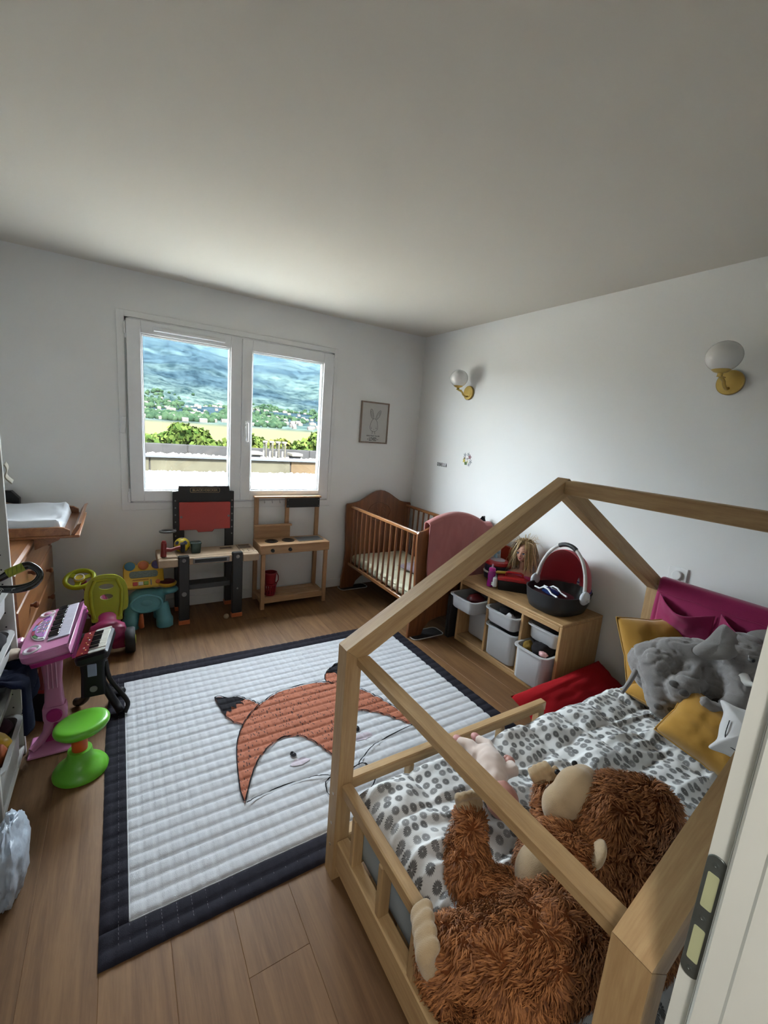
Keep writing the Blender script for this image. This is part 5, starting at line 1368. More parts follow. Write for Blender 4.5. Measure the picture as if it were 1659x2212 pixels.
for x, y in ((1.11, 3.60), (1.262, 3.602)):
    h_ = MB()
    for r_ in (0.052, 0.038, 0.024): h_.tube([(x + r_ * math.cos(a * PI / 16), y + r_ * math.sin(a * PI / 16), 0.5800) for a in range(32)], 0.0045, 6, loop=True)
    h_.cyl((x, y, 0.579), (x, y, 0.5805), 0.013, n=16)
    h_.build('hob_ring', M_BLK, kt, 60)
sk = MB()
sk.box(1.345, 1.575, 3.545, 3.675, 0.5792, 0.5812, 0.0005)
sk.build('sink_basin', plain('grey_sink', (0.11, 0.125, 0.14), 0.35, 0.3), kt, 0)
MB().tube([(1.46 + x, 3.61 + y, 0.5822) for x, y in rrect(0.236, 0.136, 0.01, 3)], 0.0035, 6, loop=True).build('sink_rim', plain('pale_sink_rim', (0.30, 0.28, 0.25), 0.4), kt, 60)
MB().box(KX0 + 0.012, 1.318, KY1 - 0.047, KY1 - 0.0325, 0.5795, 0.690, 0.002).build('splashboard', M_KIT, kt, 0)
MB().box(KX0 + 0.005, 1.325, KY1 - 0.075, KY1 - 0.0325, 0.6902, 0.706, 0.002).build('spice_shelf', M_KIT, kt, 0)
MB().box(KX0 + 0.004, KX1 - 0.004, KY1 - 0.06, KY1, 0.9455, 0.960, 0.002).build('rack_board', M_KIT, kt, 0)
MB().box(1.278, KX1 - 0.012, KY1 - 0.042, KY1 - 0.0325, 0.853, 0.940, 0.002).build('chalkboard', plain('chalkboard_black', (0.018, 0.019, 0.021), 0.7), kt, 0)
for x in (1.29, 1.588):
    for z in (0.868, 0.925): MB().cyl((x, KY1 - 0.0422, z), (x, KY1 - 0.0445, z), 0.004, n=8).build('screw', M_GREYP, kt, 40)
MB().cyl((KX0 + 0.048, KY1 - 0.016, 0.925), (1.275, KY1 - 0.016, 0.925), 0.004, n=8).build('hanging_rod', plain('steel_rod', (0.45, 0.45, 0.46), 0.3, 0.9), kt, 60)
for x in (1.08, 1.15, 1.22): MB().tube([(x, KY1 - 0.0212, 0.926), (x, KY1 - 0.0225, 0.905), (x, KY1 - 0.03, 0.897), (x, KY1 - 0.036, 0.905)], 0.0025, 6).build('hook', MATS['steel_rod'], kt, 60)
for y0 in (KY0 + 0.005, KY0 + 0.10, KY0 + 0.19): MB().box(KX0 + 0.0465, KX1 - 0.0465, y0 + .0305 if y0 < 3.49 else y0, y0 + 0.085, 0.075, 0.087, 0.002).build('shelf_slat', M_KIT, kt, 0)
MB().box(KX0 + 0.0465, KX1 - 0.0465, KY0 + 0.006, KY0 + 0.020, 0.055, 0.105, 0.002).build('shelf_front', M_KIT, kt, 0)
for x in (KX0 + 0.0125, KX1 - 0.0445): MB().box(x + .001, x + 0.032, KY0 + 0.0345, KY1 - 0.0325, 0.055, 0.088, 0.002).build('stretcher', M_KIT, kt, 0)
# red toy bucket with basket on its shelf
M_RBKT = plain('translucent_red_plastic', (0.27, 0.012, 0.022), 0.3)
o = thing('toy_bucket', 'red plastic toy bucket standing in the play kitchen', 'bucket', (1.105, 3.59, 0.088))
Mx = T(1.108, 3.595, 0.0875)
bk = MB(Mx); 
for k in range(14):
    a = 2 * PI * k / 14
    bk.bar((0.046 * math.cos(a), 0.046 * math.sin(a), 0.02), (0.054 * math.cos(a), 0.054 * math.sin(a), 0.098), 0.012, 0.004, 0.001)
bk.build('bars', M_RBKT, o, 0)['kind'] = 'stuff'
MB(Mx).lathe([(0.04, 0), (0.047, 0.003), (0.048, 0.022), (0.043, 0.022), (0.041, 0.006)], 24).build('base', M_RBKT, o, 40)
MB(Mx).lathe([(0.054, 0.096), (0.060, 0.098), (0.061, 0.107), (0.055, 0.109), (0.051, 0.105)], 24, cap0=False, cap1=False).build('rim', M_RBKT, o, 40)
MB(Mx).lathe([(0.045, 0.105), (0.05, 0.15), (0.056, 0.20), (0.06, 0.203), (0.06, 0.212), (0.053, 0.212), (0.047, 0.15), (0.042, 0.108)], 24).build('pail', M_RBKT, o, 40)
MB(Mx).tube([(0.058, 0, 0.20), (0.072, 0, 0.17), (0.074, 0, 0.13), (0.060, 0, 0.105)], 0.006, 8, flat=0.7).build('handle', M_RBKT, o, 60)

# ------------------------------------------------------------------ elephant activity table
M_TEAL = plain('teal_plastic', (0.12, 0.36, 0.42), 0.4, var=0.05); M_YEL = plain('warm_yellow_plastic', (0.60, 0.36, 0.03), 0.4)
et = thing('activity_table', 'teal elephant activity table with a yellow music panel beside the workbench', 'activity toy', (0.14, 3.55, 0))
eb = MB()
eb.ell((0.135, 3.56, 0.20), (0.125, 0.10, 0.085), 24, 14)
for x, y in ((0.03, 3.50), (0.255, 3.47)):
    eb.ell((x, y, 0.045), (0.062, 0.06, 0.055), 18, 12); eb.cyl((x, y, 0.0), (x, y, 0.06), 0.062, 0.055, 18); eb.cyl((x, y, 0.05), (x * 0.85 + 0.02, y + 0.05, 0.17), 0.052, 0.05, 16)
for x, y in ((0.05, 3.65), (0.23, 3.65)): eb.cyl((x, y, 0.0), (x, y - 0.04, 0.2), 0.045, 0.045, 16)
eb.cyl((0.13, 3.60, 0.2), (0.12, 3.62, 0.36), 0.05, 0.045, 16); eb.ell((0.30, 3.52, 0.27), (0.06, 0.06, 0.028), 16, 10); eb.cyl((0.22, 3.56, 0.24), (0.30, 3.53, 0.26), 0.035, 0.03, 12)
link('elephant_body', remesh(eb, 0.008, 6), M_TEAL, et, 180, fixn=False)
MB().rings([[(0.135 + r_ * 0.108 * math.cos(a * PI / 14), 3.462 - d, 0.195 + r_ * 0.07 * math.sin(a * PI / 14)) for a in range(28)] for r_, d in ((1.0, -0.02), (1.02, 0.004), (0.93, 0.008), (0.86, -0.004), (0.8, -0.004))]).build('tray_rim', M_TEAL, et, 60)
MB().tube([(0.10, 3.47, 0.115), (0.098, 3.452, 0.08), (0.095, 3.447, 0.045), (0.10, 3.452, 0.018)], [0.012, 0.017, 0.02, 0.018], 10).build('trunk_lever', M_ORNG, et, 60)
# music panel, tilted towards the child
Mp = T(0.125, 3.575, 0.375) @ RX(math.radians(48))
pp = rrect(0.27, 0.19, 0.04, 5)
pn = MB(Mp).prism(pp, 0.028, T(0, 0, -0.014), 0.007).build('panel', M_YEL, et, 30)
for x, c, nm in ((-0.09, (0.04, 0.16, 0.25), 'blue'), (0.0, (0.45, 0.11, 0.03), 'orange'), (0.09, (0.085, 0.075, 0.20), 'violet')):
    MB(Mp).cyl((x, 0.085, -0.012), (x, 0.085, 0.010), 0.045, 0.043, 20).build('pad_seat', M_YEL, et, 40)
    MB(Mp).lathe([(0.036, 0.0102), (0.036, 0.018), (0.030, 0.024), (0.01, 0.026)], 20, T(x, 0.085, 0)).build('drum_pad', plain(nm + '_drum_pad', c, 0.4), et, 40)
MB(Mp).prism(rrect(0.19, 0.055, 0.02, 4, 0, 0.012), 0.003, T(0, 0, 0.0142), 0.0008).build('scene_window', plain('grey_green_print', (0.12, 0.15, 0.13), 0.3, var=0.6, scale=90), et, 0)
for i, c in enumerate(((0.35, 0.02, 0.02), (0.45, 0.44, 0.40), (0.18, 0.30, 0.05))):
    MB(Mp).box(-0.075 + i * 0.036, -0.043 + i * 0.036, -0.078, -0.048, 0.0142, 0.021, 0.003).build('music_key', plain('music_key_%s' % ('red', 'cream', 'green')[i], c, 0.35), et, 0)
MB(Mp).box(0.042, 0.05, -0.08, -0.045, 0.0142, 0.018, 0.001).cyl((0.046, -0.048, 0.016), (0.046, -0.036, 0.016), 0.004, n=8).build('slider', M_GREYP, et, 0)
MB(Mp).cyl((0.092, -0.058, 0.0142), (0.092, -0.058, 0.022), 0.017, 0.015, 16).build('dial', M_ORNG, et, 40)
MB(Mp).box(-0.075, 0.03, -0.034, -0.030, 0.0142, 0.017).build('slot', plain('dark_orange_slot', (0.22, 0.07, 0.02), 0.5), et, 0)
MB().lathe([(0.055, -0.02), (0.064, -0.012), (0.066, 0.0), (0.06, 0.008)], 24, T(0.282, 3.525, 0.325)).build('drum_ring', M_YEL, et, 40)
MB().lathe([(0.054, 0.0082), (0.055, 0.014), (0.048, 0.018), (0.01, 0.019)], 24, T(0.282, 3.525, 0.325)).build('drum_head', plain('wine_drum_head', (0.10, 0.012, 0.02), 0.4), et, 40)

# ------------------------------------------------------------------ ride-on tricycle
M_LIME = plain('lime_plastic', (0.33, 0.36, 0.012), 0.4); M_MAGB = plain('raspberry_plastic', (0.24, 0.018, 0.075), 0.4)
tk = thing('ride_on_trike', 'raspberry ride-on tricycle with a lime seat back and wheel', 'ride-on toy', (-0.12, 3.22, 0))
MK = T(-0.105, 3.16, 0)
# seat back seen from behind, leaning a little
Mb = MK @ T(0, 0, 0.24) @ RX(math.radians(-12)) @ RZ(0.0)
sbp = [(-0.085, 0.0), (-0.052, 0.0), (-0.05, 0.03), (-0.03, 0.05), (0.0, 0.056), (0.03, 0.05), (0.05, 0.03), (0.052, 0.0), (0.085, 0.0), (0.088, 0.05), (0.118, 0.075), (0.122, 0.17), (0.105, 0.25), (0.06, 0.292), (0.0, 0.302), (-0.06, 0.292), (-0.105, 0.25), (-0.122, 0.17), (-0.118, 0.075), (-0.088, 0.05)]
sbs = [(p.x, p.y) for p in spline([(x, y, 0) for x, y in sbp], 3, True)]
# plate with two oval holes, made as a triangulated outline with holes and given thickness
holes = [[(0.042 * math.cos(a * PI / 10), 0.222 + 0.019 * math.sin(a * PI / 10)) for a in range(20)], [(0.036 * math.cos(a * PI / 10), 0.155 + 0.019 * math.sin(a * PI / 10)) for a in range(20)]]
def plate(outer_, holes_, th, M, name, mat, parent, bulge=None):
    pts = [Vector(p) for p in outer_]; faces = [list(range(len(outer_)))]
    for h in holes_:
        faces.append(list(range(len(pts), len(pts) + len(h)))); pts += [Vector(p) for p in h]
    r = delaunay_2d_cdt(pts, [], faces, 2 if not holes_ else 5, 1e-6) if False else delaunay_2d_cdt(pts, [(f[i], f[(i + 1) % len(f)]) for f in faces for i in range(len(f))], [], 0, 1e-6)
    def ins(poly, x, y):
        c = False; j = len(poly) - 1
        for i in range(len(poly)):
            if (poly[i][1] > y) != (poly[j][1] > y) and x < (poly[j][0] - poly[i][0]) * (y - poly[i][1]) / (poly[j][1] - poly[i][1]) + poly[i][0]: c = not c
            j = i
        return c
    V_ = r[0]; keep = []
    for f in r[2]:
        cx_ = sum(V_[i].x for i in f) / 3; cy_ = sum(V_[i].y for i in f) / 3
        if ins(outer_, cx_, cy_) and not any(ins(h, cx_, cy_) for h in holes_): keep.append(f)
    me = bpy.data.meshes.new(name); me.from_pydata([(v.x, v.y, bulge(v.x, v.y) if bulge else 0) for v in V_], [], keep); me.update()
    bm = bmesh.new(); bm.from_mesh(me)
    bmesh.ops.recalc_face_normals(bm, faces=bm.faces)
    g_ = bmesh.ops.extrude_face_region(bm, geom=bm.faces[:])
    bmesh.ops.translate(bm, verts=[e_ for e_ in g_['geom'] if isinstance(e_, bmesh.types.BMVert)], vec=(0, 0, th))
    bmesh.ops.recalc_face_normals(bm, faces=bm.faces)
    bm.to_mesh(me); bm.free()
    return link(name, me, mat, parent, 30, M=M)
MXZ = Matrix(((1, 0, 0, 0), (0, 0, -1, 0), (0, 1, 0, 0), (0, 0, 0, 1)))
plate(sbs, holes, 0.022, Mb @ MXZ, 'seat_back', M_LIME, tk)
for s in (1, -1): MB().tube([(0.07 * s, 0.0, 0.02), (0.082 * s, 0.0, 0.10), (0.086 * s, 0.0, 0.2), (0.06 * s, 0.0, 0.268)], 0.011, 8).build('back_rib', M_LIME, tk, 60, M=Mb @ T(0, -0.024, 0))
MB().tube([(0.0, 0, 0.268), (-0.06, 0, 0.262)], 0.008, 8).tube([(0.0, 0, 0.268), (0.06, 0, 0.262)], 0.008, 8).build('back_rib', M_LIME, tk, 60, M=Mb @ T(0, -0.022, 0))
bd = MB()
bd.ell((0.0, 0.0, 0.155), (0.11, 0.09, 0.075), 20, 12); bd.ell((0.0, 0.12, 0.17), (0.075, 0.14, 0.06), 20, 12); bd.ell((-0.06, 0.27, 0.23), (0.07, 0.09, 0.10), 20, 12)
bd.ell((-0.09, 0.34, 0.30), (0.055, 0.05, 0.06), 16, 10); bd.box(0.02, 0.10, -0.05, 0.03, 0.045, 0.20); bd.box(-0.10, -0.03, -0.05, 0.03, 0.06, 0.20)
link('body', remesh(bd, 0.008, 8), M_MAGB, tk, 180, M=MK, fixn=False)
for x, y, r_ in ((0.125, -0.02, 0.085), (-0.125, -0.02, 0.085), (-0.07, 0.33, 0.10)):
    wl = MB(MK @ T(x, y, r_) @ RY(PI / 2)).lathe([(r_ * 0.5, -0.028), (r_ * 0.92, -0.03), (r_, -0.018), (r_, 0.018), (r_ * 0.92, 0.03), (r_ * 0.5, 0.028)], 28).build('wheel', plain('black_wheel', (0.012, 0.012, 0.013), 0.6), tk, 40)
    MB(MK @ T(x, y, r_) @ RY(PI / 2)).lathe([(r_ * 0.3, -0.034), (r_ * 0.48, -0.029), (r_ * 0.48, 0.029), (r_ * 0.3, 0.034)], 20).build('hub', M_LIME, wl, 40)
Mw = T(-0.262, 3.42, 0.452) @ RX(math.radians(28)) @ RY(math.radians(-6))
MB(Mw).tube([(0.082 * math.cos(a * PI / 14), 0.078 * math.sin(a * PI / 14), 0) for a in range(28)], 0.0155, 10, loop=True).build('steering_wheel', M_LIME, tk, 60)
for a in (0.3, 2.4, 4.5): MB(Mw).bar((0.02 * math.cos(a), 0.02 * math.sin(a), 0), (0.075 * math.cos(a), 0.075 * math.sin(a), 0), 0.035, 0.012, 0.004).build('spoke', M_LIME, tk, 0)
MB(Mw).lathe([(0.034, -0.012), (0.034, 0.012), (0.028, 0.018), (0.02, 0.018)], 20).build('horn', plain('horn_yellow', (0.55, 0.42, 0.05), 0.4), tk, 40)
MB(Mw).tube([(0.026 * math.cos(a * PI / 10), 0.026 * math.sin(a * PI / 10), 0.019) for a in range(20)], 0.004, 6, loop=True).build('horn_ring', M_WHITEP, tk, 60)
MB().cyl((-0.25, 3.45, 0.43), (-0.20, 3.50, 0.28), 0.02, 0.024, 12).build('steering_column', M_MAGB, tk, 40)

# ------------------------------------------------------------------ toy keyboards on stands
def keyboard(label, loc, rz, L, D, z, mats, n_white, pattern, tilt, parts):
    pass
M_PK = plain('pink_plastic', (0.52, 0.19, 0.36), 0.35, var=0.04); M_PKD = plain('deep_pink_plastic', (0.36, 0.02, 0.17), 0.35)
M_PKL = plain('pale_pink_plastic', (0.60, 0.28, 0.46), 0.35); M_KEYW = plain('white_key', (0.58, 0.56, 0.66), 0.3); M_KEYB = plain('black_key', (0.008, 0.008, 0.010), 0.25)
M_PURP = plain('lilac_panel', (0.42, 0.17, 0.48), 0.35)
pk_ = thing('pink_keyboard', 'pink toy keyboard on a pink stand beside the green stool', 'toy keyboard', (-0.30, 2.36, 0))
# local frame: x along the keys (world -Y to +Y), y towards the player (+X world), z up; the deck tilts to the player
Mk = T(-0.285, 2.385, 0.540) @ RZ(math.radians(-92)) @ RX(math.radians(13))
# keyboard: local +x is world -Y (near end), local +y is world +X (player side)
deck = [(-0.275, -0.06), (-0.25, -0.098), (-0.12, -0.118), (0.10, -0.118), (0.235, -0.105), (0.275, -0.07), (0.285, 0.02), (0.282, 0.082), (0.265, 0.098), (-0.262, 0.098), (-0.278, 0.085)]
MK_ = Mk @ SC(0.86, 0.92, 1)
dk = [(p.x, p.y) for p in spline([(x, y, 0) for x, y in deck], 3, True)]
pbody = MB(MK_).prism(dk, 0.045, T(0, 0, -0.010), 0.010).build('case', M_PK, pk_, 30)
MB(MK_).prism(inset(dk, 0.006), 0.022, T(0, 0, -0.0325), 0.004).build('case_bottom', M_PKD, pk_, 30)
kx0, kx1 = -0.262, 0.175
nw = 22
for i in range(nw):
    a = kx0 + (kx1 - kx0) * i / nw
    MB(MK_).box(a + 0.0005, a + (kx1 - kx0) / nw - 0.0005, 0.0, 0.088, 0.0352, 0.0405, 0.001).build('white_key', M_KEYW, pk_, 0)
for i in range(nw - 1):
    if (i % 7) in (2, 6): continue
    a = kx0 + (kx1 - kx0) * (i + 1) / nw
    MB(MK_).box(a - 0.006, a + 0.006, -0.002, 0.042, 0.0406, 0.0495, 0.002).build('black_key', M_KEYB, pk_, 0)
arc = [(0.045 + 0.165 * math.cos(a), -0.018 - 0.075 * math.sin(a)) for a in [PI * k / 16 for k in range(17)]]
MB(MK_).prism([(x - 0.065, y) for x, y in arc], 0.004, T(0, 0, 0.0352), 0.001).build('panel_frame', plain('panel_white', (0.60, 0.55, 0.60), 0.35), pk_, 0)
MB(MK_).prism([(-0.02 + (x - 0.045) * 0.78, -0.022 + (y + 0.018) * 0.72) for x, y in arc], 0.003, T(0, 0, 0.0393), 0.0008).build('control_panel', M_PURP, pk_, 0)
for k in range(4): MB(MK_).tube([(-0.085 + 0.038 * k + 0.010 * math.cos(a * PI / 6), -0.052 + 0.011 * math.sin(a * PI / 6), 0.0428) for a in range(12)], 0.0024, 5, loop=True).build('round_button', M_WHITEP, pk_, 60)
for k in range(10):
    cc = ((0.10, 0.20, 0.35), (0.55, 0.25, 0.12), (0.5, 0.4, 0.45))[k % 3]
    MB(MK_).box(-0.10 + 0.017 * k, -0.088 + 0.017 * k, -0.036, -0.030, 0.0424, 0.0445, 0.001).build('small_button', plain('panel_button_%d' % (k % 3), cc, 0.35), pk_, 0)
    if k < 8: MB(MK_).box(-0.09 + 0.017 * k, -0.078 + 0.017 * k, -0.027, -0.021, 0.0424, 0.0445, 0.001).build('small_button', plain('panel_button_%d' % ((k + 1) % 3), cc, 0.35), pk_, 0)
for k, c in enumerate(((0.10, 0.03, 0.25), (0.30, 0.05, 0.03), (0.05, 0.16, 0.33), (0.25, 0.015, 0.06), (0.03, 0.16, 0.05), (0.5, 0.48, 0.5))):
    a0 = PI * (0.93 - 0.155 * k); a1 = a0 - 0.44
    poly = [(-0.02 + 0.150 * math.cos(a), -0.02 - 0.070 * math.sin(a)) for a in (a0, (a0 + a1) / 2, a1)] + [(-0.02 + 0.134 * math.cos(a), -0.02 - 0.058 * math.sin(a)) for a in (a1, (a0 + a1) / 2, a0)]
    MB(MK_).prism(poly, 0.003, T(0, 0, 0.0393), 0.0006).build('rhythm_pad', plain('rhythm_pad_%d' % k, c, 0.35), pk_, 0)
for x in (-0.225, 0.222):
    MB(MK_).lathe([(0.042, 0.030), (0.042, 0.0385), (0.034, 0.041), (0.022, 0.0365)], 24, T(x, -0.055, 0) @ SC(1, 0.85, 1)).build('speaker_ring', MATS['panel_white'], pk_, 40)
    MB(MK_).lathe([(0.021, 0.036), (0.012, 0.042)], 20, T(x, -0.055, 0)).build('speaker_cone', M_PKL, pk_, 40)
MB(MK_).box(0.02, 0.075, -0.148, -0.118, -0.005, 0.040, 0.006).build('microphone_cup', M_PKL, pk_, 0)
# stand
sx_, sy_ = -0.302, 2.34
MB().rings([[(sx_ + x, sy_ + y + dy, z) for x, y in rrect(w, d, 0.012, 3)] for z, w, d, dy in ((0.20, 0.075, 0.06, 0.0), (0.32, 0.065, 0.055, 0.0), (0.42, 0.08, 0.06, 0), (0.50, 0.13, 0.10, 0.0))]).build('stand_column', M_PK, pk_, 40)
for k in (-1, 0, 1): MB().box(sx_ + k * 0.016 - 0.003, sx_ + k * 0.016 + 0.003, sy_ - 0.034, sy_ - 0.027, 0.30, 0.44, 0.002).build('column_rib', M_PKL, pk_, 0)
MB().rings([[(sx_ + x, sy_ + y, z) for x, y in rrect(w, 0.07, 0.02, 4)] for z, w in ((0.125, 0.085), (0.14, 0.095), (0.19, 0.095), (0.205, 0.085))]).build('stand_joint', M_PK, pk_, 40)
MB().cyl((sx_, sy_ - 0.036, 0.165), (sx_, sy_ - 0.046, 0.165), 0.033, 0.030, 20).build('stand_knob', M_PKD, pk_, 40)
for s, xx in ((-1, -0.395), (1, -0.235)):
    MB().tube([(sx_ + 0.02 * s, sy_, 0.135), (sx_ + 0.035 * s, sy_ - 0.01, 0.07), (xx + 0.03 * -s, sy_ - 0.02, 0.03), (xx, sy_ - 0.05, 0.014)], [0.022, 0.019, 0.018, 0.014], 10).build('stand_leg', M_PK, pk_, 60)
MB().box(-0.405, -0.225, sy_ - 0.10, sy_ + 0.06, 0.0, 0.010, 0.004).build('stand_foot', M_PK, pk_, 0)
MB().prism([(-0.045, 0), (0.045, 0), (0.02, 0.12), (-0.02, 0.12)], 0.008, T(sx_, sy_ + 0.004, 0.012) @ RX(PI / 2), 0).build('foot_web', M_PKD, pk_, 0)

bk_ = thing('black_keyboard', 'small black and red toy keyboard on a black stand', 'toy keyboard', (-0.13, 2.49, 0))
Mk2 = T(-0.135, 2.455, 0.415) @ RZ(math.radians(-96)) @ RX(math.radians(12)) @ SC(0.80, 0.92, 1)
MB(Mk2).prism(rrect(0.36, 0.155, 0.03, 5), 0.05, T(0, 0, -0.03), 0.012).build('case', M_BLK, bk_, 30)
MB(Mk2).box(-0.165, 0.155, -0.07, -0.012, 0.0202, 0.024, 0.002).build('control_panel', plain('dark_red_panel', (0.17, 0.012, 0.018), 0.3), bk_, 0)
nw = 12
for i in range(nw):
    a = -0.125 + 0.245 * i / nw
    MB(Mk2).box(a + 0.0005, a + 0.245 / nw - 0.0005, -0.010, 0.066, 0.0202, 0.027, 0.001).build('white_key', plain('ivory_key', (0.55, 0.54, 0.48), 0.3), bk_, 0)
for i in range(nw - 1):
    if (i % 7) in (2, 6): continue
    a = -0.125 + 0.245 * (i + 1) / nw
    MB(Mk2).box(a - 0.006, a + 0.006, -0.011, 0.034, 0.0272, 0.035, 0.002).build('black_key', M_KEYB, bk_, 0)
for x in (-0.15, 0.143): MB(Mk2).prism(rrect(0.034, 0.08, 0.012, 4, x, 0.028), 0.005, T(0, 0, 0.0202), 0.001).build('speaker_grille', plain('pearly_grille', (0.42, 0.42, 0.38), 0.35, var=0.3, scale=60), bk_, 0)
for k in range(9):
    x = -0.14 + 0.034 * k
    MB(Mk2).box(x, x + 0.012, -0.045 + 0.012 * (k % 2), -0.037 + 0.012 * (k % 2), 0.0242, 0.027, 0.001).build('small_button', plain('gold_button' if k % 3 else 'white_button', (0.5, 0.22, 0.05) if k % 3 else (0.6, 0.58, 0.55), 0.3), bk_, 0)
MB().rings([[(-0.155 + x, 2.50 + y, z) for x, y in rrect(w, d, 0.015, 3)] for z, w, d in ((0.12, 0.115, 0.06), (0.25, 0.105, 0.055), (0.34, 0.12, 0.06), (0.385, 0.15, 0.11))]).build('stand_column', M_BLK, bk_, 40)
MB().box(-0.178, -0.138, 2.4665, 2.4715, 0.235, 0.305, 0.003).build('sticker', plain('pale_blue_sticker', (0.25, 0.30, 0.42), 0.4), bk_, 0)
MB().cyl((-0.155, 2.4695, 0.165), (-0.155, 2.464, 0.165), 0.017, n=20).build('stand_knob', plain('mid_grey_plastic', (0.19, 0.20, 0.19), 0.4), bk_, 40)
for pts_ in ([(-0.125, 2.50, 0.20), (-0.09, 2.49, 0.11), (-0.055, 2.46, 0.045), (-0.035, 2.41, 0.022)], [(-0.185, 2.50, 0.15), (-0.195, 2.53, 0.09), (-0.22, 2.58, 0.04), (-0.245, 2.62, 0.02)], [(-0.14, 2.51, 0.20), (-0.10, 2.55, 0.10), (-0.06, 2.60, 0.04), (-0.03, 2.64, 0.02)]):
    MB().tube(spline(pts_, 4), 0.022, 10, flat=0.9).build('stand_leg', M_BLK, bk_, 60)
MB().tube(spline([(-0.10, 2.495, 0.30), (-0.085, 2.488, 0.20), (-0.04, 2.47, 0.12), (-0.005, 2.44, 0.06), (-0.02, 2.41, 0.022)], 4), 0.012, 8).build('pedal_arm', M_BLK, bk_, 60)

# red and black toy behind the pink stand
o = thing('toy_guitar', 'red and black toy guitar leaning behind the pink keyboard stand', 'toy', (-0.43, 2.50, 0))
gp = [(p.x, p.y) for p in spline([(-0.07, 0.0, 0), (0.07, 0.0, 0), (0.085, 0.07, 0), (0.05, 0.12, 0), (0.065, 0.18, 0), (0.02, 0.225, 0), (-0.02, 0.225, 0), (-0.065, 0.18, 0), (-0.05, 0.12, 0), (-0.085, 0.07, 0)], 4, True)]
Mg = T(-0.375, 2.56, 0.006) @ RZ(-0.5) @ RX(PI / 2 - 0.18)
MB(Mg).prism(gp, 0.035, None, 0.006).build('body', M_BLK, o, 30)
MB(Mg).box(-0.016, 0.016, 0.16, 0.42, 0.0352, 0.05, 0.003).build('neck', M_DKRED, o, 0)
MB(Mg).prism(rrect(0.08, 0.10, 0.03, 4, 0, 0.19), 0.012, T(0, 0, 0.0352), 0.003).build('guard', M_DRILL, o, 30)

# ------------------------------------------------------------------ green stool
M_GRN = plain('grass_green_plastic', (0.115, 0.40, 0.025), 0.32, var=0.03)
o = thing('green_stool', 'round green plastic stool with an orange collar beside the rug', 'stool', (-0.195, 2.085, 0))
Mx = T(-0.192, 2.082, 0)
MB(Mx).lathe([(0.100, 0.0), (0.106, 0.004), (0.106, 0.014), (0.098, 0.028), (0.078, 0.045), (0.062, 0.058), (0.050, 0.080), (0.045, 0.112)], 40).build('base', M_GRN, o, 50)
MB(Mx).lathe([(0.030, 0.06), (0.030, 0.215)], 24).build('collar', plain('orange_collar', (0.50, 0.085, 0.012), 0.4), o, 40)
MB(Mx @ T(0.014, -0.004, 0.222) @ RX(math.radians(-4)) @ RY(math.radians(-6))).lathe([(0.060, -0.020), (0.092, -0.013), (0.104, 0.002), (0.106, 0.012), (0.102, 0.022), (0.092, 0.027), (0.07, 0.0245), (0.03, 0.023), (0.004, 0.0228)], 44).build('seat', M_GRN, o, 50)

# ------------------------------------------------------------------ dresser with changing top
M_HX = wood('dresser_pine_y', (0.30, 0.125, 0.045), (0.18, 0.066, 0.022), 'Y', 0.35, 0.6, 0.8, coat=0.4)
dz = thing('dresser', 'honey-stained pine chest of drawers behind the white shelf', 'dresser', (-0.68, 3.12, 0))
MB().box(-0.925, -0.455, 2.46, 3.755, 0.05, 0.828, 0.004).build('carcass', M_HX, dz, 0)
MB().box(-0.935, -0.425, 2.44, 3.77, 0.8285, 0.862, 0.012).build('top', M_HX, dz, 0)
MB().box(-0.925, -0.47, 2.48, 3.735, 0.0, 0.0495, 0.003).build('plinth', M_HX, dz, 0)
zs = (0.075, 0.26, 0.445, 0.63, 0.815)
for i in range(4):
    d = MB().box(-0.4545, -0.436, 2.485, 3.73, zs[i] + 0.006, zs[i + 1] - 0.006, 0.006).build('drawer', M_HX, dz, 0)
    for y in (2.80, 3.40):
        MB().lathe([(0.008, 0), (0.009, 0.012), (0.018, 0.022), (0.018, 0.030), (0.010, 0.036)], 16, T(-0.4358, y, (zs[i] + zs[i + 1]) / 2) @ RY(PI / 2)).build('knob', wood('dark_knob_pine', (0.16, 0.05, 0.02), (0.10, 0.03, 0.012), 'X', 0.3, 0, 1, coat=0.5), d, 50)
ct = thing('changing_tray', 'pine changing tray overhanging the dresser front', 'changing tray', (-0.58, 3.27, 0.863))
MB().box(-0.925, -0.215, 2.945, 3.62, 0.863, 0.878, 0.003).build('tray_floor', M_HX, ct, 0)
def sidep(u):      # side boards dip towards the front edge
    return 0.955 - 0.028 * (0.5 - 0.5 * math.cos(min(1, max(0, (u - 0.25) / 0.4)) * PI)) - 0.02 * max(0, (u - 0.93) / 0.07) ** 2
for y in (2.945, 3.60):
    n_ = 24; prof = [(-0.925 + 0.665 * k / n_, sidep(k / n_)) for k in range(n_ + 1)]
    if y > 3.5: prof = [(x, z + 0.045 * (0.5 + 0.5 * math.cos(min(1, max(0, (x + 0.925) / 0.42)) * PI))) for x, z in prof]
    poly = [(-0.26, 0.8785)] + [(-0.925, 0.8785)] + prof
    MB().prism([(a, c) for a, c in poly], 0.020, XZ(y + 0.020), 0.003).build('side_board', M_HX, ct, 20)
MB().prism([(-0.238, 0.8785), (-0.255, 0.8785), (-0.245, 0.905), (-0.225, 0.938), (-0.205, 0.945), (-0.215, 0.915)], 0.66, Matrix(((1, 0, 0, 0), (0, 0, 1, 2.952), (0, 1, 0, 0), (0, 0, 0, 1))), 0.002).build('front_lip', M_HX, ct, 0)
# corner bracket under the tray
MB().prism([(0, 0), (0.12, 0), (0.11, -0.014), (0.03, -0.05), (0, -0.065)], 0.03, T(-0.4248, 2.99, 0.8625) @ RX(PI / 2)).build('bracket', M_HX, ct, 0)
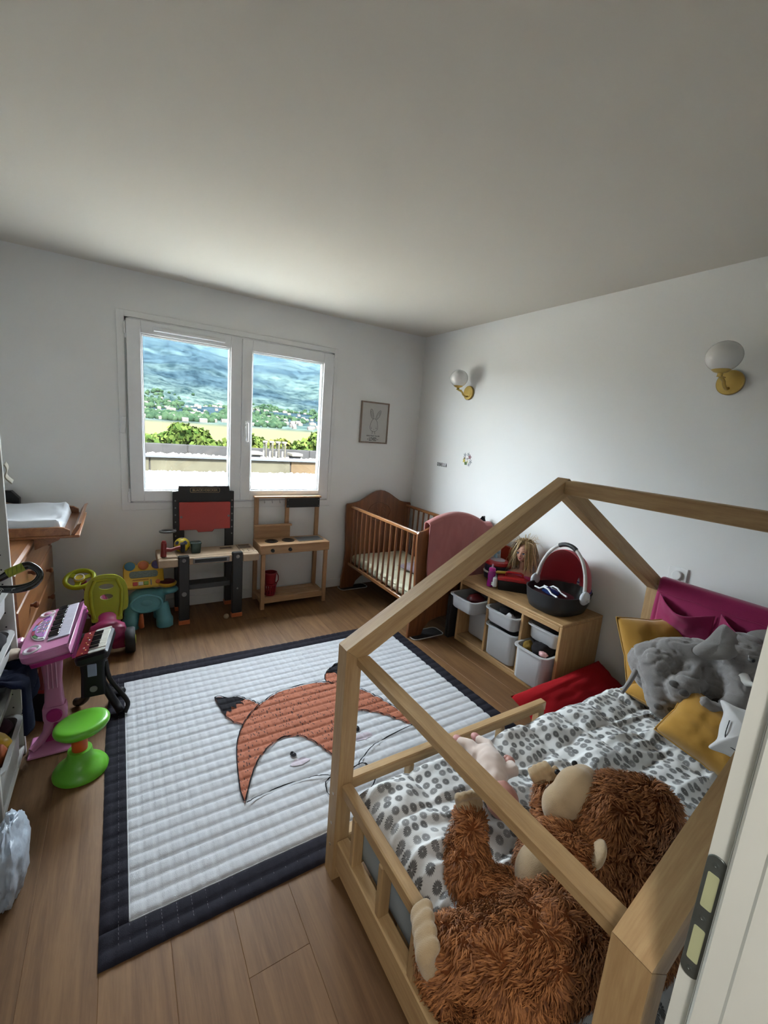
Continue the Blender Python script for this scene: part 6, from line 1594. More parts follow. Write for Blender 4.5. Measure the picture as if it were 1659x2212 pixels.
# changing pad
def padfn(u, v):
    x = -0.915 + 0.615 * u; y = 2.975 + 0.605 * v
    e_ = min(u, 1 - u, v, 1 - v); k = min(1, e_ / 0.05)
    rim_ = abs(2 * v - 1) ** 2.2
    z = 0.905 + 0.075 * rim_ + 0.01 * noise.noise(Vector((x * 8, y * 8, 1)))
    if u > 0.8: z += 0.02 * noise.noise(Vector((x * 22, y * 14, 5))) * (u - 0.8) / 0.2
    return (x, y, 0.8835 + (z - 0.8835) * (1 - (1 - k) ** 2.5))
pdm = MB().grid(padfn, 50, 40)
pd = pdm.build('changing_pad', fabric('white_terry_cover', (0.60, 0.62, 0.66), 0.05, 12, 400), None, 180, fixn=False)
so = pd.modifiers.new('thickness', 'SOLIDIFY'); so.thickness = 0.004
tag(pd, 'changing pad in a wrinkled white cover on the dresser', 'changing pad')
o = thing('black_speaker', 'small black box on the far end of the dresser', 'speaker', (-0.66, 3.70, 0.863))
MB().prism([(-0.08, 0.0), (0.065, 0.0), (0.07, 0.105), (0.03, 0.155), (-0.08, 0.155)], 0.06, Matrix(((1, 0, 0, -0.66), (0, 0, -1, 3.745), (0, 1, 0, 0.8625), (0, 0, 0, 1))), 0.005).build('housing', M_BLK, o, 0)
MB().cyl((-0.69, 3.6845, 0.93), (-0.69, 3.680, 0.93), 0.025, n=20).build('speaker_cone', M_GREYP, o, 40)

# ------------------------------------------------------------------ white bin shelf at the picture's edge
M_WSH = plain('white_foil', (0.56, 0.55, 0.52), 0.5, var=0.03)
sh = thing('bin_shelf', 'tall white shelf frame with pull-out bins along the wall', 'shelf', (-0.64, 1.86, 0))
SY = (1.385, 1.85, 2.300)
for y in SY: 
    MB().box(-0.875, -0.415, y, y + 0.022, 0, 1.48, 0.002).build('upright', M_WSH, sh, 0)
MB().box(-0.875, -0.415, 1.3848, 2.3222, 1.4802, 1.505, 0.002).build('top', M_WSH, sh, 0)
MB().box(-0.875, -0.418, 1.4075, 1.8495, 0.03, 0.05).box(-0.875, -0.418, 1.8725, 2.2995, 0.03, 0.05).box(-0.882, -0.8755, 1.385, 2.322, 0.03, 1.50).build('base_and_back', M_WSH, sh, 0)
for k in range(20):
    z = 0.12 + k * 0.065
    for x in (-0.445, -0.60):
        MB().cyl((x, 2.2998, z), (x, 2.2992, z), 0.0035, n=8).build('peg_hole', plain('peg_hole_dark', (0.02, 0.02, 0.02), 0.8), sh, 0)
for zt in (0.215, 0.47, 0.63, 0.83): MB().box(-0.86, -0.44, 2.289, 2.2988, zt - 0.03, zt - 0.012, 0.002).build('runner', M_WSH, sh, 0)
M_WBIN = plain('white_bin_plastic', (0.50, 0.50, 0.49), 0.4, var=0.04)
def wbin(label, ya, yb, zt, depth, xf): bin_(label, -0.85, xf, ya, yb, zt, depth, M_WBIN, group='bins of the white shelf')
wbin('white bin, lowest of the white shelf, filled with yellow and dark toys', 1.876, 2.284, 0.225, 0.18, -0.405)
wbin('white bin under the dark blue cloth in the white shelf', 1.876, 2.284, 0.44, 0.10, -0.412)
wbin('white bin with black contents in the middle of the white shelf', 1.876, 2.284, 0.635, 0.11, -0.408)
wbin('white bin, topmost visible in the white shelf, below the loop handle', 1.876, 2.284, 0.835, 0.11, -0.412)
wbin('white bin low in the nearer column of the white shelf', 1.412, 1.845, 0.225, 0.18, -0.405)
lump('yellow_toy', (-0.47, 2.08, 0.215), (0.05, 0.055, 0.05), plain('yellow_toy_plastic', (0.55, 0.33, 0.02), 0.4), 'yellow toy on top in the lowest white bin', 'toy', 12, group='clutter in the white bins')
lump('orange_toy', (-0.455, 2.03, 0.205), (0.035, 0.04, 0.045), M_ORNG, 'orange toy beside the yellow one in the lowest white bin', 'toy', 13, group='clutter in the white bins')
lump('dark_plush', (-0.52, 2.18, 0.225), (0.09, 0.07, 0.06), fabric('dark_plum_plush', (0.035, 0.012, 0.02), 0.4, 30), 'dark plum soft toy in the lowest white bin', 'soft toy', 14, group='clutter in the white bins')
lump('black_cloth', (-0.50, 2.15, 0.62), (0.09, 0.10, 0.06), M_DARK, 'black cloth in the middle white bin', 'cloth', 15, group='clutter in the white bins')
lump('black_bag', (-0.50, 2.12, 0.825), (0.08, 0.11, 0.055), M_DARK, 'black pouch in the topmost visible white bin', 'bag', 16, group='clutter in the white bins')
# dark blue garment spilling out, with a pale patch
def cloth_fall(u, v):
    y = 2.03 + 0.23 * u - 0.05 * v; x = -0.56 + 0.20 * min(1, v * 2.2) + 0.02 * math.sin(u * 9) * v
    z = 0.475 + 0.03 * math.sin(PI * min(1, v * 1.6)) - 0.23 * max(0, v - 0.45) * (1.35 - 0.7 * u) + 0.03 * noise.noise(Vector((u * 5, v * 5, 2))) + 0.012 * noise.noise(Vector((u * 14, v * 9, 6)))
    return (x, y, z)
o = MB().grid(cloth_fall, 30, 40).build('blue_garment', fabric('navy_denim', (0.006, 0.009, 0.026), 0.5, 20), None, 180, fixn=False)
so = o.modifiers.new('thickness', 'SOLIDIFY'); so.thickness = 0.012
tag(o, 'dark blue garment hanging out of the white shelf', 'garment')
MB().grid(lambda u, v: (-0.385 + 0.045 * u, 2.20 + 0.055 * v + 0.01 * u, 0.478 + 0.012 * u + 0.01 * math.sin(v * 3)), 8, 8).build('pale_patch', fabric('pale_grey_patch', (0.33, 0.36, 0.35)), o, 180, fixn=False)
lump('plush_paw', (-0.435, 2.24, 0.535), (0.05, 0.035, 0.02), fabric('cream_plush', (0.42, 0.34, 0.26), 0.2, 60), 'cream plush paw above the dark blue garment', 'soft toy', 17, 0.4, group='clutter in the white bins')
# loop handle with lime grip
o = thing('loop_handle', 'glossy black loop handle with a lime grip sticking out of the white shelf', 'handle', (-0.34, 2.0, 0.95))
M_GLB = plain('glossy_black', (0.007, 0.008, 0.010), 0.16, coat=0.2)
yv = 2.0
lp_ = spline([(-0.46, yv, 0.925), (-0.40, yv, 0.918), (-0.345, yv - 0.01, 0.915), (-0.30, yv - 0.01, 0.926), (-0.278, yv, 0.95), (-0.281, yv + 0.01, 0.974), (-0.305, yv + 0.02, 0.993), (-0.325, yv + 0.02, 0.992), (-0.365, yv + 0.01, 0.974), (-0.40, yv, 0.956), (-0.46, yv, 0.95)], 6)
MB().tube(lp_, [0.0115 + 0.004 * math.sin(i * 0.11) ** 2 for i in range(len(lp_))], 12, up=(0, 1, 0.2)).build('loop', M_GLB, o, 60)
MB().tube(spline([(-0.374, yv + 0.009, 0.971), (-0.35, yv + 0.014, 0.982), (-0.326, yv + 0.02, 0.992)], 6), 0.0165, 14).build('grip', plain('lime_rubber', (0.24, 0.27, 0.02), 0.6), o, 60)
for k in range(4):
    t = 0.12 + k * 0.26; c = Vector((-0.374 + 0.048 * t, yv + 0.009 + 0.011 * t, 0.971 + 0.021 * t))
    MB().tube([c + Vector((0.0, 0.0168 * math.cos(a * PI / 8), 0.0168 * math.sin(a * PI / 8))) for a in range(16)], 0.0012, 5, loop=True).build('grip_groove', plain('dark_lime', (0.10, 0.12, 0.01), 0.7), o, 60)
M_SILV = plain('silver_print', (0.40, 0.41, 0.43), 0.4)
for (cx_, cz_, r0) in ((-0.392, 0.92, 0.010), (-0.352, 0.916, 0.008), (-0.322, 0.920, 0.007)):
    sp_ = [(cx_ + r0 * (1 - k / 22) * math.cos(k * 0.55), yv - 0.0255 + 0.004, cz_ + r0 * (1 - k / 22) * math.sin(k * 0.55)) for k in range(18)]
    MB().tube(sp_, 0.0014, 5).build('scroll_print', M_SILV, o, 60)
# crumpled plastic bag
o = thing('plastic_bag', 'crumpled translucent white plastic bag on the floor by the shelf', 'bag', (-0.345, 1.62, 0))
mb = MB().ell((0, 0, 0), 1.0, 64, 40); vs = []
for v in mb.v:
    d = Vector(v)
    k = 1 + 0.16 * noise.fractal(d * 2.3, 1.0, 2.0, 4) + 0.10 * abs(noise.noise(d * 5 + Vector((7, 1, 2))))
    p = Vector((d.x * 0.045 * k, d.y * 0.14 * k, d.z * 0.125 * k + 0.115))
    p.z = max(p.z, 0.001); vs.append(p)
mb.v = vs
mt, nt, b, L = nodes_of('frosted_film'); b.inputs['Base Color'].default_value = (0.42, 0.48, 0.56, 1); b.inputs['Roughness'].default_value = 0.3; b.inputs['Alpha'].default_value = 0.82
tc = nd(nt, 'ShaderNodeTexCoord'); nb_ = nd(nt, 'ShaderNodeTexNoise', _Scale=22.0, _Detail=4.0); L.new(tc.outputs['Object'], nb_.inputs['Vector'])
bp = nd(nt, 'ShaderNodeBump', _Strength=0.6, _Distance=0.01); L.new(nb_.outputs[0], bp.inputs['Height']); L.new(bp.outputs[0], b.inputs['Normal'])
mb.build('film', mt, o, 60, M=T(-0.352, 1.60, 0))
MB().tube(spline([(-0.352, 1.60, 0.225), (-0.352, 1.62, 0.26), (-0.345, 1.635, 0.245), (-0.345, 1.62, 0.22)], 5), 0.006, 6).build('knot', mt, o, 60)

# cream ribbon hanging on the shelf's front edge
o = MB().grid(lambda u, v: (-0.408 + 0.006 * math.sin(v * 7) + 0.02 * v * v, 2.29 + 0.035 * u - 0.02 * v, 1.345 - 0.075 * v + 0.01 * u), 8, 16).build('cream_ribbon', fabric('cream_ribbon_cloth', (0.50, 0.47, 0.38)), None, 180, fixn=False)
so = o.modifiers.new('thickness', 'SOLIDIFY'); so.thickness = 0.004
tag(o, 'cream ribbon hanging from the front edge of the white shelf', 'ribbon')

# ------------------------------------------------------------------ large plush bear on the bed
def capsule(mb, pts, rs_, n=16):
    """overlapping balls along a bent limb"""
    P = spline(pts, 5); m_ = len(P)
    for i, p in enumerate(P):
        t = i / (m_ - 1) * (len(rs_) - 1); k = min(int(t), len(rs_) - 2); r_ = rs_[k] + (rs_[k + 1] - rs_[k]) * (t - k)
        mb.ell(p, r_, n, 10)
M_FUR = None
mt, nt, b, L = nodes_of('auburn_fur')
g = nd(nt, 'ShaderNodeNewGeometry'); r = nd(nt, 'ShaderNodeValToRGB')
e = r.color_ramp.elements; e[0].color = (0.13, 0.040, 0.011, 1); e[1].color = (0.46, 0.185, 0.062, 1)
L.new(g.outputs['Random Per Island'], r.inputs[0]); L.new(r.outputs[0], b.inputs['Base Color']); b.inputs['Roughness'].default_value = 0.65
b.inputs['Specular IOR Level'].default_value = 0.3
M_FUR = mt
M_FURBASE = plain('auburn_backing', (0.16, 0.05, 0.016), 0.95, var=0.3, scale=30, spec=0.1)
M_BEIGE = fabric('beige_plush', (0.46, 0.33, 0.19), 0.12, 30, 500, bump=0.5)
bear = thing('plush_ape', 'large shaggy auburn plush ape with beige face, paws and belly on the bed', 'soft toy', (0.95, 0.5, 0.39))
bb = MB()
bb.ell((0.965, 0.505, 0.495), (0.125, 0.120, 0.115), 24, 16)
bb.ell((1.10, 0.425, 0.50), (0.15, 0.115, 0.115), 24, 16)
bb.ell((1.02, 0.36, 0.46), (0.15, 0.09, 0.09), 20, 14)
bb.ell((1.150, 0.478, 0.605), (0.118, 0.112, 0.108), 24, 16)
bb.ell((1.19, 0.44, 0.66), (0.075, 0.075, 0.065), 20, 14)
capsule(bb, [(0.80, 0.545, 0.445), (0.757, 0.618, 0.458), (0.772, 0.672, 0.492), (0.812, 0.712, 0.540)], [0.075, 0.058, 0.052, 0.042])
capsule(bb, [(0.90, 0.44, 0.475), (0.78, 0.425, 0.49), (0.665, 0.455, 0.492), (0.585, 0.500, 0.485)], [0.115, 0.105, 0.095, 0.078])
capsule(bb, [(1.05, 0.545, 0.49), (1.075, 0.615, 0.485), (1.11, 0.675, 0.52)], [0.065, 0.058, 0.045])
bme = remesh(bb, 0.011, 6, name='bear_body')
body = link('body', bme, M_FURBASE, bear, 180, fixn=False)
# fur: curved tapering locks rooted on the body
fr_ = np.random.RandomState(21)
V = np.array([v.co[:] for v in bme.vertices]); N = np.array([v.normal[:] for v in bme.vertices])
tri = []
for p in bme.polygons:
    vs = list(p.vertices)
    for k in range(1, len(vs) - 1): tri.append((vs[0], vs[k], vs[k + 1]))
tri = np.array(tri)
ar = np.linalg.norm(np.cross(V[tri[:, 1]] - V[tri[:, 0]], V[tri[:, 2]] - V[tri[:, 0]]), axis=1); ar /= ar.sum()
NF = 44000
ti = fr_.choice(len(tri), NF, p=ar); w = fr_.dirichlet((1, 1, 1), NF)
P = (V[tri[ti]] * w[:, :, None]).sum(1); Nn = (N[tri[ti]] * w[:, :, None]).sum(1); Nn /= np.linalg.norm(Nn, axis=1)[:, None]
fl = np.array([noise.noise_vector(Vector(p) * 13.0)[:] for p in P]) * 1.0 + np.array([noise.noise_vector(Vector(p) * 42.0)[:] for p in P]) * 0.9
fl += np.array([-0.25, 0.1, -0.45])
fl -= Nn * (fl * Nn).sum(1)[:, None]
nl = np.linalg.norm(fl, axis=1)[:, None]; fl = fl / np.maximum(nl, 1e-6)
Ln = fr_.uniform(0.012, 0.025, (NF, 1))
side = np.cross(Nn, fl); side /= np.linalg.norm(side, axis=1)[:, None]
wd = fr_.uniform(0.0008, 0.0019, (NF, 1))
p0 = P - Nn * 0.003; p1 = P + Nn * Ln * 0.40 + fl * Ln * 0.22; p2 = P + Nn * Ln * 0.60 + fl * Ln * 0.62; p3 = P + Nn * Ln * 0.55 + fl * Ln * 1.02
jit = fr_.normal(0, 0.0025, (NF, 3)); p3 = p3 + jit; p2 = p2 + jit * 0.5
VV = np.stack([p0 - side * wd, p0 + side * wd, p1 - side * wd * 1.1, p1 + side * wd * 1.1, p2 - side * wd * 0.8, p2 + side * wd * 0.8, p3], 1).reshape(-1, 3)
b7 = (np.arange(NF) * 7)[:, None]
F3 = np.concatenate([b7 + np.array([[0, 1, 3]]), b7 + np.array([[0, 3, 2]]), b7 + np.array([[2, 3, 5]]), b7 + np.array([[2, 5, 4]]), b7 + np.array([[4, 5, 6]])])
fo = link('fur', raw_mesh('fur', VV, F3), M_FUR, bear, 180, label='shaggy auburn fur', fixn=False); fo['kind'] = 'stuff'
# face
fc = MB(); fc.ell((1.085, 0.582, 0.622), (0.068, 0.060, 0.082), 20, 14); fc.ell((1.052, 0.598, 0.588), (0.056, 0.053, 0.062), 18, 12); fc.ell((1.12, 0.588, 0.662), (0.045, 0.038, 0.030), 16, 10)
face = link('face', remesh(fc, 0.006, 6), M_BEIGE, bear, 180, fixn=False)
for c in ((1.135, 0.628, 0.671), (1.075, 0.640, 0.655)):
    MB().ell(c, (0.010, 0.008, 0.007), 12, 8).build('eye', M_BLK, face, 60)
MB().tube([(1.03, 0.632, 0.60), (1.045, 0.642, 0.588), (1.07, 0.643, 0.585)], 0.002, 5).build('mouth', M_BLK, face, 60)
MB().ell((1.042, 0.640, 0.618), (0.010, 0.006, 0.007), 12, 8).build('nose', plain('brown_nose', (0.10, 0.05, 0.03), 0.5), face, 60)
ear = MB().ell((0, 0, 0), (0.040, 0.013, 0.036), 20, 12).build('ear', M_BEIGE, bear, 60, M=T(0.995, 0.452, 0.600) @ RZ(0.6) @ RX(0.4))
# belly
bl_ = MB(); bl_.ell((0.885, 0.512, 0.525), (0.072, 0.075, 0.088), 24, 16)
link('belly', remesh(bl_, 0.008, 3), M_BEIGE, bear, 180, fixn=False)
# paws with separate digits
def paw(name, c, d, upv, size, digits, thumb=1):
    """palm with short rounded digits; d points to the digit tips, upv is the back of the paw"""
    c = Vector(c); d = Vector(d).normalized(); u = Vector(upv); u = (u - d * u.dot(d)).normalized(); s_ = d.cross(u)
    mm = Matrix.Identity(4)
    for i in range(3): mm[i][0] = d[i]; mm[i][1] = s_[i]; mm[i][2] = u[i]; mm[i][3] = c[i]
    pb = MB(); pb.ell((0, 0, 0), (size * 0.8, size * 0.75, size * 0.42), 18, 12)
    for k in range(digits):
        y = (k - (digits - 1) / 2) * size * 1.45 / digits
        capsule(pb, [(size * 0.35, y, 0.0), (size * 0.85, y * 1.05, 0.05 * size), (size * (1.15 - 0.06 * abs(k - 1.2)), y * 1.05, -0.22 * size)], [size * 0.30, size * 0.30, size * 0.24], 12)
    if thumb: capsule(pb, [(-size * 0.15, thumb * size * 0.6, 0), (size * 0.2, thumb * size * 0.98, 0), (size * 0.5, thumb * size * 1.05, -0.1 * size)], [size * 0.28, size * 0.26, size * 0.22], 12)
    return link(name, remesh(pb, size * 0.07, 3), M_BEIGE, bear, 180, M=mm, fixn=False)
paw('foot', (0.822, 0.722, 0.562), (-0.10, 0.25, 0.75), (0.5, 0.7, -0.2), 0.046, 4, 0)
paw('foot', (0.538, 0.532, 0.49), (-0.15, 0.2, 0.8), (-0.85, 0.45, 0), 0.070, 4, -1)
paw('hand', (1.125, 0.700, 0.548), (-0.25, 0.35, 0.6), (-0.5, -0.5, 0.4), 0.044, 4, 1)

# ------------------------------------------------------------------ plush elephant
M_GREYF = plain('grey_velour', (0.225, 0.21, 0.205), 0.9, var=0.12, scale=18, bump=0.35, bscale=220, sheen=0.35)
el = thing('plush_elephant', 'floppy grey plush elephant lying on the pillows', 'soft toy', (2.28, 0.82, 0.42))
eb = MB()
capsule(eb, [(2.208, 0.945, 0.585), (2.274, 0.885, 0.61), (2.345, 0.80, 0.632), (2.395, 0.722, 0.640)], [0.098, 0.115, 0.112, 0.10])
capsule(eb, [(2.25, 0.93, 0.52), (2.33, 0.83, 0.53), (2.38, 0.74, 0.54)], [0.10, 0.11, 0.10])
capsule(eb, [(2.165, 0.893, 0.605), (2.118, 0.843, 0.522), (2.10, 0.812, 0.47)], [0.085, 0.068, 0.066])
capsule(eb, [(2.275, 0.775, 0.615), (2.175, 0.758, 0.578), (2.115, 0.752, 0.572)], [0.075, 0.072, 0.070])
capsule(eb, [(2.316, 0.714, 0.618), (2.262, 0.690, 0.555), (2.25, 0.685, 0.535)], [0.075, 0.068, 0.068])
capsule(eb, [(2.40, 0.655, 0.715), (2.375, 0.645, 0.705)], [0.115, 0.112])
capsule(eb, [(2.325, 0.620, 0.670), (2.245, 0.585, 0.605), (2.160, 0.588, 0.560), (2.095, 0.615, 0.566), (2.058, 0.645, 0.600)], [0.075, 0.062, 0.050, 0.038, 0.024])
MB().tube(spline([(2.19, 0.970, 0.60), (2.135, 0.962, 0.56), (2.075, 0.956, 0.505), (2.02, 0.955, 0.462)], 6), [0.016 - 0.0004 * i for i in range(19)], 10).build('tail', M_GREYF, el, 60)
def wrinkle(p, n_):
    a = noise.noise(p * 12 + Vector((3, 1, 7))); b_ = noise.noise(Vector((p.x * 30, p.y * 30, p.z * 55)))
    c_ = noise.noise(Vector((p.x * 14 + p.z * 20, p.y * 14, p.z * 26 - p.x * 10)))
    return 0.006 * (1 - abs(a) * 2.2) * (0.6 + 0.4 * b_) - 0.008 * max(0.0, 1 - abs(c_) * 5) - 0.002
link('body', remesh(eb, 0.008, 5, wrinkle, 'elephant_body'), M_GREYF, el, 180, fixn=False)
def flap(name, outline, centre, th, mat, parent, dome=0.02):
    pts = spline(outline, 6, True); c = Vector(centre); rings_ = []
    nrm = Vector((0, 0, 0))
    for i in range(len(pts)): nrm += (pts[i] - c).cross(pts[(i + 1) % len(pts)] - c)
    nrm.normalize()
    if nrm.dot(CAM - c) < 0: nrm = -nrm
    for k, s in ((0.0, 0.02), (0.35, 0.35), (0.7, 0.7), (1.0, 1.0)):
        rings_.append([c + (p - c) * s + nrm * (dome * (1 - s * s) + 0.006 * noise.noise(p * 20) * s) for p in pts])
    back = [[q - nrm * th * (1 - 0.9 * s) for q in rg] for rg, s in zip(rings_, (0.02, 0.35, 0.7, 1.0))]
    mb = MB().rings(rings_ + back[::-1])
    return mb.build(name, mat, parent, 180)
flap('ear', [(2.195, 0.776, 0.752), (2.286, 0.763, 0.786), (2.384, 0.748, 0.845), (2.36, 0.662, 0.802), (2.265, 0.645, 0.756), (2.20, 0.700, 0.730), (2.170, 0.750, 0.735)], (2.27, 0.71, 0.77), 0.016, M_GREYF, el)
flap('ear', [(2.45, 0.68, 0.81), (2.50, 0.60, 0.86), (2.50, 0.52, 0.82), (2.48, 0.50, 0.74), (2.45, 0.56, 0.74)], (2.47, 0.58, 0.80), 0.016, M_GREYF, el)
M_PADG = plain('dark_grey_pad', (0.085, 0.08, 0.078), 0.9, sheen=0.2)
for c, d in (((2.040, 0.800, 0.482), (-1, -0.6, 0.5)), ((2.072, 0.765, 0.480), (-0.8, -1, 0.4)), ((2.058, 0.768, 0.610), (-0.8, -0.3, 0.7)), ((2.060, 0.725, 0.590), (-0.9, -0.6, 0.3)), ((2.195, 0.648, 0.560), (-0.7, -0.8, 0.4))):
    q = Vector(d).to_track_quat('Z', 'Y').to_matrix().to_4x4()
    MB().ell((0, 0, 0), (0.020, 0.015, 0.010), 14, 8).build('toenail', M_PADG, el, 60, M=T(*c) @ q)
MB().tube([(2.262, 0.600, 0.690), (2.235, 0.575, 0.680), (2.215, 0.545, 0.690)], [0.020, 0.016, 0.005], 12).build('tusk', fabric('white_felt', (0.62, 0.61, 0.58)), el, 60)
MB().ell((2.294, 0.597, 0.762), (0.014, 0.014, 0.012), 14, 10).build('eye', plain('grey_glass_eye', (0.14, 0.14, 0.14), 0.15), el, 60)
MB().ell((2.284, 0.588, 0.764), (0.007, 0.007, 0.007), 10, 8).build('pupil', M_BLK, el, 60)
MB().tube([(2.315, 0.575, 0.775), (2.297, 0.590, 0.778), (2.285, 0.607, 0.776)], 0.006, 8).build('eyelid', M_GREYF, el, 60)

# ------------------------------------------------------------------ pillows
M_MUST = fabric('mustard_linen', (0.40, 0.205, 0.022), 0.10, 9, 500)
def mpillow(name, label, c, nrm_, upv, w, h, t, seed, mat=M_MUST, cat='pillow', group=None):
    n_ = Vector(nrm_).normalized(); u = Vector(upv); u = (u - n_ * u.dot(n_)).normalized(); s_ = u.cross(n_)
    mm = Matrix.Identity(4)
    for i in range(3): mm[i][0] = s_[i]; mm[i][1] = u[i]; mm[i][2] = n_[i]; mm[i][3] = c[i]
    o = thing(name, label, cat, (c[0], c[1], c[2] - 0.1), 0, group)
    pillow('cover', mat, o, mm, w, h, t, seed=seed, corner=0.7)
    pts = []
    for a in [k / 24 for k in range(24)]: pts.append((-w / 2 + w * a, -h / 2))
    for a in [k / 24 for k in range(24)]: pts.append((w / 2, -h / 2 + h * a))
    for a in [k / 24 for k in range(24)]: pts.append((w / 2 - w * a, h / 2))
    for a in [k / 24 for k in range(24)]: pts.append((-w / 2, h / 2 - h * a))
    def pull(x, y):
        a = 2 * x / w; c_ = 2 * y / h
        return mm @ Vector((x * (1 - 0.07 * (1 - min(1, abs(c_)) ** 0.7)), y * (1 - 0.07 * (1 - min(1, abs(a)) ** 0.7)), 0))
    MB().tube([pull(*p) for p in pts], 0.004, 6, loop=True).build('seam', mat, o, 60)
    return o
mpillow('mustard_pillow', 'mustard pillow propped against the bed post behind the elephant', (2.385, 0.985, 0.555), (-0.55, -0.62, 0.5), (0.1, 0.3, 1), 0.36, 0.40, 0.14, 2, group='mustard pillows')
mpillow('mustard_pillow', 'mustard pillow lying on the duvet under the elephant trunk', (2.055, 0.575, 0.470), (-0.72, -0.22, 0.66), (-0.1, 0.98, 0.25), 0.25, 0.36, 0.15, 5, group='mustard pillows')
mpillow('mustard_pillow', 'mustard pillow flat beneath the elephant body', (2.33, 0.72, 0.43), (-0.2, 0, 1), (0, 1, 0), 0.34, 0.62, 0.15, 9, group='mustard pillows')
# white cat-shaped cushion with a drawn outline
o = thing('cat_cushion', 'small white cushion with pointed ear and thin black drawing on the mustard pillow', 'cushion', (1.95, 0.50, 0.50))
ol = [(-0.09, -0.07), (-0.10, 0.0), (-0.097, 0.045), (-0.100, 0.095), (-0.055, 0.078), (0.0, 0.08), (0.055, 0.078), (0.100, 0.095), (0.097, 0.045), (0.10, 0.0), (0.09, -0.07), (0.05, -0.09), (-0.05, -0.09)]
ol = [(p.x, p.y) for p in spline([(x, y, 0) for x, y in ol], 5, True)]
Mc = Matrix.Identity(4)
cn = Vector((-0.62, -0.25, 0.72)).normalized(); cu = Vector((-0.35, 0.9, 0.1)); cu = (cu - cn * cu.dot(cn)).normalized(); cs = cu.cross(cn)
for i in range(3): Mc[i][0] = cs[i]; Mc[i][1] = cu[i]; Mc[i][2] = cn[i]; Mc[i][3] = (1.975, 0.475, 0.585)[i]
rg = []
for s, z in ((0.02, 0.045), (0.4, 0.042), (0.75, 0.030), (0.93, 0.014), (1.0, 0.0), (0.93, -0.014), (0.75, -0.030), (0.4, -0.042), (0.02, -0.045)):
    rg.append([(x * s, y * s, z) for x, y in ol])
MB().rings(rg).build('cushion', fabric('white_jersey', (0.62, 0.61, 0.60), 0.05, 20), o, 180, M=Mc)
ln = MB()
for q in ([(-0.075, 0.045), (-0.04, 0.06), (0.02, 0.058)], [(-0.07, 0.05), (-0.078, 0.0), (-0.05, -0.05), (0.0, -0.06)], [(-0.09, 0.062), (-0.06, 0.04)]):
    ln.tube([(p.x, p.y, 0.046 - 0.030 * ((p.x / 0.11) ** 2 + (p.y / 0.1) ** 2)) for p in spline([(x, y, 0) for x, y in q], 6)], 0.0016, 5)
ln.build('drawn_line', M_INK, o, 60, M=Mc)
# red cushion on the floor between toy shelf and bed
o = thing('red_cushion', 'bright red cushion wedged on the floor between toy shelf and bed', 'cushion', (2.32, 1.33, 0))
pillow('cover', fabric('bright_red_felt', (0.30, 0.006, 0.010), 0.1, 12), o, T(2.26, 1.330, 0.150) @ RX(math.radians(24)) @ RY(math.radians(-4)), 0.80, 0.26, 0.16, seed=7, corner=0.7)
MB().tube([(1.90, 1.27, 0.10), (1.885, 1.265, 0.088), (1.88, 1.27, 0.07)], 0.004, 6).build('tassel', MATS['bright_red_felt'], o, 60)

# ------------------------------------------------------------------ baby doll on the duvet
M_DSKIN = plain('vinyl_skin', (0.40, 0.19, 0.155), 0.45, var=0.05); M_SUIT = fabric('cream_sleepsuit', (0.58, 0.47, 0.41), 0.06, 20)
o = thing('baby_doll', 'baby doll in a cream sleepsuit lying on the duvet behind the bed beam', 'doll', (1.09, 0.90, 0.40))
db = MB(); capsule(db, [(1.055, 0.835, 0.455), (1.10, 0.90, 0.462), (1.125, 0.955, 0.452)], [0.0447, 0.0499, 0.0413]); capsule(db, [(1.10, 0.97, 0.45), (1.105, 1.02, 0.452), (1.09, 1.055, 0.447)], [0.0275, 0.0232, 0.0189]); capsule(db, [(1.145, 0.95, 0.45), (1.175, 0.99, 0.448), (1.17, 1.035, 0.444)], [0.0275, 0.0224, 0.0181])
capsule(db, [(1.10, 0.855, 0.47), (1.145, 0.845, 0.468), (1.165, 0.87, 0.46)], [0.0241, 0.0215, 0.0189]); capsule(db, [(1.03, 0.87, 0.455), (1.0, 0.905, 0.45), (1.02, 0.94, 0.447)], [0.0241, 0.0215, 0.0181])
link('sleepsuit', remesh(db, 0.006, 3, lambda p, n_: 0.004 * noise.noise(p * 40)), M_SUIT, o, 180, fixn=False)
hd = MB(); hd.ell((1.015, 0.770, 0.468), (0.052, 0.055, 0.055), 22, 16); hd.ell((1.03, 0.782, 0.508), (0.014, 0.014, 0.016)); hd.ell((1.06, 0.762, 0.468), (0.014, 0.010, 0.017)); hd.ell((0.985, 0.80, 0.472), (0.012, 0.012, 0.017))
link('head', remesh(hd, 0.005, 3), M_DSKIN, o, 180, fixn=False)
for c in ((1.178, 0.885, 0.462), (1.025, 0.957, 0.45)):
    hb = MB(); hb.ell(c, (0.018, 0.018, 0.014), 14, 10)
    for k in range(4): hb.ell((c[0] + 0.012 * math.cos(0.6 + k * 0.5), c[1] + 0.018 * math.sin(0.6 + k * 0.5), c[2] + 0.003), (0.006, 0.010, 0.006), 8, 6)
    hb.build('hand', M_DSKIN, o, 60)
MB().ell((1.09, 1.068, 0.447), (0.018, 0.024, 0.016), 14, 10).build('foot', plain('pink_bootie', (0.45, 0.20, 0.19), 0.6), o, 60)
MB().ell((1.168, 1.05, 0.444), (0.017, 0.024, 0.015), 14, 10).build('foot', plain('pink_bootie', (0.45, 0.20, 0.19), 0.6), o, 60)

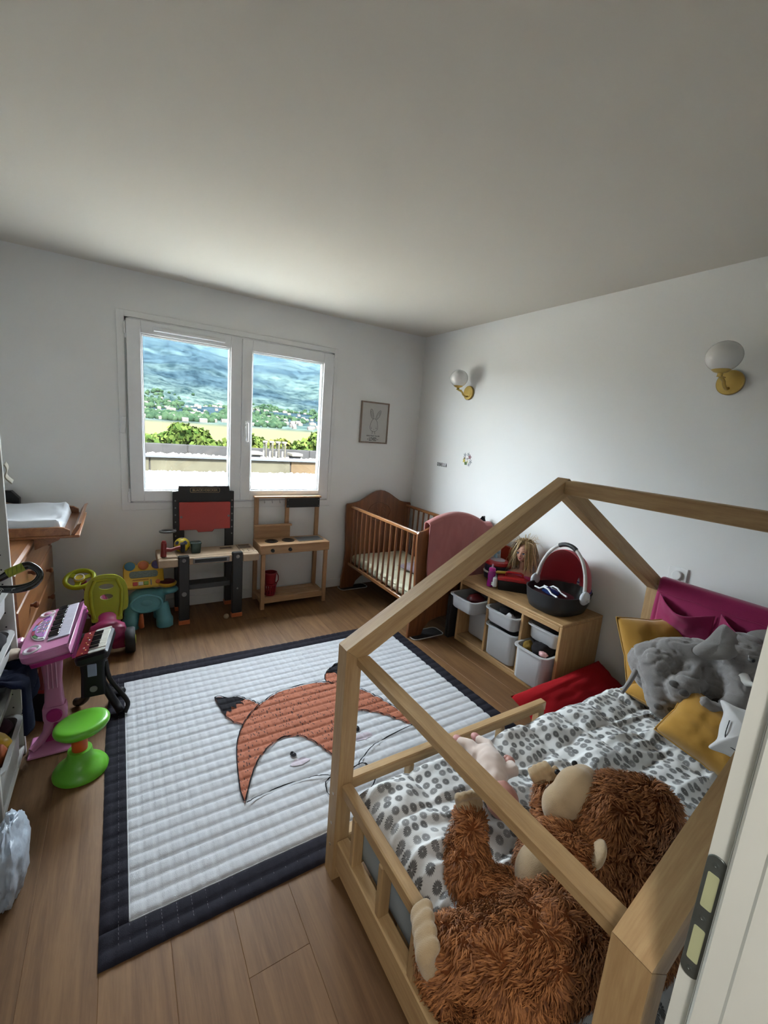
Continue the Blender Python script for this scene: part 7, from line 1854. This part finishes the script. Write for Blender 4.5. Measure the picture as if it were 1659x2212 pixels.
# ------------------------------------------------------------------ magenta pocket organiser on the bed frame
M_MGT = fabric('magenta_canvas', (0.30, 0.008, 0.085), 0.10, 10, 500)
og = thing('bed_organiser', 'magenta fabric pocket organiser hanging over the bed frame', 'organiser', (2.52, 0.70, 0.62))
xb = BX1 - 0.0625; zt = ZE + 0.040 + 0.017
def sheet(u, v):
    y = 1.105 - 0.86 * u
    s = v * 0.50
    wv_ = 0.005 * noise.noise(Vector((y * 9, s * 7, 3)))
    if s < 0.10: return (xb + 0.030 + wv_, y, zt - 0.10 + s)
    if s < 0.18:
        a = PI * (s - 0.10) / 0.08
        return (xb + 0.030 * math.cos(a), y, zt + 0.006 + 0.010 * math.sin(a))
    d = s - 0.18
    return (xb - 0.030 - 0.012 * min(1, d * 6) + wv_, y + 0.02 * d, zt - d)
sf = MB().grid(sheet, 60, 50).build('backing', M_MGT, og, 180, fixn=False)
sm = sf.modifiers.new('thickness', 'SOLIDIFY'); sm.thickness = 0.004
for k in range(3):
    ya = 1.085 - 0.285 * k
    def pocket(u, v, ya=ya, k=k):
        y = ya - 0.265 * u
        bul = math.sin(PI * u)
        sagz = 0.045 * bul ** 1.3 * v
        z = zt - 0.31 + 0.235 * v - sagz - (0.02 * (u - 0.5) * v)
        x = xb - 0.048 - bul * (0.012 + 0.060 * v ** 1.5) - 0.010 * noise.noise(Vector((u * 5 + k, v * 4, k))) * bul
        return (x, y, z)
    pp_ = MB().grid(pocket, 26, 24).build('pocket', M_MGT, og, 180, fixn=False)
    sm = pp_.modifiers.new('thickness', 'SOLIDIFY'); sm.thickness = 0.003
MB().tube([(xb - 0.043, 1.10 - 0.85 * i / 40, zt - 0.055 + 0.002 * math.sin(i)) for i in range(41)], 0.0025, 5).build('top_seam', M_MGT, og, 60)

# ------------------------------------------------------------------ wall lamps
M_BRASS = plain('brushed_brass', (0.52, 0.37, 0.115), 0.28, 1.0, var=0.06, scale=40)
M_OPAL = plain('opal_glass', (0.74, 0.735, 0.72), 0.12, var=0.0, sub=0.0, coat=0.3)
def lamp(label, y, z):
    o = thing('wall_lamp', label, 'wall lamp', (XR, y, z), 0, 'brass globe wall lamps')
    Mx = T(XR - 0.0005, y, z)
    MB(Mx @ RY(-PI / 2)).lathe([(0.060, 0.0), (0.062, 0.003), (0.062, 0.016), (0.058, 0.020), (0.02, 0.021)], 36).build('wall_plate', M_BRASS, o, 40)
    MB(Mx).tube(spline([(-0.021, 0, -0.030), (-0.045, 0, -0.034), (-0.075, 0, -0.020), (-0.090, 0, 0.0), (-0.135, 0, 0.014), (-0.146, 0, 0.022)], 6), 0.0075, 10).build('arm', M_BRASS, o, 60)
    MB(Mx).box(-0.152, -0.098, -0.010, 0.010, 0.012, 0.017, 0.001).build('arm_clip', M_BRASS, o, 0)
    MB(Mx).lathe([(0.012, 0.016), (0.012, 0.030), (0.030, 0.036), (0.042, 0.046), (0.041, 0.048)], 28, T(-0.14, 0, 0)).build('cup', M_BRASS, o, 40)
    MB(Mx).ell((-0.14, 0, 0.110), (0.078, 0.078, 0.074), 40, 24).build('globe', M_OPAL, o, 180)
lamp('brass wall lamp with a white globe near the window corner', 3.045, 2.005)
lamp('brass wall lamp with a white globe above the bed, nearer the door', 1.055, 1.990)

# ------------------------------------------------------------------ framed rabbit print
pf = thing('framed_print', 'thin grey-brown framed print of a line-drawn rabbit with lettering', 'picture', (2.165, YF, 1.48))
PX0, PX1, PZ0, PZ1 = 2.012, 2.330, 1.480, 1.882
M_FRM = wood('grey_brown_frame', (0.27, 0.20, 0.15), (0.18, 0.13, 0.10), 'Z', 0.5, 0, 1.0)
fr = MB(); yb, yf = YF - 0.0006, YF - 0.022
for a in ((PX0, PX0 + 0.013, PZ0, PZ1), (PX1 - 0.013, PX1, PZ0, PZ1), (PX0 + 0.013, PX1 - 0.013, PZ0, PZ0 + 0.013), (PX0 + 0.013, PX1 - 0.013, PZ1 - 0.013, PZ1)):
    fr.box(a[0], a[1], yf, yb, a[2], a[3], 0.002)
fr.build('frame', M_FRM, pf, 0)
MB().box(PX0 + 0.0132, PX1 - 0.0132, YF - 0.010, YF - 0.004, PZ0 + 0.0132, PZ1 - 0.0132).build('paper', plain('print_paper', (0.52, 0.505, 0.48), 0.6, var=0.02), pf, 0)
M_LINE = plain('pencil_line', (0.11, 0.105, 0.10), 0.8); M_DKLINE = plain('ink_line', (0.012, 0.012, 0.012), 0.8)
yl = YF - 0.0106; pcx = 2.168
def line(mb, pts, w, closed=False):
    mb.tube([(pcx + p.x, yl, p.y) for p in spline([(x, z, 0) for x, z in pts], 6, closed)], w, 5, loop=closed)
ln = MB()
line(ln, [(-0.012, 1.718), (0.012, 1.718), (0.034, 1.69), (0.043, 1.645), (0.040, 1.618), (0.022, 1.600), (-0.012, 1.598), (-0.034, 1.61), (-0.044, 1.635), (-0.036, 1.68)], 0.0016, True)
line(ln, [(-0.015, 1.715), (-0.038, 1.74), (-0.050, 1.79), (-0.042, 1.812), (-0.024, 1.795), (-0.012, 1.75), (-0.011, 1.718)], 0.0020)
line(ln, [(0.018, 1.712), (0.018, 1.735), (0.034, 1.775), (0.062, 1.805), (0.070, 1.79), (0.055, 1.745), (0.026, 1.712)], 0.0020)
line(ln, [(-0.020, 1.728), (-0.038, 1.765), (-0.042, 1.795), (-0.028, 1.775), (-0.018, 1.74)], 0.0013)
line(ln, [(0.026, 1.722), (0.036, 1.755), (0.060, 1.790), (0.052, 1.755)], 0.0013)
for s in (-1, 1):
    line(ln, [(0.012 * s, 1.598), (0.010 * s, 1.585), (0.014 * s, 1.570)], 0.0012); line(ln, [(0.016 * s, 1.598), (0.017 * s, 1.585), (0.020 * s, 1.570)], 0.0010)
line(ln, [(-0.003, 1.618), (0.0, 1.613), (0.003, 1.618)], 0.0012)
ln.build('rabbit_drawing', M_LINE, pf, 60)
ey = MB()
for s in (-1, 1): ey.cyl((pcx - 0.001 + 0.027 * s, yl + 0.0005, 1.628), (pcx - 0.001 + 0.027 * s, yl - 0.0008, 1.628), 0.0042, n=12); ey.cyl((pcx - 0.001 + 0.026 * s, yl + 0.0005, 1.643), (pcx - 0.001 + 0.026 * s, yl - 0.0006, 1.643), 0.002, n=8)
ey.build('rabbit_eyes', M_LINE, pf, 40)
link('lettering', text_mesh('NEVER FORGET YOU ARE', 0.0165, 0.0004, bold=0.0002), M_DKLINE, pf, 0, M=T(pcx - 0.003, yl, 1.551) @ RX(PI / 2) @ SC(0.80, 1, 1))
link('lettering', text_mesh('LOVED', 0.048, 0.0005, bold=0.0006), M_DKLINE, pf, 0, M=T(pcx - 0.003, yl, 1.518) @ RX(PI / 2) @ SC(0.58, 1, 1))
for s in (-1, 1): MB().cyl((pcx - 0.003 + 0.058 * s, yl + 0.0005, 1.518), (pcx - 0.003 + 0.058 * s, yl - 0.0006, 1.518), 0.0042, n=10).build('dot', M_DKLINE, pf, 40)

# ------------------------------------------------------------------ wall letters, stickers, socket
nl_ = thing('name_letters', 'row of small black letters stuck on the wall near the corner', 'letters', (XR, 3.33, 1.30))
yy = 3.395
for ch in 'ORNELLA':
    link('letter', text_mesh(ch, 0.050, 0.0012, bold=0.0010), plain('letter_black', (0.02, 0.02, 0.022), 0.6), nl_, 0, M=T(XR - 0.0018, yy, 1.326) @ RZ(-PI / 2) @ RX(PI / 2) @ SC(0.42, 1, 1))
    yy -= 0.0222
stk = thing('star_stickers', 'cluster of small star and square stickers on the wall below the lamp', 'stickers', (XR, 2.98, 1.41))
def star(y, z, r_, col, nm, rot=0.0):
    pts = [((r_ if k % 2 == 0 else r_ * 0.42) * math.sin(rot + k * PI / 5), (r_ if k % 2 == 0 else r_ * 0.42) * math.cos(rot + k * PI / 5)) for k in range(10)]
    MB(T(XR - 0.0004, y, z) @ RZ(-PI / 2) @ RX(PI / 2)).prism(pts, 0.0012).build('star', plain(nm, col, 0.4), stk, 0)
G_ = (0.34, 0.35, 0.37)
star(3.010, 1.450, 0.024, G_, 'grey_star', 0.1); star(2.966, 1.458, 0.022, G_, 'grey_star', 0.3); star(2.945, 1.435, 0.026, (0.14, 0.008, 0.03), 'wine_star', 0.1); star(2.930, 1.392, 0.026, G_, 'grey_star', 0.5); star(2.948, 1.366, 0.020, G_, 'grey_star', 0.2)
star(3.012, 1.418, 0.020, (0.16, 0.12, 0.02), 'dark_gold_star', 0.6); star(3.015, 1.398, 0.024, (0.58, 0.46, 0.02), 'yellow_star', 0.3); star(2.972, 1.392, 0.020, (0.62, 0.58, 0.35), 'cream_star', 0.9)
MB().box(XR - 0.0022, XR - 0.0004, 2.975, 3.005, 1.362, 1.390).build('green_square', plain('sticker_green', (0.06, 0.14, 0.02), 0.4), stk, 0)
MB().box(XR - 0.0022, XR - 0.0004, 2.968, 2.985, 1.412, 1.426).build('grey_square', plain('grey_star', G_, 0.4), stk, 0)
sk_ = thing('dimmer_switch', 'square white dimmer switch on the wall above the bed organiser', 'switch', (XR, 1.108, 0.94))
MB().box(XR - 0.0105, XR - 0.0005, 1.058, 1.158, 0.890, 0.975, 0.003).build('plate', M_TRIM, sk_, 0)
MB(T(XR - 0.0107, 1.108, 0.930) @ RY(-PI / 2)).lathe([(0.026, 0.0), (0.026, 0.010), (0.023, 0.013), (0.01, 0.0132)], 28).build('dial', M_TRIM, sk_, 40)
